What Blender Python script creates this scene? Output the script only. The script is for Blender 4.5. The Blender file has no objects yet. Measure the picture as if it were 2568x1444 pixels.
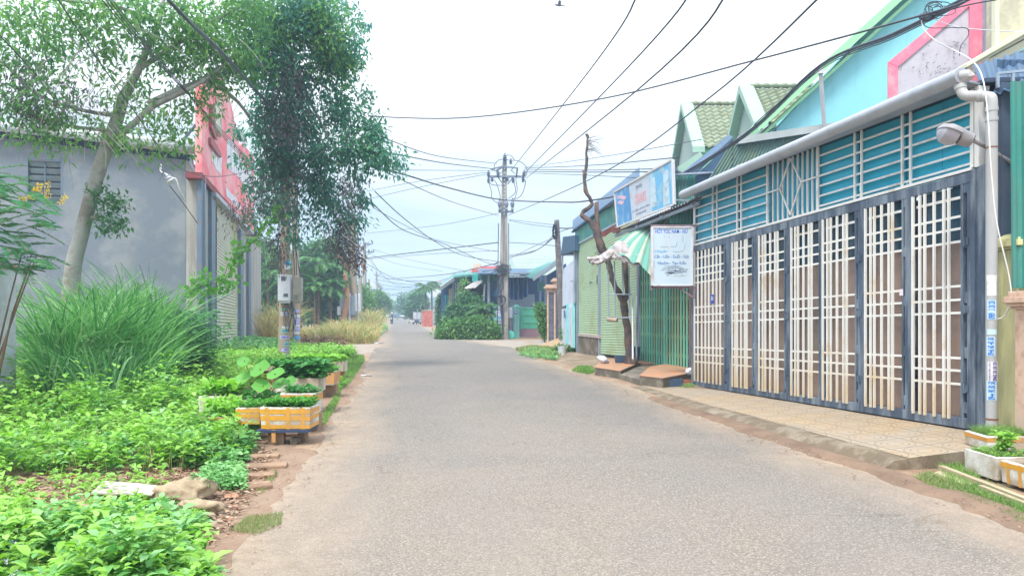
import bpy, bmesh, math, random
import numpy as np
from mathutils import Vector, Matrix, noise as mnoise
random.seed(7)
rng = np.random.default_rng(11)
R = math.radians
sc = bpy.context.scene
col = sc.collection

# ---------------------------------------------------------------- camera
F, H, CX, CH = 1850.0, 785.0, 1284.0, 1.7
cam_d = bpy.data.cameras.new("camera"); cam = bpy.data.objects.new("camera", cam_d)
col.objects.link(cam); sc.camera = cam
cam.location = (0, 0, CH); cam.rotation_euler = (R(90), 0, 0)
cam_d.sensor_width = 36.0; cam_d.lens = 36.0 * F / 2568.0
cam_d.shift_y = (H - 722.0) / 2568.0
cam_d.clip_start = 0.05; cam_d.clip_end = 3000

# ---------------------------------------------------------------- node helpers
def N(nt, t, **kw):
    n = nt.nodes.new(t)
    for k, v in kw.items():
        if k.startswith('i_'):
            key = k[2:]
            n.inputs[int(key) if key.isdigit() else key.replace('_', ' ')].default_value = v
        else: setattr(n, k, v)
    return n
def L(nt, a, b): nt.links.new(a, b)
def mth(nt, op, a, b=None, c=None, clamp=False):
    n = nt.nodes.new('ShaderNodeMath'); n.operation = op; n.use_clamp = clamp
    for i, x in enumerate((a, b, c)):
        if x is None: continue
        if isinstance(x, (int, float)): n.inputs[i].default_value = x
        else: L(nt, x, n.inputs[i])
    return n.outputs[0]
def mixc(nt, f, a, b, mode='MIX'):
    n = nt.nodes.new('ShaderNodeMix'); n.data_type = 'RGBA'; n.blend_type = mode
    for i, x in ((0, f), (6, a), (7, b)):
        if isinstance(x, (int, float)): n.inputs[i].default_value = x
        elif isinstance(x, (tuple, list)): n.inputs[i].default_value = (*x[:3], 1)
        else: L(nt, x, n.inputs[i])
    return n.outputs[2]
def ramp(nt, f, stops, interp='LINEAR'):
    n = nt.nodes.new('ShaderNodeValToRGB'); n.color_ramp.interpolation = interp
    while len(n.color_ramp.elements) < len(stops): n.color_ramp.elements.new(0.5)
    for e, (p, c) in zip(n.color_ramp.elements, stops):
        e.position = p; e.color = (c, c, c, 1) if isinstance(c, (int, float)) else (*c[:3], 1)
    L(nt, f, n.inputs[0]); return n.outputs[0]
def noise(nt, vec, scale, detail=4, rough=0.6, dist=0.0):
    n = N(nt, 'ShaderNodeTexNoise'); n.inputs['Scale'].default_value = scale
    n.inputs['Detail'].default_value = detail; n.inputs['Roughness'].default_value = rough
    n.inputs['Distortion'].default_value = dist
    if vec is not None: L(nt, vec, n.inputs['Vector'])
    return n.outputs[0]
def mapping(nt, vec, scale=(1, 1, 1), loc=(0, 0, 0)):
    n = N(nt, 'ShaderNodeMapping'); n.inputs['Scale'].default_value = scale
    n.inputs['Location'].default_value = loc; L(nt, vec, n.inputs['Vector']); return n.outputs[0]

# ---------------------------------------------------------------- world: pale overcast sky
SUN_EL, SUN_AZ = 58.0, 205.0
w = bpy.data.worlds.new("World"); sc.world = w; w.use_nodes = True
nt = w.node_tree; nt.nodes.clear()
out = N(nt, 'ShaderNodeOutputWorld'); bg = N(nt, 'ShaderNodeBackground')
bg.inputs['Strength'].default_value = 0.1
sky = N(nt, 'ShaderNodeTexSky'); sky.sky_type = 'NISHITA'; sky.sun_disc = False
sky.sun_elevation = R(SUN_EL); sky.sun_rotation = R(SUN_AZ); sky.air_density = 1.0; sky.dust_density = 2.0
tc = N(nt, 'ShaderNodeTexCoord'); sep = N(nt, 'ShaderNodeSeparateXYZ'); L(nt, tc.outputs['Generated'], sep.inputs[0])
z = mth(nt, 'MAXIMUM', sep.outputs[2], 0.0)
den = mth(nt, 'ADD', z, 0.12)
comb = N(nt, 'ShaderNodeCombineXYZ')
L(nt, mth(nt, 'DIVIDE', sep.outputs[0], den), comb.inputs[0]); L(nt, mth(nt, 'DIVIDE', sep.outputs[1], den), comb.inputs[1])
cl = noise(nt, mapping(nt, comb.outputs[0], (0.55, 0.8, 1), (3.1, 0.4, 0)), 1.0, 6, 0.55, 0.4)
clf = ramp(nt, cl, [(0.36, 0.0), (0.66, 1.0)])
lowc = mixc(nt, clf, (2.45, 3.05, 3.6), (3.8, 4.15, 4.4))
midc = mixc(nt, clf, (3.7, 4.2, 4.5), (5.6, 5.5, 5.25))
topc = (10.0, 11.2, 12.8)
g1 = ramp(nt, z, [(0.09, 0.0), (0.34, 1.0)]); g2 = ramp(nt, z, [(0.25, 0.0), (1.0, 1.0)])
cc = mixc(nt, g2, mixc(nt, g1, lowc, midc), topc)
L(nt, mixc(nt, 0.92, sky.outputs[0], cc), bg.inputs['Color']); L(nt, bg.outputs[0], out.inputs[0])

# ---------------------------------------------------------------- sun behind thin cloud
sd = bpy.data.lights.new("sun", 'SUN'); sun = bpy.data.objects.new("sun", sd); col.objects.link(sun)
sd.energy = 1.45; sd.angle = R(14); sd.color = (1.0, 0.93, 0.82)
az = R(SUN_AZ); el = R(SUN_EL)
sdir = Vector((math.sin(az) * math.cos(el), math.cos(az) * math.cos(el), math.sin(el)))
sun.rotation_euler = sdir.to_track_quat('Z', 'Y').to_euler()
sc.view_settings.view_transform = 'Standard'; sc.view_settings.look = 'None'
sc.view_settings.exposure = 1.56; sc.view_settings.gamma = 1.0
sc.render.engine = 'CYCLES'

# ---------------------------------------------------------------- geometry helpers
def P(px, py, Y): return Vector(((px - CX) / F * Y, Y, CH - (py - H) / F * Y))
def G(px, py, z=0.0):
    Y = (CH - z) * F / (py - H); return P(px, py, Y)
class Plane:
    def __init__(s, x0, y0, dx, dy):
        s.o = Vector((x0, y0, 0)); s.d = Vector((dx, dy, 0)).normalized()
        n = Vector((s.d.y, -s.d.x, 0))
        if n.dot(s.o) > 0: n = -n
        s.n = n
    def at(s, t, z, off=0.0): 
        p = s.o + s.d * t + s.n * off; p.z = z; return p
    def pix(s, px, py, off=0.0):
        o = s.o + s.n * off
        r = Vector(((px - CX) / F, 1, -(py - H) / F))
        k = o.dot(s.n) / r.dot(s.n)
        return Vector((r.x * k, r.y * k, CH + r.z * k))
    def sz(s, px, py, off=0.0):
        p = s.pix(px, py, off); return (Vector((p.x, p.y, 0)) - s.o).dot(s.d), p.z
def origin(o):
    v = Vector((0, 0, 0))
    while o is not None: v = v + o.location; o = o.parent
    return v
def tag(o, label=None, cat=None, group=None, kind=None):
    if label: o['label'] = label
    if cat: o['category'] = cat
    if group: o['group'] = group
    if kind: o['kind'] = kind
    return o
def thing(name, label, cat, loc, group=None):
    o = bpy.data.objects.new(name, None); o.empty_display_size = 0.2; col.objects.link(o)
    o.location = loc; return tag(o, label, cat, group)
class MB:
    def __init__(s): s.v = []; s.f = []; s.uv = None
    def add(s, vs, fs):
        b = len(s.v); s.v += [tuple(v) for v in vs]; s.f += [tuple(i + b for i in f) for f in fs]; return s
    def quad(s, a, b, c, d): return s.add([a, b, c, d], [(0, 1, 2, 3)])
    def obox(s, c, a, b, e):
        c, a, b, e = map(Vector, (c, a, b, e)); vs = []
        for i in (-1, 1):
            for j in (-1, 1):
                for k in (-1, 1): vs.append(c + a * i + b * j + e * k)
        fs = [(0, 1, 3, 2), (4, 6, 7, 5), (0, 4, 5, 1), (2, 3, 7, 6), (0, 2, 6, 4), (1, 5, 7, 3)]
        if a.cross(b).dot(e) < 0: fs = [f[::-1] for f in fs]
        return s.add(vs, fs)
    def box(s, x0, x1, y0, y1, z0, z1, rz=0.0):
        c = Vector(((x0 + x1) / 2, (y0 + y1) / 2, (z0 + z1) / 2)); ca, sa = math.cos(rz), math.sin(rz)
        return s.obox(c, Vector((ca, sa, 0)) * (x1 - x0) / 2, Vector((-sa, ca, 0)) * (y1 - y0) / 2, Vector((0, 0, (z1 - z0) / 2)))
    def bar(s, p, q, w, h, up=(0, 0, 1)):
        p, q = Vector(p), Vector(q); d = (q - p); l = d.length
        if l < 1e-6: return s
        d /= l; up = Vector(up); sd = d.cross(up)
        if sd.length < 1e-4: sd = d.cross(Vector((1, 0, 0)))
        sd.normalize(); u = sd.cross(d)
        return s.obox((p + q) / 2, d * l / 2, sd * w / 2, u * h / 2)
    def tube(s, pts, r, n=8, caps=True):
        pts = [Vector(p) for p in pts]; m = len(pts)
        rs = r if isinstance(r, (list, tuple)) else [r] * m
        vs = []; fs = []; prev = None
        for i, p in enumerate(pts):
            t = (pts[min(i + 1, m - 1)] - pts[max(i - 1, 0)]).normalized()
            if prev is None:
                a = Vector((0, 0, 1)) if abs(t.z) < 0.9 else Vector((1, 0, 0)); u = t.cross(a).normalized()
            else:
                u = (prev - t * prev.dot(t))
                u = u.normalized() if u.length > 1e-6 else t.orthogonal().normalized()
            prev = u; v = t.cross(u)
            for k in range(n):
                a = 2 * math.pi * k / n; vs.append(p + (u * math.cos(a) + v * math.sin(a)) * rs[i])
        for i in range(m - 1):
            for k in range(n):
                k2 = (k + 1) % n; fs.append((i * n + k, i * n + k2, (i + 1) * n + k2, (i + 1) * n + k))
        if caps: fs += [tuple(range(n))[::-1], tuple(range((m - 1) * n, m * n))]
        return s.add(vs, fs)
    def lathe(s, c, prof, n=16, ax=(0, 0, 1)):
        c = Vector(c); ax = Vector(ax).normalized(); u = ax.orthogonal().normalized(); v = ax.cross(u)
        vs = []; fs = []
        for r, h in prof:
            for k in range(n):
                a = 2 * math.pi * k / n; vs.append(c + ax * h + (u * math.cos(a) + v * math.sin(a)) * max(r, 1e-4))
        for i in range(len(prof) - 1):
            for k in range(n):
                k2 = (k + 1) % n; fs.append((i * n + k, i * n + k2, (i + 1) * n + k2, (i + 1) * n + k))
        fs += [tuple(range(n))[::-1], tuple(range((len(prof) - 1) * n, len(prof) * n))]
        return s.add(vs, fs)
    def prism(s, pts, vec):
        pts = [Vector(p) for p in pts]; vec = Vector(vec); n = len(pts)
        vs = pts + [p + vec for p in pts]
        fs = [tuple(range(n)), tuple(range(n, 2 * n))[::-1]] + [(i, i + n, (i + 1) % n + n, (i + 1) % n) for i in range(n)]
        return s.add(vs, fs)
    def grid(s, fn, nu, nv, closed=False):
        vs = [fn(i / nu, j / nv) for j in range(nv + 1) for i in range(nu + 1)]
        fs = [(j * (nu + 1) + i, j * (nu + 1) + i + 1, (j + 1) * (nu + 1) + i + 1, (j + 1) * (nu + 1) + i) for j in range(nv) for i in range(nu)]
        return s.add(vs, fs)
    def sheet(s, a, b, c, d, fn=None, nu=1, nv=1, th=0.006):
        """bilinear sheet a-b (bottom) d-c (top), displaced along its normal by fn(u,v), with thickness"""
        a, b, c, d = map(Vector, (a, b, c, d)); nrm = (b - a).cross(d - a).normalized()
        def pt(u, v, o): 
            p = a.lerp(b, u).lerp(d.lerp(c, u), v)
            return p + nrm * ((fn(u, v) if fn else 0) + o)
        s.grid(lambda u, v: pt(u, v, 0), nu, nv)
        if th: s.grid(lambda u, v: pt(1 - u, v, -th), nu, nv)
        return s
    def rock(s, c, r, seed=0, sub=2, sq=(1, 1, 1), j=0.25):
        bm = bmesh.new(); bmesh.ops.create_icosphere(bm, subdivisions=sub, radius=1.0)
        rr = random.Random(seed); off = [Vector((rr.uniform(-1, 1), rr.uniform(-1, 1), rr.uniform(-1, 1))).normalized() for _ in range(7)]
        am = [rr.uniform(-j, j) for _ in range(7)]
        vs = []
        for v in bm.verts:
            k = 1 + sum(a * max(0, v.co.dot(o)) ** 3 for a, o in zip(am, off)) + j * .35 * mnoise.noise(v.co * 2.3 + Vector((seed, 0, 0))) + j * .18 * mnoise.noise(v.co * 6 + Vector((0, seed, 0)))
            vs.append(Vector(c) + Vector((v.co.x * sq[0], v.co.y * sq[1], v.co.z * sq[2])) * r * k)
        fs = [tuple(v.index for v in f.verts) for f in bm.faces]; bm.free()
        return s.add(vs, fs)
    def build(s, name, mat, parent=None, loc=None, smooth=False, bevel=0.0, label=None, cat=None, group=None, kind=None):
        me = bpy.data.meshes.new(name)
        if parent is not None: o0 = origin(parent)
        elif loc is not None: o0 = Vector(loc)
        else: o0 = Vector((0, 0, 0))
        me.from_pydata([(v[0] - o0.x, v[1] - o0.y, v[2] - o0.z) for v in s.v], [], s.f)
        me.materials.append(mat)
        if smooth:
            me.polygons.foreach_set('use_smooth', [True] * len(me.polygons))
        o = bpy.data.objects.new(name, me); col.objects.link(o)
        if parent is not None: o.parent = parent
        else: o.location = o0
        if bevel:
            m = o.modifiers.new('bevel', 'BEVEL'); m.width = bevel; m.segments = 2; m.limit_method = 'ANGLE'
        if smooth == 'auto':
            m = o.modifiers.new('split', 'EDGE_SPLIT'); m.split_angle = R(38)
        return tag(o, label, cat, group, kind)
def copy_tree(o, parent=None, loc=None):
    c = o.copy(); col.objects.link(c)
    if parent is not None: c.parent = parent
    if loc is not None: c.location = loc
    for ch in [x for x in bpy.data.objects if x.parent == o]: copy_tree(ch, c)
    return c
def bez(p, q, sag, n=16):
    p, q = Vector(p), Vector(q); r = []
    for i in range(n + 1):
        t = i / n; v = p.lerp(q, t); v.z -= sag * 4 * t * (1 - t); r.append(v)
    return r
def smooth_pts(pts, n=6):
    pts = [Vector(p) for p in pts]; r = []
    for i in range(len(pts) - 1):
        p0 = pts[max(i - 1, 0)]; p1 = pts[i]; p2 = pts[i + 1]; p3 = pts[min(i + 2, len(pts) - 1)]
        for k in range(n):
            t = k / n
            r.append(0.5 * ((2 * p1) + (p2 - p0) * t + (2 * p0 - 5 * p1 + 4 * p2 - p3) * t * t + (3 * p1 - p0 - 3 * p2 + p3) * t ** 3))
    r.append(pts[-1]); return r
_dg = None
def text(s, mat, parent, c, right, up, height, width=None, bold=0.0, name='lettering', shear=0.0, sx=None, th=0.002, label=None):
    """flat raised lettering centred on c"""
    cu = bpy.data.curves.new('t', 'FONT'); cu.body = s; cu.size = 1.0; cu.offset = bold; cu.shear = shear
    cu.resolution_u = 3; cu.align_x = 'LEFT'
    o = bpy.data.objects.new('t', cu); col.objects.link(o)
    dg = bpy.context.evaluated_depsgraph_get(); me = o.evaluated_get(dg).to_mesh()
    vs = [v.co.copy() for v in me.vertices]; fs = [tuple(p.vertices) for p in me.polygons]
    o.evaluated_get(dg).to_mesh_clear(); bpy.data.objects.remove(o); bpy.data.curves.remove(cu)
    if not vs: return None
    x0 = min(v.x for v in vs); x1 = max(v.x for v in vs); y0 = min(v.y for v in vs); y1 = max(v.y for v in vs)
    k = height / (y1 - y0); kx = width / (x1 - x0) if width else k
    right = Vector(right).normalized(); up = Vector(up).normalized(); nr = right.cross(up)
    m = MB(); m.add([Vector(c) + right * (v.x - (x0 + x1) / 2) * kx + up * (v.y - (y0 + y1) / 2) * k + nr * th for v in vs], fs)
    return m.build(name, mat, parent, label=label)

# ---------------------------------------------------------------- materials
def mat_new(name):
    m = bpy.data.materials.new(name); m.use_nodes = True; nt = m.node_tree; nt.nodes.clear()
    o = N(nt, 'ShaderNodeOutputMaterial'); b = N(nt, 'ShaderNodeBsdfPrincipled'); L(nt, b.outputs[0], o.inputs[0])
    return m, nt, b, o
def M(name, c, rough=0.7, var=0.12, scale=2.0, bump=0.0, bscale=60, metal=0.0, dirt=None, damt=0.3, dscale=3.0, streak=False, spec=0.4, fine=0.06, low=None):
    m, nt, b, o = mat_new(name)
    tc = N(nt, 'ShaderNodeTexCoord'); v = tc.outputs['Object']
    n1 = noise(nt, v, scale, 4, 0.6); n2 = noise(nt, v, scale * 14, 3, 0.6)
    hi = tuple(min(1, x * (1 + var)) for x in c); lo = tuple(x * (1 - var) for x in c)
    cc = mixc(nt, ramp(nt, n1, [(0.3, 0.0), (0.7, 1.0)]), lo, hi)
    f2 = mth(nt, 'MULTIPLY_ADD', n2, fine * 2, 1 - fine)
    hs = N(nt, 'ShaderNodeHueSaturation'); L(nt, cc, hs.inputs['Color']); L(nt, f2, hs.inputs['Value']); cc = hs.outputs[0]
    if dirt is not None:
        vv = mapping(nt, v, (1, 1, 0.12)) if streak else v
        dn = noise(nt, vv, dscale * (2 if streak else 1), 6, 0.68)
        e = 0.62 - damt * 0.4
        cc = mixc(nt, mth(nt, 'MULTIPLY', ramp(nt, dn, [(e, 0.0), (min(e + 0.16, 1), 1.0)]), 0.85), cc, dirt)
    if low:
        s_ = N(nt, 'ShaderNodeSeparateXYZ'); L(nt, v, s_.inputs[0])
        lf_ = ramp(nt, mth(nt, 'ADD', s_.outputs[2], mth(nt, 'MULTIPLY_ADD', noise(nt, mapping(nt, v, (3, 3, .4)), 4, 4), 1.6, -.8)), [(0.0, low[1]), (min(1, low[2]), 0.0)])
        cc = mixc(nt, lf_, cc, low[0])
    L(nt, cc, b.inputs['Base Color'])
    b.inputs['Roughness'].default_value = rough; b.inputs['Metallic'].default_value = metal
    b.inputs['Specular IOR Level'].default_value = spec
    L(nt, mth(nt, 'MULTIPLY_ADD', n1, 0.25, rough - 0.12, clamp=True), b.inputs['Roughness'])
    if bump:
        bp = N(nt, 'ShaderNodeBump'); bp.inputs['Strength'].default_value = bump; bp.inputs['Distance'].default_value = 0.01
        L(nt, noise(nt, v, bscale, 4, 0.65), bp.inputs['Height']); L(nt, bp.outputs[0], b.inputs['Normal'])
    return m
def leafM(name, stops, trans=0.35, rough=0.45, nscale=0.6, namt=0.35, spec=0.35):
    """stops: list of colours picked per leaf"""
    m, nt, b, o = mat_new(name)
    g = N(nt, 'ShaderNodeNewGeometry'); tc = N(nt, 'ShaderNodeTexCoord')
    r = g.outputs['Random Per Island']
    nn = noise(nt, tc.outputs['Object'], nscale, 2, 0.5)
    f = mth(nt, 'ADD', mth(nt, 'MULTIPLY', r, 1 - namt), mth(nt, 'MULTIPLY', ramp(nt, nn, [(0.3, 0.0), (0.7, 1.0)]), namt))
    k = len(stops); cc = ramp(nt, f, [(i / (k - 1), c) for i, c in enumerate(stops)])
    L(nt, cc, b.inputs['Base Color']); b.inputs['Roughness'].default_value = rough; b.inputs['Specular IOR Level'].default_value = spec
    t = N(nt, 'ShaderNodeBsdfTranslucent'); mx = N(nt, 'ShaderNodeMixShader'); mx.inputs[0].default_value = trans
    hs = N(nt, 'ShaderNodeHueSaturation'); hs.inputs['Value'].default_value = 1.25; hs.inputs['Saturation'].default_value = 1.1
    L(nt, cc, hs.inputs['Color']); L(nt, hs.outputs[0], t.inputs['Color'])
    L(nt, b.outputs[0], mx.inputs[1]); L(nt, t.outputs[0], mx.inputs[2]); L(nt, mx.outputs[0], o.inputs[0])
    return m

# ---------------------------------------------------------------- vegetation helpers (numpy)
T_SIMPLE = (np.array([[0, 0, 0], [.45, .5, .12], [1, 0, -.05], [.45, -.5, .12]]), [(0, 2, 1), (0, 3, 2)])
T_OVATE = (np.array([[0, 0, 0], [.22, .42, .10], [.55, .46, .10], [1, 0, -.18], [.55, -.46, .10], [.22, -.42, .10], [.3, 0, .02], [.62, 0, 0]]),
           [(0, 6, 1), (1, 6, 7, 2), (2, 7, 3), (0, 5, 6), (5, 4, 7, 6), (4, 3, 7)])
_a = [math.radians(x) for x in (20, 55, 90, 125, 160, 200, 235, 270, 305, 340)]
T_ROUND = (np.array([[.45, 0, -.06]] + [[.5 - .5 * math.cos(x) * (1.06 if i % 2 else .94), .52 * math.sin(x) * (1.06 if i % 2 else .94), .08 + .05 * (i % 3)] for i, x in enumerate(_a)]),
           [(0, i + 1, (i + 1) % 10 + 1) for i in range(10)])
def unit(a): return a / np.maximum(np.linalg.norm(a, axis=1, keepdims=True), 1e-9)
def mesh_np(name, V, faces_t, nleaf, nv, mat, parent=None, loc=None, smooth=False, **tg):
    """V (n*nv,3); faces template repeated per leaf"""
    o0 = np.array(origin(parent) if parent is not None else (loc if loc is not None else (0, 0, 0)))
    V = V - o0
    ls = np.array([len(f) for f in faces_t]); idx = np.concatenate([np.array(f) for f in faces_t])
    allidx = (idx[None, :] + (np.arange(nleaf) * nv)[:, None]).ravel()
    tot = np.tile(ls, nleaf); start = np.concatenate([[0], np.cumsum(tot)[:-1]])
    me = bpy.data.meshes.new(name); me.vertices.add(len(V)); me.vertices.foreach_set('co', V.astype(np.float32).ravel())
    me.loops.add(len(allidx)); me.loops.foreach_set('vertex_index', allidx.astype(np.int32))
    me.polygons.add(len(tot)); me.polygons.foreach_set('loop_start', start.astype(np.int32))
    if smooth: me.polygons.foreach_set('use_smooth', np.ones(len(tot), dtype=bool))
    me.update(calc_edges=True); me.validate(); me.materials.append(mat)
    o = bpy.data.objects.new(name, me); col.objects.link(o)
    if parent is not None: o.parent = parent
    else: o.location = Vector(o0)
    return tag(o, tg.get('label'), tg.get('cat'), tg.get('group'), tg.get('kind'))
def leaves(name, C, D, Nn, Ln, Wd, mat, tpl=T_SIMPLE, **kw):
    C = np.asarray(C, float); D = unit(np.asarray(D, float)); n = len(C)
    lat = unit(np.cross(Nn, D)); nr = np.cross(D, lat)
    T, fc = tpl; Ln = np.broadcast_to(Ln, n)[:, None, None]; Wd = np.broadcast_to(Wd, n)[:, None, None]
    V = C[:, None, :] + T[None, :, 0:1] * Ln * D[:, None, :] + T[None, :, 1:2] * Wd * lat[:, None, :] + T[None, :, 2:3] * Ln * nr[:, None, :]
    return mesh_np(name, V.reshape(-1, 3), fc, n, len(T), mat, **kw)
def rnd(n, a=-1, b=1): return rng.uniform(a, b, (n, 3))
def clump_pts(clumps, dens, per, sub_r, shell=0.55):
    """points + outward dirs in ellipsoid clumps; clumps = [(c, (rx,ry,rz), weight)]"""
    CC = []; DD = []
    for c, r, wgt in clumps:
        ns = max(1, int(dens * wgt)); u = unit(rng.normal(size=(ns, 3))); rad = rng.uniform(shell, 1.0, (ns, 1)) ** 0.8
        s = np.array(c) + u * rad * np.array(r)
        k = np.repeat(s, per, axis=0) + rng.normal(size=(ns * per, 3)) * sub_r
        CC.append(k); DD.append(np.repeat(u, per, axis=0))
    return np.concatenate(CC), np.concatenate(DD)
def crown(name, clumps, mat, parent, dens=60, per=14, sub_r=0.18, ll=0.11, lw=0.05, droop=0.35, tpl=T_SIMPLE, shell=0.3, **kw):
    C, U = clump_pts(clumps, dens, per, sub_r, shell)
    n = len(C); D = U * 0.5 + rng.normal(size=(n, 3)) * 0.7; D[:, 2] -= droop
    Nn = rng.normal(size=(n, 3)) * 0.5; Nn[:, 2] += 1
    s = rng.uniform(0.6, 1.25, n)
    return leaves(name, C, D, Nn, ll * s, lw * s, mat, tpl, parent=parent, **kw)
def blades(name, B, hgt, wid, lean, mat, seg=5, curl=0.6, **kw):
    """grass blades: B base points (n,3); hgt (n); lean (n,3) horizontal lean vectors"""
    n = len(B); t = np.linspace(0, 1, seg + 1)[None, :, None]
    hh = np.broadcast_to(hgt, n)[:, None, None]; cu = np.broadcast_to(curl, n)[:, None, None]
    up = np.array([0, 0, 1.0])[None, None, :]; ln = np.asarray(lean)[:, None, :]
    pos = np.asarray(B)[:, None, :] + up * hh * (t - 0.55 * cu * t ** 2.4) + ln * hh * (0.25 * t + 0.75 * t ** 2)
    tw = unit(np.stack([-lean[:, 1], lean[:, 0], rng.normal(size=n) * 0.15 * 0], 1) + rng.normal(size=(n, 3)) * 0.25)
    w_ = np.broadcast_to(wid, n)[:, None, None] * np.clip(1.15 - t, 0.0, 1) ** 0.7 * np.clip(t * 6 + 0.4, 0, 1)
    V = np.stack([pos - tw[:, None, :] * w_ / 2, pos + tw[:, None, :] * w_ / 2], 2).reshape(n, -1, 3)
    fc = [(2 * i, 2 * i + 1, 2 * i + 3, 2 * i + 2) for i in range(seg)]
    return mesh_np(name, V.reshape(-1, 3), fc, n, 2 * (seg + 1), mat, **kw)
def inpoly(x, y, poly):
    r = np.zeros(len(x), bool); n = len(poly); j = n - 1
    for i in range(n):
        xi, yi = poly[i]; xj, yj = poly[j]
        c = ((yi > y) != (yj > y)) & (x < (xj - xi) * (y - yi) / (yj - yi + 1e-12) + xi); r ^= c; j = i
    return r
def scatter(poly, n):
    xs = [p[0] for p in poly]; ys = [p[1] for p in poly]; out = []
    tot = 0
    while tot < n:
        x = rng.uniform(min(xs), max(xs), n); y = rng.uniform(min(ys), max(ys), n); k = inpoly(x, y, poly)
        out.append(np.stack([x[k], y[k]], 1)); tot += k.sum()
    return np.concatenate(out)[:n]
def gpoly(pix, z=0.0): return [tuple(G(a, b, z)[:2]) for a, b in pix]
# ================================================================ ground, road, pavement
DIRT = (0.27, 0.165, 0.10); DIRT2 = (0.36, 0.25, 0.165)
m_soil, nt, b, o = mat_new('soil')
v = N(nt, 'ShaderNodeTexCoord').outputs['Object']
n1 = noise(nt, v, 0.7, 6, 0.65); n2 = noise(nt, v, 18, 5, 0.7); n3 = noise(nt, v, 3.5, 4, 0.6)
c = mixc(nt, ramp(nt, n1, [(0.35, 0), (0.65, 1)]), (0.20, 0.115, 0.07), DIRT2)
c = mixc(nt, ramp(nt, n2, [(0.45, 0), (0.62, 1)]), c, (0.30, 0.20, 0.13))
c = mixc(nt, mth(nt, 'MULTIPLY', ramp(nt, n3, [(0.52, 0), (0.62, 1)]), 0.6), c, (0.40, 0.31, 0.22))
L(nt, c, b.inputs['Base Color']); b.inputs['Roughness'].default_value = 0.95
bp = N(nt, 'ShaderNodeBump'); bp.inputs['Strength'].default_value = 0.7; bp.inputs['Distance'].default_value = 0.02
L(nt, mth(nt, 'ADD', n2, n3), bp.inputs['Height']); L(nt, bp.outputs[0], b.inputs['Normal'])

g = MB(); g.quad((-400, -40, 0), (400, -40, 0), (400, 700, 0), (-400, 700, 0))
g.build('ground', m_soil, kind='structure')

# ---- asphalt
m_road, nt, b, o = mat_new('asphalt')
tc = N(nt, 'ShaderNodeTexCoord'); v = tc.outputs['Object']
at = N(nt, 'ShaderNodeAttribute'); at.attribute_name = 'edge'
vo = N(nt, 'ShaderNodeTexVoronoi'); vo.inputs['Scale'].default_value = 74; L(nt, v, vo.inputs['Vector'])
vr = N(nt, 'ShaderNodeSeparateColor'); L(nt, vo.outputs['Color'], vr.inputs[0])
st = ramp(nt, vr.outputs[0], [(0.0, (0.085, 0.08, 0.078)), (0.4, (0.16, 0.152, 0.145)), (0.72, (0.27, 0.25, 0.225)), (1.0, (0.56, 0.52, 0.46))])
st = mixc(nt, ramp(nt, vo.outputs['Distance'], [(0.3, 0), (0.75, 1)]), st, (0.045, 0.044, 0.045))
fine = noise(nt, v, 230, 2, 0.5)
st = mixc(nt, 0.22, st, mixc(nt, ramp(nt, fine, [(0.35, 0), (0.65, 1)]), (0.08, 0.08, 0.085), (0.26, 0.25, 0.23)))
big = noise(nt, v, 0.28, 5, 0.6, 0.5); med = noise(nt, mapping(nt, v, (1.0, 0.5, 1)), 1.3, 5, 0.65)
st = mixc(nt, mth(nt, 'MULTIPLY', ramp(nt, med, [(0.35, 0), (0.7, 1)]), 0.28), st, (0.18, 0.185, 0.20))
syy = N(nt, 'ShaderNodeSeparateXYZ'); L(nt, v, syy.inputs[0])
dust = mth(nt, 'MULTIPLY', ramp(nt, big, [(0.36, 0.36), (0.66, 0.7)]), ramp(nt, mth(nt, 'DIVIDE', syy.outputs[1], 30), [(0.2, 0.9), (0.5, 0.45)]))
dpat = mth(nt, 'MULTIPLY', dust, ramp(nt, noise(nt, v, 40, 4, 0.7), [(0.3, 0.35), (0.6, 1)]))
# worn darker wheel tracks, fine cracks and damp-looking patches
ww = N(nt, 'ShaderNodeAttribute'); ww.attribute_name = 'lane'
trk = ramp(nt, mth(nt, 'ADD', mth(nt, 'ABSOLUTE', mth(nt, 'SUBTRACT', mth(nt, 'ABSOLUTE', mth(nt, 'SUBTRACT', ww.outputs['Fac'], 0.5)), 0.21)), mth(nt, 'MULTIPLY_ADD', med, 0.12, -0.06)), [(0.0, 0.4), (0.10, 0.0)])
st = mixc(nt, trk, st, mixc(nt, 0.5, st, (0.12, 0.125, 0.14)))
pt = ramp(nt, noise(nt, mapping(nt, v, (1, .45, 1), (5, 2, 0)), 0.55, 5, 0.55, 1.2), [(0.58, 0), (0.62, 1)])
st = mixc(nt, mth(nt, 'MULTIPLY', pt, 0.16), st, (0.11, 0.115, 0.13))
ck = N(nt, 'ShaderNodeTexVoronoi', feature='DISTANCE_TO_EDGE'); ck.inputs['Scale'].default_value = 0.42
wv = N(nt, 'ShaderNodeVectorMath', operation='ADD'); L(nt, v, wv.inputs[0]); ns_ = N(nt, 'ShaderNodeTexNoise'); ns_.inputs['Scale'].default_value = 2.2; ns_.inputs['Detail'].default_value = 6; L(nt, v, ns_.inputs['Vector']); L(nt, ns_.outputs['Color'], wv.inputs[1]); L(nt, wv.outputs[0], ck.inputs['Vector'])
crk = mth(nt, 'MULTIPLY', mth(nt, 'LESS_THAN', ck.outputs['Distance'], 0.0045), ramp(nt, noise(nt, v, 0.5, 2), [(0.5, 0), (0.6, 0.8)]))
st = mixc(nt, crk, st, (0.05, 0.045, 0.04))
st = mixc(nt, dpat, st, (0.38, 0.295, 0.215))
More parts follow.
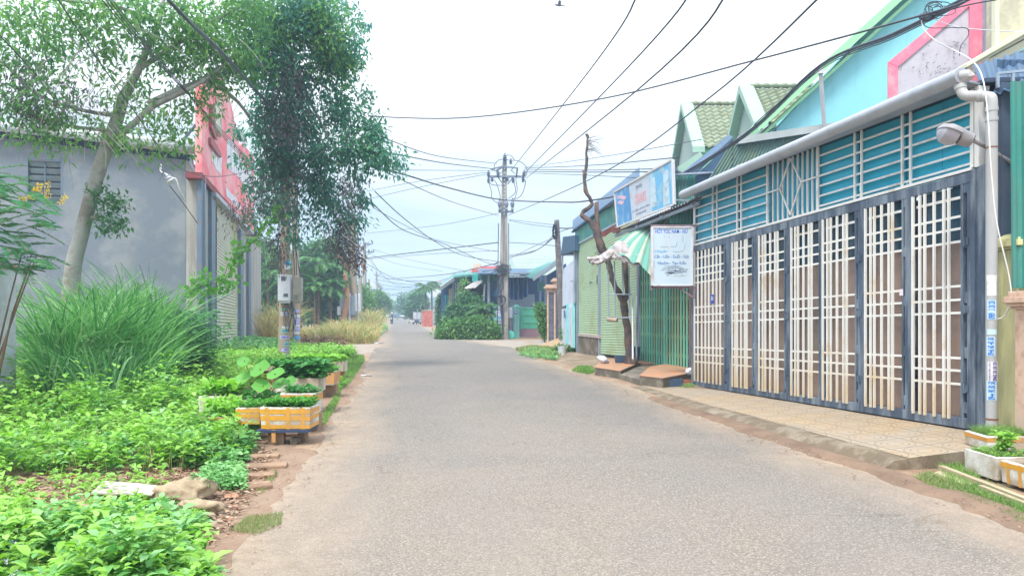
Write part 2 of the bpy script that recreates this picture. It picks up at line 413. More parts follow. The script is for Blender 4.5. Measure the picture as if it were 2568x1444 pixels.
# red soil washed in from the verges
ed = mth(nt, 'ADD', at.outputs['Fac'], mth(nt, 'MULTIPLY_ADD', med, -1.5, 0.75))
ef = ramp(nt, ed, [(0.0, 0.95), (0.2, 0.65), (1.0, 0.0)])
ef = mth(nt, 'MULTIPLY', ef, ramp(nt, noise(nt, v, 28, 5, 0.7), [(0.25, 0.55), (0.55, 1)]))
st = mixc(nt, ef, st, mixc(nt, ramp(nt, noise(nt, v, 5, 5, 0.7), [(0.35, 0), (0.65, 1)]), (0.32, 0.235, 0.165), (0.43, 0.33, 0.24)))
# faint tyre-worn lighter lines and cracks
L(nt, st, b.inputs['Base Color']); b.inputs['Roughness'].default_value = 0.82; b.inputs['Specular IOR Level'].default_value = 0.35
bp = N(nt, 'ShaderNodeBump'); bp.inputs['Strength'].default_value = 0.8; bp.inputs['Distance'].default_value = 0.010
hgt = mth(nt, 'ADD', mth(nt, 'MULTIPLY', vo.outputs['Distance'], -1.0), mth(nt, 'MULTIPLY', vr.outputs[1], 0.5))
L(nt, hgt, bp.inputs['Height']); L(nt, bp.outputs[0], b.inputs['Normal'])

LE = [(300, 1700), (430, 1560), (560, 1444), (700, 1265), (800, 1110), (862, 1020), (905, 950), (922, 905), (930, 886), (945, 866), (952, 850), (962, 825), (975, 807), (984, 798), (990, 792)]
RE = [(3300, 1700), (2900, 1480), (2568, 1310), (2330, 1225), (2100, 1150), (1900, 1085), (1700, 1015), (1550, 962), (1400, 918), (1310, 888), (1288, 872), (1200, 857), (1118, 842), (1085, 825), (1042, 808), (1022, 800), (1006, 792)]
lp = [G(*p) for p in LE]; rp = [G(*p) for p in RE]
def fX(pts):
    pts = sorted(pts, key=lambda p: p.y); ys = [p.y for p in pts]; xs = [p.x for p in pts]
    return lambda Y: float(np.interp(Y, ys, xs))
XL, XR = fX(lp), fX(rp)
ys = list(np.concatenate([np.arange(-3, 3.4, 0.4), np.arange(3.4, 60, 0.22), np.arange(60, 150, 1.5), np.arange(150, 470, 8)]))
from mathutils import noise as mn
def jit(Y, s): return 0.16 * mn.noise(Vector((Y * 0.9, s, 0))) + 0.07 * mn.noise(Vector((Y * 4.1, s, 3))) * (1 if Y < 40 else 0)
NU = 24; vs = []; ev = []; lv = []
for Y in ys:
    xl = XL(max(Y, 3.5)) + jit(Y, 1.3); xr = XR(max(Y, 3.5)) + jit(Y, 7.7)
    if Y < 3.5: xl = -2.4 + jit(Y, 1.3); xr = 4.6
    for i in range(NU + 1):
        u = i / NU; x = xl + (xr - xl) * u
        cam_ = 0.05 * (1 - (2 * u - 1) ** 2) if Y < 30 else 0.05 * (1 - (2 * u - 1) ** 2)
        lv.append(u); vs.append((x, Y, 0.008 + cam_ * 0.6)); e = min(x - xl, xr - x)
        if 27 < Y < 38 and (x - xl) > (xr - x): e = max(e, 1.0)
        if 27 < Y < 36 and (x - xl) < (xr - x): e = max(e, 0.9)
        ev.append(e)
m_ = MB(); m_.add(vs, [(j * (NU + 1) + i, j * (NU + 1) + i + 1, (j + 1) * (NU + 1) + i + 1, (j + 1) * (NU + 1) + i) for j in range(len(ys) - 1) for i in range(NU)])
road = m_.build('road', m_road, smooth=True, kind='structure')
at = road.data.attributes.new('edge', 'FLOAT', 'POINT'); at.data.foreach_set('value', ev)
at = road.data.attributes.new('lane', 'FLOAT', 'POINT'); at.data.foreach_set('value', lv)

m_side = M('side_road_concrete', (0.32, 0.30, 0.27), 0.9, 0.15, 0.8, 0.3, 50, dirt=(0.30, 0.21, 0.14), damt=0.5, dscale=1.5)
def strip(name, pa, pb, z, mat, n=24, zb=None, kind='structure', nu=6):
    """surface between two ground polylines (3D points)"""
    def samp(pts, t):
        k = t * (len(pts) - 1); i = min(int(k), len(pts) - 2); return Vector(pts[i]).lerp(Vector(pts[i + 1]), k - i)
    mm = MB()
    def f(u, v):
        a = samp(pa, v); bb = samp(pb, v); p = a.lerp(bb, u); p.z += z + 0.012 * mn.noise(p * 0.8); return p
    mm.grid(f, nu, n); return mm.build(name, mat, smooth=True, kind=kind)
strip('side_road', [G(960, 888), G(740, 884), G(560, 882)], [G(960, 862), G(740, 867), G(560, 869)], 0.006, m_side)
strip('side_road', [G(1240, 880), G(1330, 872), G(1420, 868), G(1600, 864)], [G(1180, 852), G(1270, 853), G(1400, 852), G(1600, 850)], 0.006, m_side)

# ---- right hand walls: reference planes
A = Plane(5.76, 9.3, -0.191, 1.0)          # garage front
def zb(s): return 0.225 - 0.0275 * s        # foot of the garage gate
BC = Plane(8.4 - 0.191 * 18, 18, -0.191, 1.0)   # shop fronts beyond
# ---- tiled pavement
m_tile, nt, b, o = mat_new('pavement_tiles')
uvn = N(nt, 'ShaderNodeAttribute'); uvn.attribute_name = 'uvm'
sx = N(nt, 'ShaderNodeSeparateXYZ'); L(nt, uvn.outputs['Vector'], sx.inputs[0])
TS = 0.5
u = mth(nt, 'DIVIDE', sx.outputs[0], TS); vv = mth(nt, 'DIVIDE', sx.outputs[1], TS)
fu = mth(nt, 'FRACT', u); fv = mth(nt, 'FRACT', vv)
du = mth(nt, 'ABSOLUTE', mth(nt, 'SUBTRACT', fu, 0.5)); dv = mth(nt, 'ABSOLUTE', mth(nt, 'SUBTRACT', fv, 0.5))
grout = mth(nt, 'GREATER_THAN', mth(nt, 'MAXIMUM', du, dv), 0.484)
cu_ = mth(nt, 'SUBTRACT', fu, 0.5); cv_ = mth(nt, 'SUBTRACT', fv, 0.5)
rr_ = mth(nt, 'SQRT', mth(nt, 'ADD', mth(nt, 'MULTIPLY', cu_, cu_), mth(nt, 'MULTIPLY', cv_, cv_)))
def ringf(r0, w_): return mth(nt, 'LESS_THAN', mth(nt, 'ABSOLUTE', mth(nt, 'SUBTRACT', rr_, r0)), w_)
def linef(x, p0, w_): return mth(nt, 'LESS_THAN', mth(nt, 'ABSOLUTE', mth(nt, 'SUBTRACT', x, p0)), w_)
ln = mth(nt, 'MAXIMUM', mth(nt, 'MAXIMUM', ringf(0.44, 0.014), ringf(0.31, 0.014)), ringf(0.17, 0.014))
for p0 in (0.2, 0.34, 0.66, 0.8):
    ln = mth(nt, 'MAXIMUM', ln, mth(nt, 'MULTIPLY', mth(nt, 'MAXIMUM', linef(fu, p0, 0.007), linef(fv, p0, 0.007)), 0.6))
tc = N(nt, 'ShaderNodeTexCoord').outputs['Object']
nb = noise(nt, tc, 1.3, 5, 0.65); nf = noise(nt, tc, 26, 4, 0.7)
c = mixc(nt, ramp(nt, nb, [(0.35, 0), (0.65, 1)]), (0.36, 0.30, 0.23), (0.42, 0.31, 0.185))
c = mixc(nt, ramp(nt, nf, [(0.4, 0), (0.7, 0.5)]), c, (0.26, 0.19, 0.13)); c = mixc(nt, mth(nt, 'MULTIPLY', ramp(nt, noise(nt, tc, 0.8, 5, .6, 1), [(0.5, 0), (0.62, 1)]), .5), c, (0.34, 0.31, 0.27))
c = mixc(nt, mth(nt, 'MULTIPLY', ln, 0.62), c, (0.13, 0.085, 0.055)); c = mixc(nt, mth(nt, 'MULTIPLY', grout, 0.9), c, (0.08, 0.06, 0.045))
L(nt, c, b.inputs['Base Color']); b.inputs['Roughness'].default_value = 0.85
bp = N(nt, 'ShaderNodeBump'); bp.inputs['Strength'].default_value = 0.5; bp.inputs['Distance'].default_value = 0.006; bp.invert = True
L(nt, mth(nt, 'ADD', mth(nt, 'MAXIMUM', ln, grout), mth(nt, 'MULTIPLY', nf, 0.5)), bp.inputs['Height']); L(nt, bp.outputs[0], b.inputs['Normal'])
m_kerb = M('kerb_concrete', (0.27, 0.225, 0.165), 0.95, 0.25, 1.5, 0.8, 30, dirt=(0.13, 0.095, 0.06), damt=0.6, dscale=3)
m_rough = M('rough_concrete', (0.31, 0.245, 0.175), 0.95, 0.22, 0.9, 0.7, 24, dirt=(0.17, 0.12, 0.08), damt=0.55, dscale=1.6)

outer = [(6.0, 3.5), (5.5, 5.0), (5.0, 6.2), (4.36, 7.75), (3.98, 10.3), (3.55, 13), (3.2, 15.7), (2.9, 17.6)]
oX = lambda Y: float(np.interp(Y, [p[1] for p in outer], [p[0] for p in outer]))
NV, NUU = 60, 8; vs = []; uvs = []; k1 = []; 
for j in range(NV + 1):
    s_ = -1.0 + 9.2 * j / NV
    inn = A.at(s_, 0); inn.z = max(zb(s_), 0.02)
    # outer point at the same station along the wall
    Y0 = inn.y - 0.30; ou = Vector((oX(Y0), Y0, 0)); ou.z = float(np.interp(Y0, [8, 15.7], [0.125, 0.03]))
    for i in range(NUU + 1):
        t = i / NUU; p = ou.lerp(inn, t); vs.append((p.x, p.y, p.z + 0.006 * mn.noise(p * 1.7))); uvs.append((s_, -(inn - p).length, 0))
mm = MB(); mm.add(vs, [(j * (NUU + 1) + i, j * (NUU + 1) + i + 1, (j + 1) * (NUU + 1) + i + 1, (j + 1) * (NUU + 1) + i) for j in range(NV) for i in range(NUU)])
pav_row0 = vs[:NUU + 1]
pav = mm.build('pavement', m_tile, smooth=True, kind='structure')
a_ = pav.data.attributes.new('uvm', 'FLOAT_VECTOR', 'POINT'); a_.data.foreach_set('vector', [x for t in uvs for x in t])
# kerb: rough concrete band dropping to the road
mm = MB(); rows = []
for j in range(NV * 2 + 1):
    s_ = -1.0 + 9.2 * j / (NV * 2); Y0 = A.at(s_, 0).y - 0.30
    x0 = oX(Y0) + 0.015; z0 = float(np.interp(Y0, [8, 15.7], [0.125, 0.03])) - 0.002
    jj = 0.05 * mn.noise(Vector((Y0 * 2.2, 5, 0))) + 0.03 * mn.noise(Vector((Y0 * 9, 2, 0)))
    rows.append([Vector((x0, Y0, z0)), Vector((x0 - 0.17 + jj, Y0 - 0.03, z0 - 0.012 + jj * 0.15)), Vector((x0 - 0.24 + jj, Y0 - 0.04, z0 * 0.45)), Vector((x0 - 0.33 + jj * 1.6, Y0 - 0.05, -0.01))])
for j in range(len(rows) - 1):
    for i in range(3): mm.quad(rows[j][i + 1], rows[j][i], rows[j + 1][i], rows[j + 1][i + 1])
e_ = [Vector(v_) for v_ in pav_row0]
for i in range(NUU): mm.quad(Vector((e_[i].x, e_[i].y, -.02)), Vector((e_[i + 1].x, e_[i + 1].y, -.02)), e_[i + 1], e_[i])
r0_ = rows[0]; mm.add([*r0_, Vector((r0_[0].x, r0_[0].y, -.02)), e_[0], Vector((e_[0].x, e_[0].y, -.02))], [(0, 1, 2, 3, 4), (0, 4, 6, 5)])
mm.build('kerb', m_kerb, kind='structure')
# rough concrete apron in front of the shops
def seg(pl, s0, s1, z0, z1, n=8): return [pl.at(s0 + (s1 - s0) * i / n, z0 + (z1 - z0) * i / n) for i in range(n + 1)]
sA = BC.sz(1800, 900)[0]; sE = BC.sz(1395, 860)[0]
inn = [BC.at(sA + (sE - sA) * i / 10, [0.02, 0.04, 0.12, 0.16, 0.16, 0.15, 0.14, 0.12, 0.1, 0.08, 0.05][i], -0.5) for i in range(11)]
ou = [G(1740, 1030, 0.0), G(1690, 1005), G(1620, 985), G(1550, 958), G(1500, 944), G(1455, 930), G(1410, 914), G(1370, 903), G(1330, 892), G(1310, 884), G(1300, 874)]
for p_ in ou: p_.z = -.035
strip('apron', ou, inn, 0.022, m_rough, 60, nu=10)
# broken lip of the apron and soil drift along it
m_mud = M('drift_soil', (0.19, 0.125, 0.085), 0.95, 0.3, 2.0, 1.0, 25)
mm = MB()
pts = [G(1640, 1000), G(1740, 1035), G(1830, 1062), G(1930, 1097), G(2040, 1135), G(2150, 1168), G(2260, 1205), G(2330, 1232), G(2450, 1262), G(2600, 1325), G(3000, 1480)]
pp = smooth_pts(pts, 8); rows = []
for i, p in enumerate(pp):
    wv = 0.13 + 0.09 * mn.noise(p * 1.3 + Vector((3, 0, 0))); h_ = 0.03 + 0.035 * abs(mn.noise(p * 3)); 
    rows.append([p + Vector((-wv * 1.5 - 0.1 * mn.noise(p * 5), 0, 0.004)), p + Vector((-wv * 0.6, 0, 0.012 + h_)), p + Vector((0.05, 0, 0.016 + h_)), p + Vector((0.2, 0, 0.02))])
for j in range(len(rows) - 1):
    for i in range(3): mm.quad(rows[j][i + 1], rows[j][i], rows[j + 1][i], rows[j + 1][i + 1])
mm.build('soil_drift', m_mud, smooth=True, kind='structure')
# left verge: brick-paved path slabs half buried in red soil
m_path = M('verge_soil', (0.34, 0.24, 0.165), 0.95, 0.3, 1.4, 1.0, 26, dirt=(0.22, 0.14, 0.095), damt=0.65, dscale=1.4)
va = [G(250, 1700), G(390, 1520), G(480, 1400), G(560, 1290), G(560, 1200), G(600, 1120), G(650, 1080), G(700, 1040), G(740, 1000), G(790, 960), G(840, 915)]
vb = [G(640, 1700), G(700, 1520), G(740, 1400), G(780, 1290), G(815, 1180), G(840, 1110), G(868, 1050), G(885, 1010), G(902, 970), G(918, 930), G(925, 905)]
strip('verge', va, vb, 0.005, m_path, 80, nu=10)
m_slab = M('path_slab', (0.36, 0.235, 0.15), 0.95, 0.2, 3, 0.8, 30, dirt=(0.2, 0.12, 0.08), damt=0.5)
mm = MB()
for i, (a_, b_, c_) in enumerate([(575, 700, 1150), (582, 722, 1172), (600, 690, 1196), (610, 678, 1220), (640, 760, 1095), (700, 790, 1075)]):
    p0 = G(a_, c_); p1 = G(b_, c_ - 6); d = (p1 - p0); n_ = Vector((-d.y, d.x, 0)).normalized()
    wd = 0.17 + 0.05 * (i % 2)
    mm.prism([p0 + Vector((0, 0, -.03)), p1 + Vector((0, 0, -.03)), p1 - n_ * wd + Vector((0, 0, -.03)), p0 - n_ * wd + Vector((0.04, 0, -.03))], (0, 0, 0.075))
mm.build('path', m_slab, kind='structure', bevel=0.012)
# ================================================================ garage with folding gate (right)
m_white = M('white_bar_paint', (0.70, 0.70, 0.68), 0.55, 0.05, 1.5, dirt=(0.58, 0.45, 0.28), damt=0.18, dscale=1.6, spec=0.4, low=((0.62, 0.46, 0.24), 0.8, 0.9))
m_grille = M('grille_paint', (0.70, 0.70, 0.69), 0.5, 0.05, 2, dirt=(0.42, 0.36, 0.3), damt=0.2)
m_dark = M('dark_gate_paint', (0.06, 0.085, 0.13), 0.5, 0.3, 1.6, 0.2, 30, dirt=(0.22, 0.26, 0.31), damt=0.42, dscale=2.6, streak=True)
m_gapdark = M('gap_dark', (0.03, 0.05, 0.11), 0.6)  # near-black painted in for shade in slots and gaps, also colours one board
def glassy(name, c, rough=0.1, var=0.2, coat=0.0, spec=0.7, dust=(0.5, 0.5, 0.5), da=0.12):
    m, nt, b, o = mat_new(name); v = N(nt, 'ShaderNodeTexCoord').outputs['Object']
    nn = noise(nt, v, 0.9, 3, 0.5); n2 = noise(nt, mapping(nt, v, (1, 1, .15)), 5, 5, 0.7)
    cc = mixc(nt, ramp(nt, nn, [(.35, 0), (.65, 1)]), tuple(x * (1 - var) for x in c), tuple(x * (1 + var) for x in c))
    cc = mixc(nt, mth(nt, 'MULTIPLY', ramp(nt, n2, [(.45, 0), (.75, 1)]), da), cc, dust)
    L(nt, cc, b.inputs['Base Color']); L(nt, mth(nt, 'MULTIPLY_ADD', n2, 0.12, rough), b.inputs['Roughness']); b.inputs['Specular IOR Level'].default_value = spec
    return m
m_brown = glassy('brown_sheet', (0.22, 0.15, 0.125), 0.10, 0.3, dust=(0.34, 0.27, 0.24), da=0.45)
m_dglass = glassy('dark_glass', (0.015, 0.055, 0.095), 0.06, 0.3, spec=0.5)
m_teal = glassy('teal_sheet', (0.008, 0.31, 0.46), 0.24, 0.12, dust=(0.02, 0.42, 0.54), da=0.35, spec=0.55)
m_gut = M('gutter_steel', (0.40, 0.42, 0.47), 0.38, 0.1, 1.2, metal=0.35, dirt=(0.30, 0.32, 0.38), damt=0.3, dscale=1.5)
m_pvc = M('grey_pvc', (0.40, 0.41, 0.42), 0.45, 0.06, 2, dirt=(0.36, 0.33, 0.29), damt=0.25, streak=True)

gate_o = A.at(4, zb(4))
gate = thing('folding_gate', 'wide dark blue folding gate with white bars closing the garage', 'gate', gate_o)
GH = 3.24
def sA_(px): return A.sz(px, 900)[0]
panels = [(1745, 1818), (1841, 1889), (1908, 1970), (1989, 2057), (2068, 2148), (2175, 2266), (2294, 2414)]
stiles = [(1737, 1743), (1820, 1840), (1890.5, 1907), (1971.5, 1988), (2058.5, 2067), (2149.5, 2174), (2267.5, 2293), (2416, 2441)]
ups = Vector((0, 0, 1)); dA = A.d; nA = A.n
def wbox(mb, s0, s1, z0, z1, o0, o1, slope=True):
    """box on the wall frame following the slope of the street"""
    a = (zb(s0) - zb(0)) if slope else 0; c_ = (zb(s1) - zb(0)) if slope else 0
    q = []
    for s_, dz in ((s0, a), (s1, c_)):
        for off in (o0, o1):
            for z_ in (z0, z1): q.append(A.at(s_, z_ + dz, off))
    mb.add(q, [(0, 1, 3, 2), (4, 6, 7, 5), (0, 4, 5, 1), (2, 3, 7, 6), (0, 2, 6, 4), (1, 5, 7, 3)])
ZB0 = zb(0)
HF = [.165, .213, .264, .44, .494, .546, .725, .775, .828]
VF = [0.03, .18, .29, .49, .69, .79]
for i, (a, c_) in enumerate(panels):
    s1, s0 = sA_(a), sA_(c_)
    L0, R0 = sA_(stiles[i][0] if i == 0 else (stiles[i][0] + stiles[i][1]) / 2), sA_((stiles[i + 1][0] + stiles[i + 1][1]) / 2 if i < 6 else stiles[7][1])
    lf = MB(); z0, z1 = ZB0 + 0.02, ZB0 + GH; zi0, zi1 = z0 + 0.13, z1 - 0.13
    wbox(lf, R0 + 0.004, L0 - 0.004, z0, zi0, -0.03, 0.04); wbox(lf, R0 + 0.004, L0 - 0.004, zi1, z1, -0.03, 0.04)
    wbox(lf, s1, L0 - 0.004, zi0, zi1, -0.03, 0.04)
    # right stile is doubled, a dark slab painted as shade fills its slots
    wst = s0 - R0
    wbox(lf, s0 - wst * 0.28, s0, zi0, zi1, -0.03, 0.036); wbox(lf, R0 + 0.004, s0 - wst * 0.62, zi0, zi1, -0.03, 0.036)
    for k in range(5):
        zz = zi0 + (zi1 - zi0) * (0.02 + 0.235 * k); wbox(lf, s0 - wst * 0.62, s0 - wst * 0.28, zz, zz + 0.14, -0.03, 0.030)
    fr = lf.build('leaf_frame', m_dark, gate, bevel=0.004)
    sl = MB(); wbox(sl, s0 - wst * 0.62 + 0.001, s0 - wst * 0.28 - 0.001, zi0, zi1, -0.03, -0.01); sl.build('slot', m_gapdark, fr)
    br = MB(); wp = s1 - s0; hh = z1 - z0
    vf = VF if i else [0.03, .15, .29, .42, .54, .68, .80, .92]
    for f in vf:
        s_ = s1 - wp * f; wbox(br, s_ - 0.026, s_, zi0 - 0.03, z1 - 0.14, 0.042, 0.072)
    wbox(br, s1 - 0.015, s1 + 0.01, zi0, zi1, 0.042, 0.05)
    for f in HF:
        zz = z1 - hh * f; wbox(br, s0 - 0.01, s1 - 0.01, zz - 0.015, zz + 0.015, 0.022, 0.0415)
    wbox(br, s0, s1 - 0.03, z1 - 0.30, z1 - 0.265, -0.02, 0.0)
    br.build('bars', m_white, fr)
    zm = z1 - hh * 0.264 
    pn = MB(); wbox(pn, s0, s1, zi0, zm, -0.10, -0.05); pn.build('panel', m_brown, fr)
    pn = MB(); wbox(pn, s0, s1, zm + 0.002, zi1, -0.10, -0.06); pn.build('pane', m_dglass, fr)
# hinge plates and small latches
for i in (1, 3, 5, 7):
    for zz in (0.75, 1.75, 2.6):
        s_ = sA_((stiles[i][0] + stiles[i][1]) / 2 if i < 7 else 2428)
        h_ = MB(); wbox(h_, s_ - 0.05, s_ + 0.05, zz - 0.045, zz + 0.045, 0.041, 0.052); wbox(h_, s_ - 0.012, s_ + 0.012, zz - 0.06, zz + 0.06, 0.052, 0.066); h_.build('hinge', m_dark, gate)
# folded end post beside the pipe
sE0, sE1 = sA_(2441.5), sA_(2474)
ep = MB(); 
wbox(ep, sE1, sE1 + 0.13, ZB0, ZB0 + GH + 0.05, -0.06, 0.02); wbox(ep, sE0 - 0.07, sE0 - 0.005, ZB0, ZB0 + GH + 0.02, -0.03, 0.05)
for k in range(5): wbox(ep, sE1 + 0.131, sE0 - 0.071, ZB0 + 0.02 + 0.72 * k, ZB0 + 0.16 + 0.72 * k, -0.04, 0.0)
ep.build('end_post', m_dark, gate, bevel=0.004)
sl = MB(); wbox(sl, sE1 + 0.13, sE0 - 0.07, ZB0 + 0.01, ZB0 + GH, -0.08, -0.05); sl.build('slot', m_gapdark, gate)  # dark slab painted as the shade between the end posts
# house number plate and little white tag
m_blueplate = M('blue_enamel', (0.03, 0.07, 0.42), 0.35, 0.05); m_wtext = M('white_letters', (0.8, 0.8, 0.82), 0.5, 0.03)
pA = A.sz(1786, 750, 0.08); q = MB(); wbox(q, pA[0] - 0.075, pA[0] + 0.075, pA[1] - 0.1, pA[1] + 0.1, 0.0725, 0.08, False)
pl = q.build('number_plate', m_blueplate, gate, bevel=0.003)
rA = -dA
text('30', m_wtext, pl, A.at(pA[0], pA[1] + 0.015, 0.08), rA, ups, 0.085, bold=0.02)
pT = A.sz(2259, 733, 0.05); q = MB(); wbox(q, pT[0] - 0.035, pT[0] + 0.035, pT[1] - 0.045, pT[1] + 0.045, 0.0405, 0.044, False)
q.build('tag', M('pink_white_tag', (0.7, 0.62, 0.68), 0.5), gate)

# ---- garage building: body, transom, grille, gutter
gar = thing('garage', 'long low garage front with turquoise transom sheets behind a pale grille', 'building', A.at(4, 0.1, -0.3))
m_gwall = M('garage_side', (0.05, 0.08, 0.13), 0.85, 0.12, 1.0, dirt=(0.08, 0.1, 0.14))
sL, sR = sA_(1737), sA_(2474)
bd = MB(); q = []
zg = lambda s_: ZB0 + GH + 0.02 + zb(s_) - zb(0)
# roof slab and side walls behind the gate (open dark volume closed off)
def ztop(s_):   # underside of the gutter, from the photo
    a_ = A.sz(1740, 484); b2 = A.sz(2425, 228); return a_[1] + (s_ - a_[0]) * (b2[1] - a_[1]) / (b2[0] - a_[0])
for s_, t in ((sR - 0.0, 0), (sL, 1)):
    p0 = A.at(s_, 0.0, -0.12); p1 = A.at(s_, ztop(s_), -0.12); back = -nA * 7
    bd.prism([p0, p1, p1 + back, p0 + back], dA * (0.1 if t else -0.1))
p = [A.at(sR, ztop(sR) + 0.02, 0.0), A.at(sL, ztop(sL) + 0.02, 0.0), A.at(sL, ztop(sL) + 0.6, -7), A.at(sR, ztop(sR) + 0.6, -7)]
bd.prism(p, (0, 0, 0.05))
bd.prism([A.at(sR, 0, -7), A.at(sL, 0, -7), A.at(sL, ztop(sL) + .6, -7), A.at(sR, ztop(sR) + .6, -7)], -nA * 0.1)
bd.build('shell', m_gwall, gar)
# transom backing sheets: left, corrugated middle, right
def zt(s_, f): a = zg(s_) + 0.04; return a + (ztop(s_) - a) * f
def band(mb, s0, s1, f0, f1, o0, o1):
    q = []
    for s_ in (s0, s1):
        for off in (o0, o1):
            for f_ in (f0, f1): q.append(A.at(s_, zt(s_, f_), off))
    mb.add(q, [(0, 1, 3, 2), (4, 6, 7, 5), (0, 4, 5, 1), (2, 3, 7, 6), (0, 2, 6, 4), (1, 5, 7, 3)])
def vx(px): return A.sz(px, 420)[0]
for a, c_ in ((1742, 1784), (1792, 1843), (1856, 1923), (2050, 2141), (2160, 2258), (2282, 2350), (2351, 2438)):
    q = MB(); band(q, vx(c_), vx(a), 0.0, 1.0, -0.10, -0.08); q.build('transom_sheet', m_teal, gar)
for a, c_ in ((1785, 1791), (1844, 1855), (2142, 2159), (2259, 2281)):
    q = MB(); band(q, vx(c_) + .001, vx(a) - .001, 0.0, 1.0, -0.12, -0.105); q.build('transom_sheet', m_teal, gar)
s0, s1 = vx(2048), vx(1925)
q = MB(); q.sheet(A.at(s1, zt(s1, 0), -.11), A.at(s0, zt(s0, 0), -.11), A.at(s0, zt(s0, 1), -.11), A.at(s1, zt(s1, 1), -.11), lambda u, v: 0.02 * math.sin(u * 16 * 2 * math.pi), 128, 1)
q.build('transom_sheet', m_teal, gar, label='ribbed turquoise sheet behind the upright bars')
gr = MB()
def vbar(px, w_=0.03, o0=-0.02, o1=0.01, f0=0, f1=1): 
    s_ = vx(px); band(gr, s_ - w_ / 2, s_ + w_ / 2, f0, f1, o0, o1)
for a, c_ in ((1741, 1924), (2049, 2440)):
    for k in range(7):
        f = k / 6.3 + 0.06; 
        if f < 1.0: band(gr, vx(c_), vx(a), f - 0.014, f + 0.014, -0.045, -0.0205)
for px in (1787, 1797, 1848, 1858, 2143, 2160, 2262, 2283): vbar(px)
for px in (1741, 1924, 2050, 2438): vbar(px, 0.055)
for k in range(9): vbar(1938 + k * 12.4, 0.026)
band(gr, vx(2440), vx(1739), -0.04, 0.0, -0.03, 0.03)
# diamond
cs, w_ = vx(1985), (vx(1958) - vx(2012)) / 2
def dp(ds, f): s_ = cs + ds * w_; return A.at(s_, zt(s_, f), 0.025)
for a, c_ in (((0, 0.97), (1, 0.52)), ((1, 0.52), (0, 0.04)), ((0, 0.04), (-1, 0.52)), ((-1, 0.52), (0, 0.97))): gr.bar(dp(*a), dp(*c_), 0.024, 0.024)
gr.bar(dp(1, .52), A.at(vx(1924), zt(vx(1924), .52), .025), .024, .024); gr.bar(dp(-1, .52), A.at(vx(2050), zt(vx(2050), .52), .025), .024, .024)
gr.build('transom_grille', m_grille, gar, bevel=0.002)
q = MB(); s_ = vx(2444); band(q, s_ - 0.10, s_ - .03, -0.02, 1.0, -0.12, 0.03); q.build('corner_post', m_grille, gar)
# gutter: big half-round pipe on brackets
gp0, gp1 = A.pix(1712, 489, 0.32), A.pix(2412, 190, 0.32)
q = MB(); pts = [gp0.lerp(gp1, t) for t in (0, .25, .33, .34, .66, .67, 1)]
q.tube([gp0, gp0.lerp(gp1, .33)], 0.10, 16); q.tube([gp0.lerp(gp1, .325), gp0.lerp(gp1, .345)], 0.108, 16); q.tube([gp0.lerp(gp1, .34), gp1], 0.10, 16)
gt = q.build('gutter', m_gut, gar, smooth='auto')
q = MB()   # soffit under the gutter back to the wall
a0, a1 = A.at(sL, ztop(sL), 0.0), A.at(sR + .1, ztop(sR + .1), 0.0)
q.prism([gp0 + Vector((0, 0, -.05)), gp1 + Vector((0, 0, -.05)), a1 + Vector((0, 0, .01)), a0 + Vector((0, 0, .01))], (0, 0, 0.03)); q.build('soffit', m_gut, gar)

# ---- drainpipe with elbow, strapped notices
Pb = A.pix(2487, 1072, 0.12); Pt = A.pix(2487, 262, 0.12); 
dp_ = thing('drainpipe', 'thick grey plastic drainpipe covered in blue phone-number notices', 'pipe', (Pb.x, Pb.y, 0.15))
g2 = gp1 + Vector((0.0, 0, 0.0)); e1 = A.pix(2410, 228, 0.32); e2 = A.pix(2416, 242, .32)
q = MB()
r_ = 0.064
Ph = A.pix(2480, 240, 0.12)
path = smooth_pts([gp1 - (gp1 - gp0).normalized() * 0.02, gp1 + Vector((0.06, -0.05, -0.01)), A.pix(2409, 205, .30), A.pix(2411, 228, .3), A.pix(2422, 240, .28), A.pix(2445, 241, .2), A.pix(2474, 243, .13), Vector((Pb.x, Pb.y, Ph.z - .06)), Vector((Pb.x, Pb.y, Ph.z - 0.3))], 5)
q.tube(path, r_ * 0.96, 14)
q.tube([Vector((Pb.x, Pb.y, Ph.z - 0.28)), Vector((Pb.x, Pb.y, 0.12))], r_, 18)
for zz in (Ph.z - 0.32, Ph.z - .2): q.tube([Vector((Pb.x, Pb.y, zz)), Vector((Pb.x, Pb.y, zz + .05))], r_ + .006, 18)
q.tube([path[12] , path[14]], r_ + .006, 14); q.tube([path[26], path[28]], r_ + .006, 14)
pp = q.build('pipe', m_pvc, dp_, smooth='auto')
q = MB(); zc = A.pix(2487, 372, .12).z; q.tube([Vector((Pb.x, Pb.y, zc)), Vector((Pb.x, Pb.y, zc + .015))], r_ + .004, 18)
zc = A.pix(2487, 1052, .12).z; q.tube([Vector((Pb.x, Pb.y, zc)), Vector((Pb.x, Pb.y, zc + .02))], r_ + .004, 18); q.build('strap', M('rusty_strap', (0.22, 0.1, 0.06), 0.8), dp_)
m_note = M('pale_blue_paper', (0.50, 0.68, 0.82), 0.6, 0.06); m_notew = M('white_paper', (0.68, 0.68, 0.70), 0.6, 0.08, dirt=(.45, .43, .4))
m_bink = M('blue_ink', (0.02, 0.16, 0.55), 0.6, 0.05); m_vink = M('violet_ink', (0.07, 0.04, 0.34), 0.6, 0.05)
view = Vector((-Pb.x, -Pb.y, 0)).normalized(); side = Vector((0, 0, 1)).cross(view).normalized()
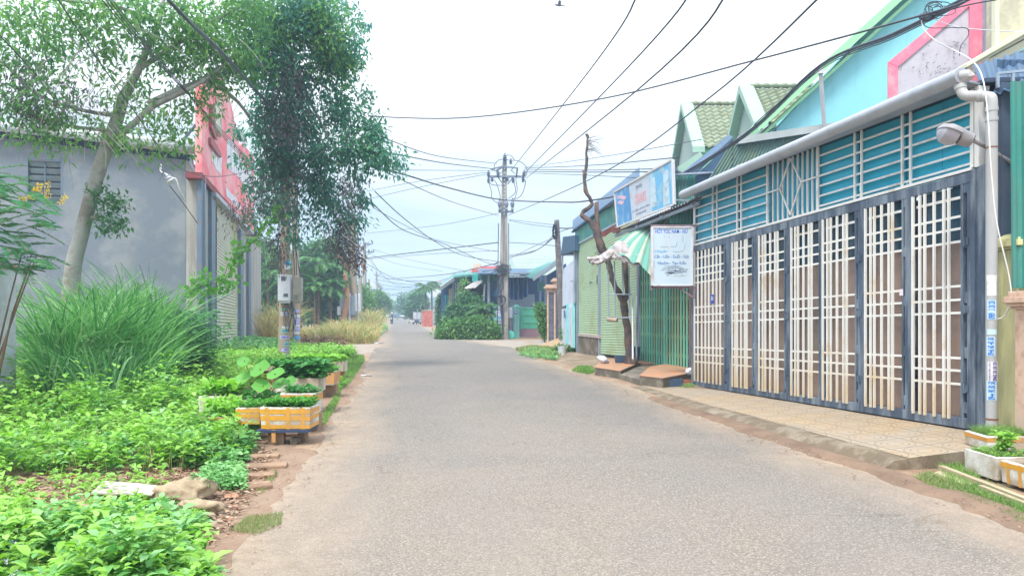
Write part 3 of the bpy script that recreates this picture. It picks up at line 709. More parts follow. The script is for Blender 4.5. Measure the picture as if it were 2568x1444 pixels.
def curved_note(px, y0, y1, hw, mat, txt, ink, th_, off_ang=0.0, lines=None):
    zt_, zb_ = A.pix(px, y0, .12).z, A.pix(px, y1, .12).z
    rr = r_ + 0.003
    v0 = (view * math.cos(off_ang) + side * math.sin(off_ang))
    s0 = Vector((0, 0, 1)).cross(v0)
    def f(u, v):
        a = (u - 0.5) * 2 * hw; return Vector((Pb.x, Pb.y, zb_ + (zt_ - zb_) * v)) + v0 * math.cos(a) * rr + s0 * math.sin(a) * rr
    q = MB(); q.grid(f, 10, 1); n = q.build('notice', mat, dp_)
    if txt:
        # lettering wrapped round the pipe
        tx = text(txt, ink, n, (0, 0, 0), (1, 0, 0), (0, 1, 0), th_, (zt_ - zb_) * 0.94, bold=0.03)
        oo = origin(n); me = tx.data
        for vtx in me.vertices:
            c0 = vtx.co + oo; a = -(c0.y) / rr
            wp = Vector((Pb.x, Pb.y, (zb_ + zt_) / 2 + c0.x)) + v0 * math.cos(a) * (rr + .0015) + s0 * math.sin(a) * (rr + .0015)
            vtx.co = wp - oo
    return n
curved_note(2487, 690, 706, 0.9, m_notew, None, None, 0); curved_note(2487, 697, 742, 0.8, m_notew, None, None, 0)
curved_note(2486, 753, 801, 0.72, m_note, '0989 13 20 20', m_bink, 0.072)
curved_note(2486, 825, 839, 0.8, m_note, None, None, 0)
curved_note(2486, 844, 892, 0.72, m_note, '0946 60 40 30', m_bink, 0.072, -0.15)
curved_note(2487, 905, 955, 0.62, m_notew, '0942 59 59 59', m_vink, 0.05, 0.55)
curved_note(2487, 906, 954, 0.33, m_notew, 'HÚT HẦM CẦU', m_vink, 0.022, -0.34)
curved_note(2486, 953, 1002, 0.85, m_note, '0944 90 30 50', m_bink, 0.078, 0)

# ---- street lamp head on a bracket
lampY = A.pix(2470, 360, 0.2); 
a0 = A.pix(2478, 372, 0.0); a1 = A.pix(2440, 352, 0.42); tip = A.pix(2352, 322, 0.75)
lamp = thing('street_lamp', 'grey street lamp head with a clouded glass bowl beside the drainpipe', 'street lamp', a0)
m_lampg = M('lamp_grey', (0.30, 0.29, 0.31), 0.5, 0.12, 3, dirt=(0.18, 0.15, 0.13), damt=0.4)
q = MB(); q.tube([A.pix(2540, 410, -0.25), a0 + Vector((0, 0, 0.0)), a1], 0.024, 10); q.build('arm', m_lampg, lamp, smooth='auto')
dl = (tip - a1).normalized(); sd_ = dl.cross(Vector((0, 0, 1))).normalized(); upv = sd_.cross(dl)
def lsec(t, wd, hu, hl, n=14):
    wd, hu, hl = wd * 1.35, hu * 1.3, hl * 1.35
    c0 = a1.lerp(tip, t); r = []
    for k in range(n):
        a = 2 * math.pi * k / n; y = math.sin(a); r.append(c0 + sd_ * math.cos(a) * wd + upv * (y * (hu if y > 0 else hl)))
    return r
def loft(mb, secs):
    n = len(secs[0]); vs = [p for s_ in secs for p in s_]; fs = []
    for i in range(len(secs) - 1):
        for k in range(n): fs.append((i * n + k, i * n + (k + 1) % n, (i + 1) * n + (k + 1) % n, (i + 1) * n + k))
    fs += [tuple(range(n))[::-1], tuple(range((len(secs) - 1) * n, len(secs) * n))]; mb.add(vs, fs)
Lh = (tip - a1).length
q = MB(); loft(q, [lsec(0, .05, .05, .05), lsec(.04, .07, .06, .07), lsec(.35, .09, .065, .08), lsec(.40, .11, .07, .02), lsec(.7, .13, .075, .02), lsec(.92, .09, .05, .02), lsec(1.0, .03, .02, .01)])
q.build('housing', m_lampg, lamp, smooth='auto')
m_bowl = glassy('lamp_bowl', (0.42, 0.42, 0.50), 0.15, 0.25, spec=0.7, dust=(.6, .6, .62), da=.4)
q = MB(); loft(q, [lsec(.385, .05, -.022, .05), lsec(.42, .10, -.022, .085), lsec(.6, .122, -.022, .115), lsec(.82, .115, -.022, .105), lsec(.94, .075, -.022, .065), lsec(.99, .03, -.015, .03)])
q.build('bowl', m_bowl, lamp, smooth='auto')
q = MB(); s1_ = lsec(.38, .135, .03, .012); loft(q, [lsec(.375, .09, .02, .02), lsec(.42, .12, .02, .022), lsec(.6, .14, .02, .022), lsec(.82, .13, .02, .022), lsec(.95, .085, .02, .022), lsec(1.01, .03, .015, .02)]); q.build('rim', M('lamp_rim', (.36, .36, .4), .4, metal=.4), lamp, smooth='auto')

# ---- neighbour's gate pillars and sheds at the far right
m_ylw = M('yellow_green_render', (0.60, 0.57, 0.30), 0.85, 0.10, 1.1, 0.15, 20, dirt=(0.30, 0.29, 0.17), damt=0.45, dscale=1.6, streak=True)
m_pnk = M('salmon_render', (0.60, 0.42, 0.32), 0.85, 0.08, 1.2, 0.1, 20, dirt=(0.35, 0.2, 0.12), damt=0.3)
c0 = P(2536, 1075, 8.75); c0.x = 6.07
pil = thing('gate_pillar', 'yellow-green rendered gate pillar with a moulded cap behind the drainpipe', 'pillar', (c0.x, c0.y, 0.1))
zt_ = P(2500, 625, 8.75).z
q = MB(); q.box(c0.x - .145, c0.x + .2, c0.y - .14, c0.y + .25, 0.05, zt_); q.build('shaft', m_ylw, pil, bevel=0.01)
q = MB(); 
for e, za, zc in ((.03, 0, .03), (.06, .03, .10), (.04, .10, .13)): q.box(c0.x - .145 - e, c0.x + .2 + e, c0.y - .14 - e, c0.y + .25 + e, zt_ + za, zt_ + zc)
q.add([(c0.x - .18, c0.y - .17, zt_ + .13), (c0.x + .235, c0.y - .17, zt_ + .13), (c0.x + .235, c0.y + .28, zt_ + .13), (c0.x - .18, c0.y + .28, zt_ + .13), (c0.x - .1, c0.y - .09, zt_ + .19), (c0.x + .15, c0.y - .09, zt_ + .19), (c0.x + .15, c0.y + .2, zt_ + .19), (c0.x - .1, c0.y + .2, zt_ + .19)], [(0, 1, 5, 4), (1, 2, 6, 5), (2, 3, 7, 6), (3, 0, 4, 7), (4, 5, 6, 7)])
q.build('cap', m_ylw, pil, bevel=0.006)
c1 = P(2580, 1090, 8.05); c1.x = 5.88; zt_ = P(2500, 775, 8.05).z
pil = thing('gate_pillar', 'salmon pink gate pillar with a stepped cap at the right edge', 'pillar', (c1.x, c1.y, 0.1))
q = MB(); q.box(c1.x - .19, c1.x + .3, c1.y - .15, c1.y + .3, 0.05, zt_); q.build('shaft', m_pnk, pil, bevel=0.01)
q = MB()
for e, za, zc in ((.03, 0, .03), (.06, .03, .07), (.085, .07, .14), (.05, .14, .2)): q.box(c1.x - .19 - e, c1.x + .3 + e, c1.y - .15 - e, c1.y + .3 + e, zt_ + za, zt_ + zc)
q.build('cap', m_pnk, pil, bevel=0.008)
# shed behind the pillars
m_gcor = M('green_corrugated', (0.035, 0.235, 0.20), 0.5, 0.15, 1.0, dirt=(0.06, 0.2, 0.17), damt=0.4, streak=True, spec=0.5)
m_bcor = M('blue_grey_sheet', (0.045, 0.10, 0.18), 0.6, 0.2, 1.2)
shed = thing('shed', 'green corrugated shed with dark open front at the right edge', 'shed', P(2560, 1000, 9.6))
q = MB(); q.sheet(P(2500, 900, 10.6), P(2760, 900, 9.6), P(2760, 150, 9.6), P(2500, 150, 10.6), lambda u, v: 0.018 * math.sin(u * 2 * math.pi * 14), 112, 1); q.build('back_wall', m_bcor, shed)
q = MB(); q.sheet(P(2537, 722, 8.62), P(2720, 722, 8.2), P(2720, 195, 8.2), P(2533, 205, 8.62), lambda u, v: 0.02 * max(-.4, math.sin(u * 2 * math.pi * 6)), 72, 1); q.build('side_sheet', m_gcor, shed)
q = MB(); q.sheet(P(2470, 245, 9.0), P(2800, 140, 8.2), P(2800, 60, 11.5), P(2440, 165, 11.5), lambda u, v: 0.02 * math.sin(u * 2 * math.pi * 14), 112, 1, 0.01); q.build('roof', m_bcor, shed)
q = MB()
q.bar(P(2505, 330, 9.3), P(2502, 900, 9.3), .05, .05); q.bar(P(2502, 215, 9.0), P(2502, 185, 9.0), .03, .03); q.bar(P(2500, 185, 9.0), P(2600, 175, 9.0), .035, .03); q.bar(P(2500, 218, 9.0), P(2600, 210, 9.0), .035, .03); q.bar(P(2540, 182, 9.0), P(2540, 212, 9.0), .03, .03); q.bar(P(2530, 420, 9.4), P(2600, 424, 9.4), .05, .05)
q.tube([P(2500, 395, 9.2), P(2560, 450, 9.6)], .022, 8); q.tube([P(2511, 432, 9.1), P(2545, 378, 9.2)], .012, 6)
q.build('frame', M('shed_steel', (.30, .38, .46), .5, metal=.2), shed)
q = MB(); q.tube([P(2410, 1040, 9.35) , P(2411, 1041, 9.34)], .005); 
# ================================================================ shops with roller shutters, signs, steps
m_shut = M('pale_green_shutter', (0.36, 0.50, 0.33), 0.45, 0.07, 1.0, dirt=(0.30, 0.34, 0.16), damt=0.28, dscale=1.0, spec=0.45)
m_steel = M('grey_steel', (0.30, 0.36, 0.45), 0.5, 0.1, 2, metal=0.2)
m_teals = M('teal_corrugated', (0.03, 0.20, 0.19), 0.5, 0.15, 1.0, dirt=(0.10, 0.24, 0.22), damt=0.5, dscale=1.5, streak=True)
m_green = M('green_folding_steel', (0.17, 0.52, 0.40), 0.5, 0.12, 1.2, dirt=(0.28, 0.30, 0.15), damt=0.4, dscale=2.0, streak=True)
m_gdark = M('green_gate_recess', (0.04, 0.20, 0.17), 0.6, 0.15, 1)
m_conc = M('stained_concrete', (0.28, 0.24, 0.19), 0.92, 0.25, 1.6, 0.5, 24, dirt=(0.10, 0.09, 0.07), damt=0.6, dscale=2.6)
m_base = M('brown_base_wall', (0.24, 0.19, 0.15), 0.9, 0.25, 1.6, 0.4, 24, dirt=(0.10, 0.09, 0.07), damt=0.6, dscale=2.2)
shop = thing('shop', 'shop with pale green roller shutters under a teal corrugated gable', 'building', BC.pix(1520, 885))
def shutter(px0, px1, y0l, y0r, y1l, y1r, off=0.0, pitch=0.085):
    a, b_, c_, d = BC.pix(px0, y1l, off), BC.pix(px1, y1r, off), BC.pix(px1, y0r, off), BC.pix(px0, y0l, off)
    n = int((d.z - a.z) / pitch)
    q = MB(); q.sheet(a, b_, c_, d, lambda u, v: 0.016 * abs(math.sin(v * n * math.pi)) ** 0.6, 1, n * 6, 0.01)
    o = q.build('roller_shutter', m_shut, shop); return o
s1o = shutter(1452, 1500, 611, 583, 838, 843); s2o = shutter(1507, 1598, 580, 530, 888, 896)
def plate(pl, pts, off, th, inner=True):
    return [pl.pix(x, y, off) for x, y in pts]
q = MB()   # shop structure: parapet gable, posts, base wall, interior side
n_ = BC.n
def pprism(mb, pl, pts, off, th): mb.prism([pl.pix(x, y, off) for x, y in pts], -pl.n * th)
q = MB(); nW = 46
a, b_, c_, d = BC.pix(1444, 616, .03), BC.pix(1700, 470, .03), BC.pix(1700, 395, .03), BC.pix(1444, 582, .03)
a, b_, c_, d = BC.pix(1443, 618, .03), BC.pix(1600, 535, .03), BC.pix(1600, 462, .03), BC.pix(1443, 578, .03)
q.sheet(a, b_, c_, d, lambda u, v: 0.02 * math.sin(u * nW * 2 * math.pi), nW * 6, 1); q.build('parapet_sheet', m_teals, shop)
q = MB(); q.bar(BC.pix(1436, 582, .06), BC.pix(1604, 458, .06), .10, .06)
q.prism([BC.pix(1436, 580, .12), BC.pix(1604, 456, .12), BC.pix(1604, 456, -9) + Vector((0, 0, .9)), BC.pix(1436, 580, -9) + Vector((0, 0, .9))], (0, 0, 0.06)); q.build('roof', m_bcor, shop)
for px in (1448, 1503.5, 1600):
    q = MB(); p = BC.pix(px, 880, 0.02); t = BC.pix(px, {1448: 612, 1503.5: 582, 1600: 530}[px], 0.02); q.bar(Vector((p.x, p.y, 0)), t, .09, .08, BC.n); q.build('post', m_steel, shop)
q = MB(); q.bar(BC.pix(1448, 613, .02), BC.pix(1600, 531, .02), .07, .08); q.build('lintel', m_steel, shop)
q = MB(); pprism(q, BC, [(1450, 840), (1502, 846), (1502, 905), (1450, 890)], 0.05, 0.25); q.build('base_wall', m_base, shop, bevel=0.01)
q = MB(); pprism(q, BC, [(1449, 836), (1503, 841), (1503, 848), (1449, 842)], 0.08, 0.25); q.build('sill', M('mauve_sill', (.42, .34, .33), .8), shop)
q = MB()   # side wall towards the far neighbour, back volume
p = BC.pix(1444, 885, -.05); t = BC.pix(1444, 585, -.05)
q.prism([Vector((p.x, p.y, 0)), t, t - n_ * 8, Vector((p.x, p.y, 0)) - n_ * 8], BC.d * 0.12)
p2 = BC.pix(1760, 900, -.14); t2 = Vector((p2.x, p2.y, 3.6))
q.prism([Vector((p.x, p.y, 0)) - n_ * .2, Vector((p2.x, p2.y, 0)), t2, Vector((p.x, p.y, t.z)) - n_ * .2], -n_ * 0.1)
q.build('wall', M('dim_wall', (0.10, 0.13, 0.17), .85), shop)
# bolts/handles
q = MB(); h0 = BC.pix(1480, 707, .05); q.box(h0.x - .02, h0.x + .02, h0.y - .2, h0.y + .2, h0.z - .02, h0.z + .02); q.bar(BC.pix(1497, 690, .05), BC.pix(1497, 712, .05), .03, .03); q.build('bolt', m_dark, s1o)
# ---- folding lattice gate (green)
fg = thing('folding_shutter', 'green concertina steel gate streaked with rust beside the white-barred gate', 'gate', BC.pix(1670, 915, 0.0))
off = 0.0
sa, sb = BC.sz(1606, 915, off)[0], BC.sz(1738, 924, off)[0]
zbot = lambda s_: 0.12 + (s_ - sa) / (sb - sa) * 0.16
nS = 40; zt0 = BC.pix(1606, 585, off).z; zt1 = BC.pix(1735, 560, off).z
q = MB(); lk = [MB() for _ in range(6)]
for i in range(nS + 1):
    s_ = sa + (sb - sa) * i / nS; zt_ = 3.35
    if i == 21: continue
    zz = 0.035 if i % 2 else 0.0
    q.obox(BC.at(s_, (zbot(s_) + zt_) / 2, off + zz), BC.d * 0.028, BC.n * 0.012, Vector((0, 0, (zt_ - zbot(s_)) / 2)))
    if i < nS:
        s2 = sa + (sb - sa) * (i + 1) / nS
        for k in range(6):
            z0_ = 0.45 + k * 0.52; lk[k].bar(BC.at(s_, z0_ if i % 2 else z0_ + .16, off + .018), BC.at(s2, z0_ + .16 if i % 2 else z0_, off + .018), 0.012, 0.02, BC.n)
q.build('slats', m_green, fg); [l_.build('lattice_link', m_green, fg) for l_ in lk]
q = MB(); s_ = sa + (sb - sa) * 21 / nS; q.obox(BC.at(s_, 1.75, off + .03), BC.d * 0.05, BC.n * 0.02, Vector((0, 0, 1.6))); q.build('centre_post', M('mint_post', (.16, .55, .42), .5, dirt=(.3, .3, .15)), fg)
q = MB(); q.prism([BC.at(sa, 0, off - .05), BC.at(sb, 0, off - .05), BC.at(sb, 3.4, off - .05), BC.at(sa, 3.4, off - .05)], -n_ * .03); q.build('backing', m_gdark, fg)
q = MB(); s_ = sb - 0.02; q.obox(BC.at(s_ - .06, 1.8, off + .08), BC.d * 0.05, BC.n * 0.05, Vector((0, 0, 1.75))); q.build('rusty_post', M('rusty_steel', (.25, .15, .11), .8, .3, 3, dirt=(.12, .13, .17), damt=.5), fg)
# dark recess with a steel post between shutter and lattice gate
q = MB(); s0_ = BC.sz(1603, 900)[0]; q.obox(BC.at(s0_ - .12, 1.7, .03), BC.d * .1, BC.n * .04, Vector((0, 0, 1.7))); q.build('recess_post', m_dark, shop)
# ---- awning over the small shop front
aw = thing('awning', 'dark corrugated tin awning sloping out below the long shop sign', 'awning', BC.pix(1650, 560, 0.5))
q = MB(); e0, e1 = BC.pix(1535, 584, 1.0), BC.pix(1742, 500, 1.0)
w0 = BC.pix(1535, 540, 0.0); w1 = BC.pix(1742, 440, 0.0)
b0 = e0 - BC.n * 1.1 + Vector((0, 0, .35)); b1 = e1 - BC.n * 1.1 + Vector((0, 0, .35))
nW = 34
q.sheet(e0, e1, b1, b0, lambda u, v: 0.022 * math.sin(u * nW * 2 * math.pi), nW * 6, 1, 0.008)
q.build('tin_roof', M('dark_tin', (0.10, 0.12, 0.17), 0.6, .2, 1.5, dirt=(.24, .13, .09), damt=.5, dscale=2), aw)
q = MB(); dz = Vector((0, 0, -.09)); q.bar(e0 + dz - n_ * .1, e1 + dz - n_ * .1, .05, .08); q.bar(e0 + dz - n_ * .55 + Vector((0, 0, .13)), e1 + dz - n_ * .55 + Vector((0, 0, .13)), .05, .06)
for t in (.05, .35, .65, .97): q.bar((e0 + dz).lerp(e1 + dz, t), (b0 + dz).lerp(b1 + dz, t), .05, .05)
q.build('frame', m_steel, aw)
q = MB(); p = [BC.pix(1553, 590, .45), BC.pix(1735, 540, .45), BC.pix(1735, 640, .06), BC.pix(1606, 640, .06)]
q.bar(BC.pix(1700, 530, .6), BC.pix(1650, 575, .1), .025, .025); q.build('brace', m_steel, aw)
q = MB(); q.grid(lambda u, v: BC.pix(1508 + 48 * u, 578 + 14 * v - 12 * u + 4 * math.sin(u * 9), 1.0 - .3 * v), 12, 3); q.build('flap', M('faded_red_tarp', (.55, .16, .20), .7, .1), aw)
q = MB(); q.sheet(BC.pix(1608, 640, .02), BC.pix(1736, 640, .02), BC.pix(1736, 520, .02), BC.pix(1608, 572, .02), lambda u, v: 0.015 * math.sin(u * 20 * 2 * math.pi), 120, 1); q.build('wall_sheet', m_teals, shop)

# ---- long sign over the awning
SG = Plane(8.4 - 0.191 * 18, 18, -0.191, 1.0); so = 0.95
sgn = thing('shop_sign', 'long faded shop sign reading TẠP HÓA TRANG with blue pictures at both ends', 'sign', BC.pix(1615, 560, so))
TLp, TRp, BRp, BLp = [BC.pix(x, y, so) for x, y in ((1541, 482), (1686, 400), (1690, 513), (1549, 570))]
def SP(u, v, o=0.0): return BLp.lerp(BRp, u).lerp(TLp.lerp(TRp, u), v) + BC.n * o
m_sback = M('sign_face', (0.50, 0.56, 0.66), 0.45, 0.05, 1.2, dirt=(0.42, 0.46, 0.5), damt=.3)
q = MB(); q.prism([SP(0, 0), SP(1, 0), SP(1, 1), SP(0, 1)], -BC.n * 0.06); board = q.build('board', m_sback, sgn)
q = MB()
for a, b_ in (((0, 0), (1, 0)), ((1, 0), (1, 1)), ((1, 1), (0, 1)), ((0, 1), (0, 0))): q.bar(SP(*a, .01), SP(*b_, .01), .05, .035, BC.n)
q.build('frame', M('sign_frame', (.60, .58, .58), .5), sgn)
q = MB(); q.bar(SP(1, .8, -.05), BC.pix(1735, 452, .1), .035, .035); q.bar(SP(1, .1, -.05), SP(1, .1, -.05) - BC.n * .8, .035, .035); q.bar(SP(0.02, .5, -.05), SP(0.02, 0.1, -.8), .035, .035); q.build('stay', m_steel, sgn)
def picM(name, base, blobs, sc_):
    m, nt, b, o = mat_new(name); v = N(nt, 'ShaderNodeTexCoord').outputs['Object']
    c = None
    n1 = noise(nt, v, sc_, 4, 0.6, 0.8); cc = ramp(nt, n1, [(i / (len(blobs) - 1) * .5 + .25, x) for i, x in enumerate(blobs)])
    cc = mixc(nt, ramp(nt, noise(nt, v, sc_ * .6, 2), [(.35, 0), (.6, 1)]), cc, base)
    L(nt, cc, b.inputs['Base Color']); b.inputs['Roughness'].default_value = .45; return m
m_pic1 = picM('faded_blue_picture', (0.05, 0.25, 0.55), [(0.05, .22, .55), (.10, .36, .66), (.45, .62, .75), (.62, .70, .78)], 2.2)
m_pic2 = picM('faded_sky_picture', (0.12, 0.42, 0.68), [(0.10, .38, .68), (.30, .55, .72), (.60, .66, .74), (.66, .70, .76)], 2.6)
q = MB(); q.quad(SP(.01, .02, .004), SP(.30, .02, .004), SP(.29, .98, .004), SP(.01, .98, .004)); q.build('picture', m_pic1, board)
q = MB(); q.quad(SP(.66, .02, .004), SP(.985, .02, .004), SP(.985, .98, .004), SP(.64, .98, .004)); q.build('picture', m_pic2, board)
rS = (BRp - BLp).normalized(); uS = (TLp - BLp).normalized(); uS = BC.n.cross(rS); uS = uS if uS.z > 0 else -uS
m_blk = M('faded_navy_ink', (0.12, 0.16, 0.28), .5); m_fpink = M('faded_pink_ink', (0.72, 0.38, 0.42), .5, .1, 8); 
rS2 = (SP(.9, .5) - SP(.1, .5)).normalized()
text('TẠP HÓA', m_blk, board, SP(.465, .80, .004), rS2, uS, .16, .52, bold=.008)
text('TRANG', m_fpink, board, SP(.475, .50, .004), rS2, uS, .30, .86, bold=.035)
text('ĐC: THÔN 1, XÃ HÒA THẮNG', m_blk, board, SP(.475, .24, .004), rS2, uS, .07, 1.3, bold=.02)
text('ĐT: 0905 20 16 88', m_blk, board, SP(.475, .13, .004), rS2, uS, .06, .7, bold=.02)
# faded figures on the right picture: two pale buildings-like towers and grey stripes of worn print
m_worn = M('worn_print', (.46, .60, .70), .5, .15, 6); m_wgrey = M('worn_grey', (.34, .42, .50), .5)
q = MB()
for x, y, w_, h_ in ((.70, .45, .05, .36), (.90, .42, .05, .4)): 
    q.add([SP(x - w_, y - h_ * .9, .008), SP(x + w_, y - h_ * .9, .008), SP(x + w_ * .8, y + h_, .008), SP(x + w_ * .1, y + h_ * 1.08, .008), SP(x - w_ * .7, y + h_ * .9, .008)], [(0, 1, 2, 3, 4)])
q.build('print', m_worn, board)
q = MB(); rr2 = random.Random(4)
for k in range(16):
    x, y = rr2.uniform(.68, .93), rr2.uniform(.1, .62); a = rr2.uniform(-1, 1) * .05; q.add([SP(x, y, .011), SP(x + .012, y + .01, .011), SP(x + a + .01, y + .09, .011), SP(x + a, y + .1, .011)], [(0, 1, 2, 3)])
q.build('print', m_wgrey, board)
text('KHUYẾN MÃI', m_sback, board, SP(.83, .88, .006), rS2, uS, .07, .42, bold=.02)
q = MB()
for k in range(5):
    c_ = (.09 + .05 * (k % 3), .80 - .05 * k); q.add([SP(c_[0] + .045 * math.cos(a * 1.05), c_[1] + .05 * math.sin(a * 1.05), .007 + k * .001) for a in range(6)], [(0, 1, 2, 3, 4, 5)])
q.build('print', M('faded_pink_print', (.62, .42, .55), .5), board)

# ---- projecting hairdresser sign facing the camera
hY = 16.9
X0, X1 = P(1635, 0, hY).x, P(1737, 0, hY).x; Z1, Z0 = P(0, 569, hY).z, P(0, 716, hY).z
hs = thing('projecting_sign', 'weathered white hairdresser sign in blue letters sticking out beside the barred gate', 'sign', (X1, hY, Z0))
m_hs = M('sign_white', (0.50, 0.62, 0.72), 0.5, .05, 1.5, dirt=(.50, .55, .60), damt=.35, dscale=1.5)
q = MB(); q.box(X0 + .01, X1 - .01, hY, hY + .09, Z0 + .01, Z1 - .01); hb = q.build('board', m_hs, hs)
q = MB()
q.box(X0 - .015, X0 + .03, hY - .02, hY + .1, Z0, Z1); q.box(X1 - .03, X1 + .01, hY - .02, hY + .1, Z0, Z1)
q.box(X0 + .031, X1 - .031, hY - .018, hY + .1, Z1 - .025, Z1 + .01); q.box(X0 + .031, X1 - .031, hY - .018, hY + .1, Z0 - .01, Z0 + .02)
q.build('frame', M('worn_white_frame', (.62, .62, .66), .6, .1, 3, dirt=(.4, .3, .28)), hs, bevel=.003)
q = MB(); q.bar((X0 - .02, hY + .05, Z1 + .03), (X1 + .12, hY + .05, Z1 + .03), .05, .05); q.bar((X0, hY + .05, Z0 - .04), (X1 + .1, hY + .05, Z0 - .04), .05, .05)
q.bar((X0 + .62, hY + .06, Z0 - .05), (X1 + .05, hY + .06, Z0 - .28), .03, .03); q.bar((X1 + .04, hY + .05, Z0 - .3), (X1 + .04, hY + .05, Z0 - .02), .04, .04); q.bar((X0, hY + .05, Z0 - .1), (X0, hY + .05, Z0), .05, .05)
q.build('bracket', M('rusty_bracket', (.20, .14, .17), .7, .3, 4), hs)
# vertical worn strip by the frame, lettering
sxp = 98.0
def HP(px, py): p = P(px, py, hY); return Vector((p.x, hY - .001, p.z))
m_b1 = M('bright_blue_ink', (0.01, 0.10, 0.62), .5); m_b2 = M('mid_blue_ink', (0.03, 0.13, 0.42), .5); m_b3 = M('light_blue_ink', (0.05, 0.42, 0.75), .5)
ex, ez = Vector((1, 0, 0)), Vector((0, 0, 1)); mm_ = hY / F
text('HỚT TÓC NAM - NỮ', m_b1, hb, HP(1684, 578.5), ex, ez, 13.5 * mm_, 81 * mm_, bold=.012)
text('Chuyên', m_b3, hb, HP(1657, 631), ex, ez, 8.5 * mm_, 31 * mm_, shear=.35, bold=.01)
text('Cắt - Uốn - Duỗi - Gội', m_b2, hb, HP(1684, 643.5), ex, ez, 12 * mm_, 86 * mm_, bold=.008)
text('Nhuộm - Tạo Kiểu', m_b2, hb, HP(1685, 659.5), ex, ez, 11.5 * mm_, 72 * mm_, bold=.008)
m_smud = M('grey_blue_smudge', (0.24, 0.32, 0.42), .6, .2, 12)
q = MB(); rr2 = random.Random(9)
for (cx_, cy_, w_, h_) in ((1689, 675, 31, 5), (1697, 682, 24, 4.5), (1690, 668, 20, 2), (1712, 690, 8, 2), (1716, 676, 9, 3), (1678, 685, 12, 2)):
    pts = []
    for k in range(14):
        a = k / 14 * 2 * math.pi; r0 = rr2.uniform(.75, 1.25); p = HP(cx_ + w_ * math.cos(a) * r0, cy_ + h_ * math.sin(a) * r0); p.y -= .001; pts.append(p)
    q.add(pts, [tuple(range(14))])
q.build('smudge', m_smud, hb)
m_lt = M('pale_letters', (.64, .72, .80), .5)
text('NỐI - DUY TRÌ - HẤP', m_lt, hb, HP(1692, 675) + Vector((0, -.003, 0)), ex, ez, 8 * mm_, 56 * mm_, bold=.03)
text('Đào Tạo Học Viên', m_lt, hb, HP(1697, 690) + Vector((0, -.003, 0)), ex, ez, 8.5 * mm_, 48 * mm_, shear=.3, bold=.015)
q = MB()   # thin scratched outline left of the old portrait
for pts in ([(1697, 616), (1697, 608), (1699, 605)], [(1712, 607), (1713, 592), (1711, 596)], [(1656, 619), (1676, 619)], [(1682, 618), (1695, 619), (1697, 614)], [(1717, 612), (1718, 622), (1712, 629), (1703, 632), (1688, 631)], [(1641, 652), (1641, 668), (1645, 672)], [(1664, 596), (1667, 592)], [(1677, 592), (1678, 598)]):
    pp_ = [HP(*p) - Vector((0, .002, 0)) for p in pts]
    for a, b_ in zip(pp_, pp_[1:]): q.bar(a, b_, .008, .002, (0, 1, 0))
q.build('scratch', m_smud, hb)

# ---- stepped platforms with terracotta tops
m_terra = M('terracotta_tiles', (0.50, 0.225, 0.115), 0.6, 0.15, 2.2, 0.1, 20, dirt=(0.36, 0.23, 0.15), damt=0.5, dscale=1.5)
def platform(pix, ztop_, label, back_pl=0.02):
    pts = [G(x, y, 0.0) for x, y in pix]
    loc = pts[0]; t = thing('step_platform', label, 'step', loc)
    zb_ = Vector((0, 0, -.1))
    q = MB(); q.prism([p + zb_ for p in pts][::1], (0, 0, ztop_ + .1)); q.build('block', m_conc, t, bevel=.012)
    c_ = sum(pts, Vector()) / len(pts)
    q = MB(); q.prism([(p + (p - c_).normalized() * .015) + Vector((0, 0, ztop_ + .001)) for p in pts], (0, 0, .022)); q.build('tile_top', m_terra, t, bevel=.004)
    return t
platform([(1491, 940), (1556, 951), (1600, 928), (1690, 930), (1640, 905), (1510, 920)], 0.20, 'low concrete platform with a terracotta top below the dead tree')
platform([(1604, 968), (1662, 976), (1744, 958), (1752, 946), (1700, 928), (1630, 943)], 0.235, 'concrete platform with a terracotta top by the end of the barred gate')
q = MB(); q.prism([G(1556, 951), G(1610, 968), G(1625, 950), G(1625, 935), G(1600, 930)], (0, 0, .14)); q.build('ramp', m_conc, loc=G(1600, 950), label='grey cement ramp wedged between the two terracotta platforms', cat='ramp', bevel=.02)
# black troughs and bricks
m_trough = M('dark_plastic', (0.045, 0.085, 0.15), 0.5, .1)
def trough(p, rz, lx, ly, hz, label):
    q = MB(); ca, sa_ = math.cos(rz), math.sin(rz)
    def pt(x, y, z_): return Vector((p.x + x * ca - y * sa_, p.y + x * sa_ + y * ca, p.z + z_))
    o_, i_ = 1.0, .82
    vs = [pt(x * lx / 2 * k, y * ly / 2 * k2, z_) for (k, k2, z_) in ((.92, .92, 0), (1, 1, hz), (.9, .84, hz), (.84, .78, .04)) for x, y in ((-1, -1), (1, -1), (1, 1), (-1, 1))]
    fs = [(3, 2, 1, 0)] + [(r * 4 + k, r * 4 + (k + 1) % 4, (r + 1) * 4 + (k + 1) % 4, (r + 1) * 4 + k) for r in range(3) for k in range(4)] + [(12, 13, 14, 15)]
    q.add(vs, fs); return q.build('trough', m_trough, loc=p, bevel=.006, label=label, cat='trough')
p = G(1559, 908, .235); trough(p, -.05, .42, .26, .20, 'dark blue plastic tub standing on the platform at the foot of the dead tree')
p = G(1690, 972, .0); trough(Vector((p.x, p.y + .06, 0.02)), .12, .40, .16, .17, 'dark blue plastic trough on the pavement against the platform bricks')
m_brick = M('hollow_brick', (0.40, 0.15, 0.09), 0.9, .2, 4, .4, 30)
for k, (x_, y_) in enumerate(((1668, 967), (1722, 961))):
    p = G(x_, y_, .03); q = MB(); q.box(p.x - .11, p.x + .11, p.y - .04, p.y + .06, .02, .12, .2 + .2 * k); q.build('brick', m_brick, loc=p, bevel=.006, label=['red hollow brick left of the dark trough', 'red hollow brick right of the dark trough by the gate'][k], cat='brick')
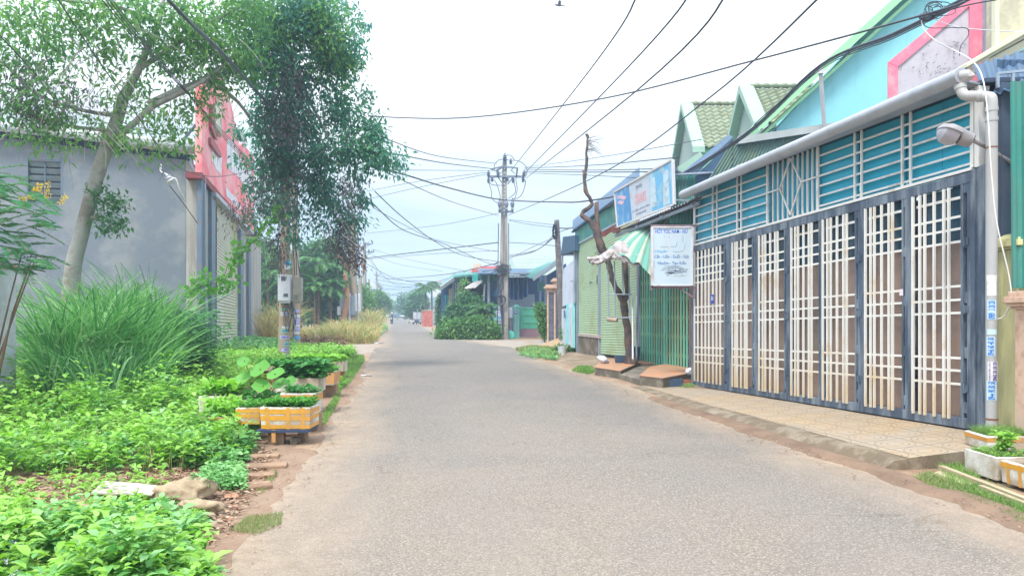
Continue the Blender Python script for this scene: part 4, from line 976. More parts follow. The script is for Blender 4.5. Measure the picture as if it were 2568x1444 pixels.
# rubbish bags
m_bag = M('white_plastic_bag', (.66, .66, .72), .35, .08, 3, 1.0, 12, dirt=(.15, .2, .32), damt=.35, spec=.6)
def bag(p, r, sd_, label, sq=(1.3, .9, .75)):
    q = MB(); q.rock(p + Vector((0, 0, r * .6)), r, sd_, 3, sq, .5); return q.build('plastic_bag', m_bag, loc=p, smooth=True, label=label, cat='bag')
bag(G(1514, 910, .235), .15, 3, 'crumpled white plastic bag on the left end of the platform')
bag(G(1731, 938, .25), .11, 5, 'small crumpled white bag at the corner by the barred gate', (1, 1, .9))

# ---- dead pollarded tree in front of the shop
tY = 21.6
tree = thing('dead_tree', 'bare dead tree with a twisting trunk standing before the roller shutters', 'tree', P(1583, 905, tY))
m_bark = M('dark_bark', (0.075, 0.062, 0.068), 0.95, .4, 5, 1.0, 14, dirt=(.19, .12, .09), damt=.4, dscale=3.5)
tp = [(1583, 912, 20), (1580, 880, 14), (1574, 830, 11), (1567, 790, 10), (1562, 755, 10.5), (1552, 735, 9), (1536, 700, 8), (1527, 662, 8), (1512, 630, 13), (1500, 598, 11), (1484, 560, 8.5), (1464, 545, 7), (1462, 533, 6.5), (1480, 518, 6), (1484, 508, 5.5), (1470, 480, 5.2), (1466, 445, 4.6), (1470, 420, 4.2), (1472, 375, 4), (1473, 348, 4.2), (1472, 336, 4)]
pts = [P(x, y, tY) for x, y, r in tp]; q = MB(); q.tube(smooth_pts(pts, 4), [float(np.interp(i / 4, range(len(tp)), [r * .84 * tY / F for x, y, r in tp])) for i in range(4 * (len(tp) - 1) + 1)], 10)
q.v = [tuple(Vector(p_) + Vector((mn.noise(Vector(p_) * 7), mn.noise(Vector(p_) * 7 + Vector((9, 0, 0))), 0)) * .05) for p_ in q.v]
q.build('trunk', m_bark, tree, smooth=True)
q = MB(); q.tube(smooth_pts([P(1563, 757, tY), P(1574, 735, tY), P(1570, 700, tY - .1), P(1568, 655, tY)], 4), [.09, .09, .09, .085, .08, .08, .08, .075, .075, .075, .075, .075, .075], 8)
q.tube(smooth_pts([P(1508, 625, tY), P(1500, 580, tY), P(1497, 545, tY), P(1496, 507, tY)], 3), [.1, .09, .085, .08, .075, .07, .065, .062, .06, .06], 8)
q.tube([P(1470, 440, tY), P(1462, 427, tY)], [.05, .03], 6)
q.build('branch', m_bark, tree, smooth=True)
q = MB(); r3 = random.Random(21)
for k in range(26):
    p0 = P(1475 + r3.uniform(-2, 3), r3.uniform(345, 382), tY); d_ = Vector((r3.uniform(.1, .8), r3.uniform(-.4, .4), r3.uniform(-.45, .35)))
    p1 = p0 + d_ * .35; p2 = p1 + (d_ + Vector((r3.uniform(-.6, .6), r3.uniform(-.5, .5), r3.uniform(-.8, .5)))) * .22
    q.tube([p0, p1, p2], [.006, .004, .002], 4, False)
for k in range(30):
    p0 = P(r3.uniform(1500, 1525), r3.uniform(615, 645), tY - .1); q.tube([p0, p0 + Vector((r3.uniform(-.2, .2), -.1, r3.uniform(-.15, .2)))], [.006, .003], 4, False)
q.build('twigs', m_bark, tree)
# ---- striped parasol and white tarp hung round the tree
m_stripe, nt, b, o = mat_new('striped_canvas')
at = N(nt, 'ShaderNodeAttribute'); at.attribute_name = 'uvm'; sx = N(nt, 'ShaderNodeSeparateXYZ'); L(nt, at.outputs['Vector'], sx.inputs[0])
fr_ = mth(nt, 'FRACT', mth(nt, 'MULTIPLY', sx.outputs[0], 5.5)); st_ = mth(nt, 'GREATER_THAN', fr_, 0.55); 
v = N(nt, 'ShaderNodeTexCoord').outputs['Object']
cc = mixc(nt, st_, (0.12, 0.36, 0.30), (0.40, 0.47, 0.37)); cc = mixc(nt, mth(nt, 'MULTIPLY', mth(nt, 'GREATER_THAN', mth(nt, 'FRACT', mth(nt, 'MULTIPLY', sx.outputs[0], 11)), .8), .6), cc, (.10, .30, .22))
cc = mixc(nt, mth(nt, 'MULTIPLY', ramp(nt, noise(nt, v, 3, 5), [(.5, 0), (.7, 1)]), .4), cc, (.25, .22, .14)); L(nt, cc, b.inputs['Base Color']); b.inputs['Roughness'].default_value = .7
m_tarp = M('white_tarp', (.42, .39, .40), .6, .12, 3.0, .8, 9, dirt=(.34, .28, .26), damt=.45, dscale=3)
uY = 20.4
um = thing('parasol', 'old green and white striped parasol slumped beside the dead tree', 'parasol', P(1600, 640, uY))
apex = P(1641, 566, uY + .1)
rim = smooth_pts([P(1522, 625, uY + .7), P(1560, 640, uY - .1), P(1600, 662, uY - .8), P(1640, 690, uY - 1.1), P(1668, 680, uY - .7)], 8)
q = MB(); uvs = []; nu_, nv_ = 40, 10
def uf(u, v):
    k = u * (len(rim) - 1); i = min(int(k), len(rim) - 2); r_0 = rim[i].lerp(rim[i + 1], k - i)
    p = apex.lerp(r_0, v); p.z += .13 * math.sin(v * math.pi) + .035 * math.sin(u * 26) * v + .07 * v * mn.noise(Vector((u * 9, v * 5, 2))); p.y += .10 * v * mn.noise(Vector((u * 13, v * 3, 7))); return p
q.grid(uf, nu_, nv_); cn = q.build('canopy', m_stripe, um, smooth=True)
a_ = cn.data.attributes.new('uvm', 'FLOAT_VECTOR', 'POINT'); a_.data.foreach_set('vector', [x for j in range(nv_ + 1) for i in range(nu_ + 1) for x in (i / nu_, j / nv_, 0)])
q = MB(); q.tube([apex, P(1637, 700, uY - .1)], .018, 6)
for t in (0, .25, .5, .75, 1):
    i = int(t * (len(rim) - 1)); q.tube([apex - Vector((0, 0, .03)), rim[i] - Vector((0, 0, .03))], .01, 5)
q.build('rib', m_steel, um)
tarp = thing('tarpaulin', 'dirty white tarpaulin draped around the middle of the dead tree', 'tarpaulin', P(1550, 650, 21))
top = smooth_pts([P(1468, 645, 21.6), P(1500, 641, 21.1), P(1530, 622, 20.9), P(1555, 603, 20.7), P(1590, 628, 20.2), P(1632, 648, 19.7)], 8)
bot = smooth_pts([P(1480, 662, 21.5), P(1502, 664, 21.0), P(1530, 652, 20.8), P(1560, 655, 20.4), P(1590, 668, 19.9), P(1628, 660, 19.6)], 8)
q = MB(); r4 = random.Random(2)
def tf(u, v):
    k = u * (len(top) - 1); i = min(int(k), len(top) - 2); a = top[i].lerp(top[i + 1], k - i); b_ = bot[i].lerp(bot[i + 1], k - i)
    p = a.lerp(b_, v); n_1 = mn.noise(Vector((u * 14, v * 3, 1))); p.y += .14 * n_1 - .14 * math.sin(v * 3.0) + .05 * mn.noise(Vector((u * 40, v * 7, 8))); p.z += .06 * mn.noise(Vector((u * 26, v * 4, 5))) * (.4 + v); return p
q.grid(tf, 80, 12); q.build('sheet', m_tarp, tarp, smooth=True)
# hanging frame with a log seat
hf = thing('hanging_frame', 'thin steel frame hanging below the tarpaulin with a short log', 'frame', P(1550, 800, 21.0))
q = MB(); hy = 21.0
for x0_, x1_, yb in ((1524, 1527, 800), (1541, 1543, 798), (1560, 1563, 740), (1577, 1579, 800)): q.tube([P(x0_, 655, hy), P(x1_, yb, hy)], .018, 6)
q.tube([P(1522, 738, hy), P(1585, 738, hy)], .018, 6); q.tube([P(1543, 797, hy), P(1590, 796, hy)], .022, 6); q.build('bars', m_steel, hf)
q = MB(); q.tube([P(1523, 800, hy), P(1548, 803, hy - .2)], .06, 10); q.build('log', M('pale_log', (.38, .30, .24), .9, .2, 5), hf, smooth='auto')
# pipes and dark bin at the foot of the tree
q = MB(); q.lathe(G(1594, 905, .235), [(.10, 0), (.14, .28), (.15, .42), (.155, .44), (.14, .44)], 16); q.build('bin', m_trough, loc=G(1594, 905, .235), smooth='auto', label='dark blue bucket-shaped bin behind the dead tree trunk', cat='bin')
q = MB(); q.tube([G(1587, 900, .6), P(1586, 745, 21.9)], .022, 8); q.build('pole', M('pale_pipe', (.5, .5, .55), .4), loc=G(1587, 900, .6), label='thin pale pipe standing upright in the dark bin', cat='pipe')
q = MB(); q.tube([G(1596, 905, .30), P(1597, 742, 22.3)], .028, 8); q.build('pole', m_steel, loc=G(1596, 905, .3), label='grey steel pipe leaning behind the tree by the lattice gate', cat='pipe')

# ================================================================ houses behind on the right
m_cyan = M('cyan_wall', (0.24, 0.58, 0.66), 0.8, .04, .35, .15, 18, dirt=(.20, .48, .54), damt=.3, dscale=.9, streak=True); m_lgreen = M('light_green_trim', (0.30, 0.62, 0.36), 0.75, .05, .8)
hy = 20.0
house = thing('house', 'tall pale cyan gable wall edged in light green behind the garage', 'house', (9, hy, 0))
def fr(mb, pts, Y, d): mb.prism([P(x, y, Y) for x, y in pts], (0, d, 0))
q = MB(); fr(q, [(1947, 480), (1947, 322), (2245, 6), (2600, -300), (2900, -40), (2900, 480)], hy, 1); q.build('wall', m_cyan, house)
q = MB()
def edge(w_, a, b_, yo): 
    q.prism([P(*a, hy - yo), P(*b_, hy - yo), P(b_[0], b_[1] - w_, hy - yo), P(a[0], a[1] - w_, hy - yo)], (0, yo + .3, 0))
edge(24, (1902, 330), (2620, -325), .45); edge(10, (1912, 344), (2620, -300), .3)
q.build('roof_edge', m_lgreen, house)
q = MB(); fr(q, [(1906, 480), (1906, 340), (1948, 326), (1948, 480)], hy + .3, 3); q.build('side_return', m_lgreen, house)
q = MB(); fr(q, [(1935, 322), (1947, 320), (1947, 300), (1925, 318)], hy - .2, 1); q.build('soffit', M('grey_soffit', (.42, .42, .42), .8), house)
# ---- two dormer houses with tiled roofs
m_rt = M('olive_roof_tile', (0.21, 0.25, 0.175), 0.8, .12, 1.3, .2, 12, dirt=(0.16, 0.18, 0.11), damt=.4); m_wg = M('pale_green_wall', (.32, .48, .41), .8, .05, .8); m_wg2 = M('grey_green_wall', (.36, .46, .43), .8, .05, .8)
def dormer(xg, yn, yf, zp, ze, length, label, zlow):
    ym = (yn + yf) / 2
    t = thing('tiled_house', label, 'house', (xg, ym, 0))
    q = MB(); q.prism([(xg, yn, zlow), (xg, yn, ze), (xg, ym, zp - .12), (xg, yf, ze), (xg, yf, zlow)], (length, 0, 0)); q.build('wall', m_wg2, t)
    nr_, nc = 11, int(length / .28)
    def tile(y0, sgn):
        q = MB(); 
        def f(u, v):
            x = xg + .12 + (length - .1) * u; yy = y0 + (ym - y0) * v; zz = ze + (zp - ze) * v - .05
            row = v * nr_; fr_ = row - math.floor(row - 1e-6)
            bump_ = .05 * (1 - fr_) + .028 * math.sin(u * nc * 2 * math.pi)
            return Vector((x, yy + sgn * bump_ * .5, zz + bump_ + .04))
        n_v = nr_ * 6
        q.grid(f, nc * 8, n_v); return q
    for y0, sg in ((yn - .25, -1), (yf + .25, 1)): tile(y0, sg).build('roof', m_rt, t, smooth='auto')
    q = MB()
    for k in range(int(length / .28)): q.tube([(xg + .1 + k * .28, ym, zp + .05), (xg + .1 + (k + 1) * .28 - .01, ym, zp + .07)], [.07, .085], 8)
    q.build('ridge', m_rt, t, smooth='auto')
    q = MB()
    for yy in (yn - .3, yf + .3): q.prism([(xg - .25, yy, ze - .2), (xg - .25, yy, ze), (xg - .25, ym, zp + .12), (xg - .25, ym, zp - .16)], (.42, 0, 0))
    q.build('verge_trim', m_wg, t)
    q = MB()
    for xx in (0, .09): q.box(xg - .04 + xx, xg + .02 + xx, yn - .1, yn - .02, zlow, ze - .05)
    q.tube([(xg - .1, yn - .1, zlow), (xg - .1, yn - .1, ze - .2)], .04, 8); q.build('corner_trim', M('white_trim', (.7, .74, .76), .6), t)
    return t
g1 = dormer(6.45, 25.6, 28.6, P(0, 262, 27).z, P(0, 372, 25.6).z, 3.4, 'green house with a steep olive tiled gable, left of the two', 4.0)
dormer(7.2, 21.5, 23.7, P(0, 221, 22.6).z, P(0, 312, 21.5).z, 2.6, 'green house with an olive tiled gable touching the cyan house', 4.0)
q = MB(); q.prism([P(1756, 372, 25.5), P(1830, 372, 25.5), P(1830, 440, 25.5), P(1760, 440, 25.5)], (0, .2, 0)); q.build('fascia', m_lgreen, g1)
q = MB(); q.prism([P(1690, 425, 25), P(1757, 380, 25), P(1765, 395, 25), P(1720, 440, 25)], (0, .4, 0)); q.build('porch_roof', m_wg, g1)
# ---- olive corrugated lean-to and blue-shaded roof
m_ocor = M('olive_corrugated', (0.16, 0.24, 0.18), 0.55, .12, 1.0, dirt=(.12, .22, .22), damt=.4, streak=True)
lt = thing('lean_to', 'olive corrugated lean-to with a grey ridge flashing above the gutter', 'shed', P(1900, 420, 17.5))
q = MB(); q.sheet(P(1745, 500, 17.7), P(2150, 500, 17.0), P(2150, 310, 17.0), P(1838, 352, 17.5), lambda u, v: .022 * max(-.5, math.sin(u * 40 * 2 * math.pi)), 320, 1); q.build('wall_sheet', m_ocor, lt)
q = MB(); q.prism([P(1852, 361, 17.35), P(2140, 318, 16.9), P(2140, 300, 16.9), P(1850, 344, 17.35)], (0, .3, 0)); q.build('flashing', M('grey_flashing', (.36, .40, .40), .6), lt)
q = MB(); q.prism([P(1838, 350, 17.4), P(1730, 450, 18.6), P(1690, 455, 19.5), P(1828, 342, 19.5)], (0, 0, .05)); q.prism([P(1838, 352, 17.5), P(1745, 440, 18.2), P(1745, 500, 18.2), P(1842, 500, 17.5)], (0, .1, 0)); q.build('roof', m_bcor, lt)
st = thing('lean_to', 'low teal corrugated lean-to between the long sign and the gutter', 'shed', P(1740, 470, 18.3))
q = MB(); q.sheet(P(1680, 560, 18.6), P(1800, 560, 17.9), P(1800, 436, 17.9), P(1686, 440, 18.6), lambda u, v: .02 * math.sin(u * 14 * 2 * math.pi), 112, 1); q.build('wall_sheet', m_teals, st)
q = MB(); q.bar(P(1680, 439, 18.5), P(1810, 432, 17.7), .12, .04); q.build('flashing', m_steel, st)
# ---- pink-edged peeling gable board and beige building
pk = thing('gable_board', 'peeling white gable board framed in pink high above the garage', 'wall', P(2350, 230, 14))
m_peel = M('peeling_white', (0.52, 0.50, 0.56), .8, .05, 1.0, .3, 8, dirt=(.40, .38, .42), damt=.3, dscale=3); m_pink = M('pink_paint', (0.78, 0.20, 0.30), .7, .08, 1.0, dirt=(.8, .36, .4), damt=.3)
q = MB(); fr(q, [(2228, 420), (2228, 156), (2434, -12), (2520, -70), (2520, 420)], 14.0, .04); q.build('board', m_peel, pk)
q = MB(); fr(q, [(2228, 420), (2228, 157), (2252, 168), (2252, 420)], 13.97, .03); q.build('border', m_pink, pk)
q = MB(); fr(q, [(2228, 156), (2252, 168), (2434, 13), (2434, -14)], 13.965, .03); q.build('border', m_pink, pk)
q = MB(); fr(q, [(2432, -40), (2432, 420), (2476, 420), (2476, -40)], 13.96, .03); q.build('border', m_pink, pk)
m_flake = M('grey_flake', (.20, .17, .24), .8); q = MB(); r5 = random.Random(12)
for k in range(46):
    if k < 30: x_, y_ = r5.gauss(2330, 28), r5.gauss(165, 22)
    else: x_, y_ = r5.gauss(2400, 12), r5.gauss(125, 14)
    if not (2260 < x_ < 2425): continue
    a = r5.uniform(0, 3.1); l_ = r5.uniform(2, 7); p = P(x_, y_, 13.96); d_ = Vector((math.cos(a), 0, math.sin(a))) * l_ * 14 / F; n_1 = Vector((-d_.z, 0, d_.x)).normalized() * .009
    q.add([p - d_, p - d_ * .1 + n_1 * 1.6, p + d_ * .8 + n_1 * -1.0, p + n_1 * -.4], [(0, 1, 2, 3)])
q.build('flakes', m_flake, pk)
q = MB(); fr(q, [(2477, -80), (2477, 200), (2497, 200), (2497, -80)], 13.8, .4); q.build('wall', M('grey_blue_render', (.26, .30, .38), .85, .2, 2, dirt=(.5, .5, .52), damt=.4, streak=True), loc=P(2487, 100, 13.8), label='narrow grey-blue rendered wall strip right of the pink border', cat='wall')
bg_ = thing('beige_building', 'beige building with a slanting moulded cornice at the top right corner', 'building', P(2540, 60, 12.4))
m_bei = M('beige_render', (.50, .48, .36), .85, .08, 1.2, dirt=(.38, .36, .28), damt=.4); m_bei2 = M('beige_trim', (.62, .62, .46), .8, .05, 1)
q = MB(); fr(q, [(2497, 140), (2497, -80), (2760, -80), (2760, 30)], 12.8, .25); q.build('wall', m_bei, bg_)
q = MB(); fr(q, [(2496, 140), (2496, -80), (2506, -80), (2506, 135)], 12.75, .1); q.build('corner_trim', m_bei2, bg_)
q = MB()
for o1, o2, yo in ((0, 16, 12.35), (16, 30, 12.45), (34, 60, 12.5)): q.prism([P(2424, 160 + o1 * .55, yo), P(2700, -5 + o1, yo), P(2700, -5 + o2, yo), P(2424, 160 + o2 * .55, yo)], (0, .5, 0))
q.build('cornice', m_bei2, bg_)
q = MB(); fr(q, [(2440, 178), (2700, 70), (2700, 150), (2440, 180)], 12.6, .2); q.build('panel', M('grey_panel', (.42, .44, .42), .8), bg_)
q = MB(); q.tube([P(2068, 330, 16.9), P(2057, 172, 16.5)], .045, 10); q.tube([P(2058, 186, 16.5), P(2057, 170, 16.5)], .06, 10); q.build('mast', M('mast_paint', (.55, .53, .55), .6), loc=P(2068, 330, 16.9), smooth='auto', label='pale pipe mast carrying the cable bundle in front of the cyan wall', cat='mast')
# ================================================================ poles
m_pole = M('pole_concrete', (0.36, 0.34, 0.32), 0.9, .12, 1.2, .4, 14, dirt=(0.22, 0.20, 0.18), damt=0.5, dscale=2.0, streak=True)
m_polew = M('pole_concrete_warm', (0.33, 0.29, 0.24), 0.9, .15, 1.0, .4, 14, dirt=(0.36, 0.24, 0.16), damt=0.4, dscale=1.5)
m_iron = M('galvanised_iron', (0.18, 0.21, 0.28), .5, .2, 3, metal=.3)
m_cable = M('cable_sheath', (0.055, 0.065, 0.09), .6, .1)
m_paper = {k: M('sticker_' + k, c, .6, .1, 6) for k, c in {'mint': (.20, .60, .52), 'lilac': (.42, .42, .72), 'paper': (.60, .64, .70), 'blue': (.05, .38, .75)}.items()}
m_inkv = M('sticker_ink', (.06, .06, .36), .6)
def pole(name, p, top, r0, r1, label, mat=m_pole, cat='utility pole', group=None, n=18):
    t = thing(name, label, cat, p, group)
    q = MB(); p = Vector(p); q.tube([p + Vector((0, 0, -.1)), p.lerp(Vector(top), .33), p.lerp(Vector(top), .66), Vector(top)], [r0, r0 + (r1 - r0) * .33, r0 + (r1 - r0) * .66, r1], n)
    q.build('shaft', mat, t, smooth='auto'); return t
def sticker(parent, c, r, z, ang, w_, h_, mat, txt=None):
    """notice wrapped on a round pole; ang 0 faces the camera"""
    v0 = Vector((-c.x, -c.y, 0)).normalized(); s0 = Vector((0, 0, 1)).cross(v0)
    hw = w_ / 2 / r
    q = MB(); q.grid(lambda u, v: Vector((c.x, c.y, z - h_ / 2 + h_ * v)) + v0 * math.cos(ang + (u - .5) * 2 * hw) * (r + .004) + s0 * math.sin(ang + (u - .5) * 2 * hw) * (r + .004), 6, 1)
    o = q.build('notice', mat, parent)
    if txt:
        d0 = v0 * math.cos(ang) + s0 * math.sin(ang); r0_ = Vector((0, 0, 1)).cross(d0)
        cc_ = Vector((c.x, c.y, z)) + d0 * (r + .006)
        tx = text(txt, m_inkv, o, cc_, r0_, (0, 0, 1), h_ * .55, w_ * .8, bold=.04)
        oo = origin(o)
        for vv_ in tx.data.vertices:
            w0 = vv_.co + oo; x_ = (w0 - cc_).dot(r0_); a = ang + x_ / r
            w1 = Vector((c.x, c.y, w0.z)) + v0 * math.cos(a) * (r + .007) + s0 * math.sin(a) * (r + .007); vv_.co = w1 - oo
    return o
# pole 1, near left, with meter boxes
p1 = G(711, 921); t1 = P(722, 120, p1.y)
pa = pole('utility_pole', p1, t1, .175, .13, 'round concrete utility pole with a white meter cabinet rising into the leafy tree', m_polew)
ry = lambda z_: .175 + (.13 - .175) * z_ / t1.z
cx_ = lambda z_: Vector((p1.x + (t1.x - p1.x) * z_ / t1.z, p1.y, 0))
zpy = lambda y_: CH - (y_ - H) / F * p1.y
for y_, a, w_, h_, mt, tx in ((787, .1, .26, .12, 'paper', '0 111 0'), (829, .15, .22, .11, 'mint', 'KHOAN'), (845, .25, .30, .10, 'lilac', '0944 84'), (862, .55, .16, .12, 'mint', '84'), (877, -.1, .10, .09, 'lilac', None), (876, .5, .18, .10, 'lilac', '0979'), (889, .55, .14, .09, 'lilac', '88'), (776, .0, .2, .05, 'mint', None), (660, .6, .2, .13, 'blue', None), (671, .6, .2, .12, 'paper', None), (820, 0.2, .2, .07, 'paper', None)):
    z_ = zpy(y_); sticker(pa, cx_(z_), ry(z_), z_, a, w_, h_, m_paper[mt], tx)
m_box = M('meter_box_plastic', (.60, .62, .72), .4, .04, 1, dirt=(.5, .5, .55)); m_box2 = M('meter_box_old', (.40, .38, .36), .6, .1, 2, dirt=(.3, .27, .22), damt=.4)
def boxat(px0, px1, y0, y1, Y, dep, mat, name, lab=None, win=True):
    a = P(px0, y1, Y); b_ = P(px1, y0, Y); q = MB(); q.box(a.x, b_.x, Y, Y + dep, a.z, b_.z); bx = q.build(name, mat, pa, bevel=.02, label=lab)
    q = MB(); q.box(a.x - .01, b_.x + .01, Y - .012, Y + .03, b_.z - .02, b_.z + .01); q.box(a.x + .02, b_.x - .02, Y + .04, Y + dep - .02, a.z - .06, a.z + .001); q.build('rim', mat, bx, bevel=.005)
    return bx
bx = boxat(696, 728, 689, 755, p1.y - .36, .2, m_box, 'meter_box', 'larger pale lilac meter box with two small windows')
m_lcd = M('lcd_grey', (.10, .11, .14), .3)
for (a, b_, c_, d) in ((705, 716, 693, 704), (711, 722, 736, 744)):
    u = P(a, d, p1.y - .365); v = P(b_, c_, p1.y - .365); q = MB(); q.box(u.x, v.x, u.y - .006, u.y, u.z, v.z); q.build('window', m_lcd, bx)
bx = boxat(734, 755, 696, 757, p1.y - .28, .24, m_box2, 'meter_box', 'weathered grey meter box with slots')
q = MB()
for k in range(6):
    for j in range(2):
        a = P(737 + 5 * j, 741 + k * 2.4, p1.y - .285); q.box(a.x, a.x + .045, a.y - .004, a.y, a.z, a.z + .015)
q.build('slots', m_lcd, bx)
q = MB(); r6 = random.Random(5)
for k in range(14):
    a = P(r6.uniform(714, 738), 757, p1.y - .25); e_ = P(r6.uniform(718, 742), r6.uniform(790, 830), p1.y - .28); m0 = (a + e_) / 2 + Vector((r6.uniform(-.2, .15), r6.uniform(-.05, .05), 0)); q.tube(smooth_pts([a, m0, e_, e_ + Vector((r6.uniform(-.1, .1), 0, r6.uniform(.1, .4)))], 4), .008, 5)
for ph in (0, 1):
    q.tube([P(726 + 10 * math.cos(a_) + (0), 818 + 12 * math.sin(a_), p1.y - .24 - .02 * ph) for a_ in np.linspace(-.4, 3.6, 14)], .012, 5)
for x0_, x1_ in ((701, 696), (706, 699), (739, 735), (744, 741), (752, 740)): q.tube([P(x0_, 690, p1.y - .22), P(x1_, 610, p1.y - .15), P(x1_ + 8, 420, p1.y - .15)], .014, 5)
q.build('cables', m_cable, pa)
# pole 2, behind
p2 = G(744, 869); pb = pole('utility_pole', p2, P(738, 420, p2.y), .20, .15, 'slimmer concrete pole just behind the meter cabinets', m_polew)
for k, (y_, mt) in enumerate(((780, 'lilac'), (792, 'paper'), (801, 'lilac'), (808, 'lilac'), (816, 'paper'), (824, 'lilac'), (834, 'paper'), (846, 'blue'))):
    z_ = CH - (y_ - H) / F * p2.y; sticker(pb, p2, .20, z_, .1 * (k % 3), .3, .14, m_paper[mt])
# pole 3, with orange-barked trunk and cabinets
p3 = G(889, 838); pc = pole('utility_pole', p3, P(884, 560, p3.y), .30, .24, 'thick old concrete pole wrapped in vines beside the orange trunk', m_polew)
q = MB(); Y3 = p3.y
for x_ in (876, 893, 902): q.tube([P(x_, 838 if x_ == 876 else 780, Y3 - .5), P(x_ - (1 if x_ > 880 else -1), 735, Y3 - .5)], .10, 8)
q.build('conduit', m_box, pc, smooth='auto')
def pbox(px0, px1, y0, y1, Y, dep, mat, parent, name='cabinet', **k):
    a = P(px0, y1, Y); b_ = P(px1, y0, Y); q = MB(); q.box(a.x, b_.x, Y, Y + dep, a.z, b_.z); return q.build(name, mat, parent, bevel=.03, **k)
pbox(851, 862, 738, 780, Y3 - .8, .5, m_steel, pc); pbox(880, 891, 742, 790, Y3 - .6, .5, m_steel, pc); pbox(845, 854, 768, 790, Y3 - .9, .3, m_box, pc)
for k, y_ in enumerate((815, 825, 833)): q = MB(); a = P(874, y_ + 3, Y3 - .62); b_ = P(879, y_ - 3, Y3 - .62); q.box(a.x, b_.x, a.y, a.y + .01, a.z, b_.z); q.build('notice', m_paper['lilac'], pc)
or_ = thing('pruned_tree', 'bare orange-barked trunk leaning on the old pole in the dry grass', 'tree', G(868, 836))
m_orb = M('orange_bark', (.55, .26, .14), .85, .2, 1.0, .5, 6, dirt=(.30, .22, .17), damt=.4, streak=True)
q = MB(); q.tube(smooth_pts([P(870, 838, Y3 - .8), P(863, 800, Y3 - .8), P(869, 760, Y3 - .8), P(870, 720, Y3 - .8), P(866, 690, Y3 - .8), P(870, 665, Y3 - .7)], 4), [.30, .27, .25, .24, .22, .22, .22, .21, .2, .2, .2, .2, .2, .18, .18, .18, .17, .17, .16, .16, .16], 9); q.build('trunk', m_orb, or_, smooth=True)
q = MB(); q.tube(smooth_pts([P(867, 670, Y3 - .8), P(862, 655, Y3 - .9), P(852, 646, Y3 - .9), P(842, 643, Y3 - .9)], 4), .12, 7); q.tube([P(862, 700, Y3 - .8), P(860, 720, Y3 - .6), P(861, 835, Y3 - .6)], .09, 7); q.tube(smooth_pts([P(890, 670, Y3), P(905, 662, Y3), P(912, 672, Y3), P(910, 684, Y3)], 4), .09, 6); q.build('branch', m_orb, or_, smooth=True)
cb = thing('junction_cabinet', 'grey steel junction cabinet with a blue poster standing in dry grass', 'cabinet', G(897, 830))
Yc = G(897, 830).y
cab_b = pbox(884, 910, 793, 828, Yc, .5, M('cabinet_grey', (.33, .36, .38), .6, .1, 2, dirt=(.25, .25, .24)), cb, 'body')
pbox(898, 908, 797, 818, Yc - .012, .01, m_paper['paper'], cab_b, 'poster'); pbox(899, 907, 809, 815, Yc - .02, .006, m_paper['blue'], cab_b, 'poster')
# pole 4 with cross-arm and far poles
def xarm_pole(pxb, pyb, pxt, pyt, r, label, arms, group=None):
    p = G(pxb, pyb); t = P(pxt, pyt, p.y); o = pole('utility_pole', p, t, r, r * .7, label, m_pole, n=10, group=group)
    for (y_, x0_, x1_) in arms:
        q = MB(); a, b_ = P(x0_, y_, p.y - r), P(x1_, y_, p.y - r); q.bar(a, b_, .12, .12)
        q.bar(P(pxt, y_ + 10, p.y - r), P(x1_ - 4 if x1_ > pxt + 3 else x0_ + 4, y_, p.y - r), .06, .06)
        for t_ in (.02, .5, .98): q.lathe(a.lerp(b_, t_), [(.08, 0), (.08, .12), (.05, .16), (.08, .2), (.04, .3)], 8)
        q.build('crossarm', m_iron, o)
    return o
xarm_pole(915, 822, 914, 608, .26, 'tall pole with a cross-arm reaching over the road, beyond the orange trunk', [(612, 912, 934), (632, 913, 938)])
xarm_pole(947, 806, 944, 680, .26, 'far slim utility pole next to the small red sign', [(689, 938, 954)])
xarm_pole(955, 803, 955, 718, .2, 'farthest small pole on the left of the road', [(724, 951, 960)])
xarm_pole(903, 828, 903, 690, .26, 'short pole standing between the cabinets and the tall cross-arm pole', [])
xarm_pole(931, 812, 925, 700, .2, 'leaning thin pole behind the bushes left of the road', [])
# ---- central double pole at the junction
pY = G(1262, 851).y
cp = thing('transmission_pole', 'tall pierced concrete pole with cross-arms and cutouts at the road junction', 'utility pole', G(1262, 851))
q = MB()
xl0, xr0 = P(1248, 0, pY).x, P(1259.5, 0, pY).x; xl1, xr1 = P(1262.5, 0, pY).x, P(1275, 0, pY).x
zs_ = lambda y_: P(0, y_, pY).z
ztp = zs_(405)
# two tapering ribs with cross webs (openings between them show the sky)
def taper(xa0, xb0, xa1, xb1, z0_, z1_, d0, d1): q.add([(xa0, pY, z0_), (xb0, pY, z0_), (xb0, pY + d0, z0_), (xa0, pY + d0, z0_), (xa1, pY, z1_), (xb1, pY, z1_), (xb1, pY + d1, z1_), (xa1, pY + d1, z1_)], [(3, 2, 1, 0), (4, 5, 6, 7), (0, 1, 5, 4), (1, 2, 6, 5), (2, 3, 7, 6), (3, 0, 4, 7)])
xt = lambda px: P(px, 0, pY).x
taper(xt(1248), xt(1260.5), xt(1260), xt(1264.6), -.1, ztp, .5, .3); taper(xt(1262.5), xt(1275), xt(1266.4), xt(1271), -.1, ztp, .5, .3)
k = 0; y_ = 851
while y_ > 408:
    full = y_ > 560; h_ = 22 if full else 5
    f = (851 - y_) / 446; xa = xt(1260.5 + (1264.6 - 1260.5) * f) - .003; xb = xt(1262.5 + (1266.4 - 1262.5) * f) + .003
    q.box(xa, xb, pY + .04, pY + .26, zs_(y_), zs_(y_ - h_)); y_ -= h_ + (0 if full else 4.5)
q.build('shaft', m_pole, cp, bevel=.015)
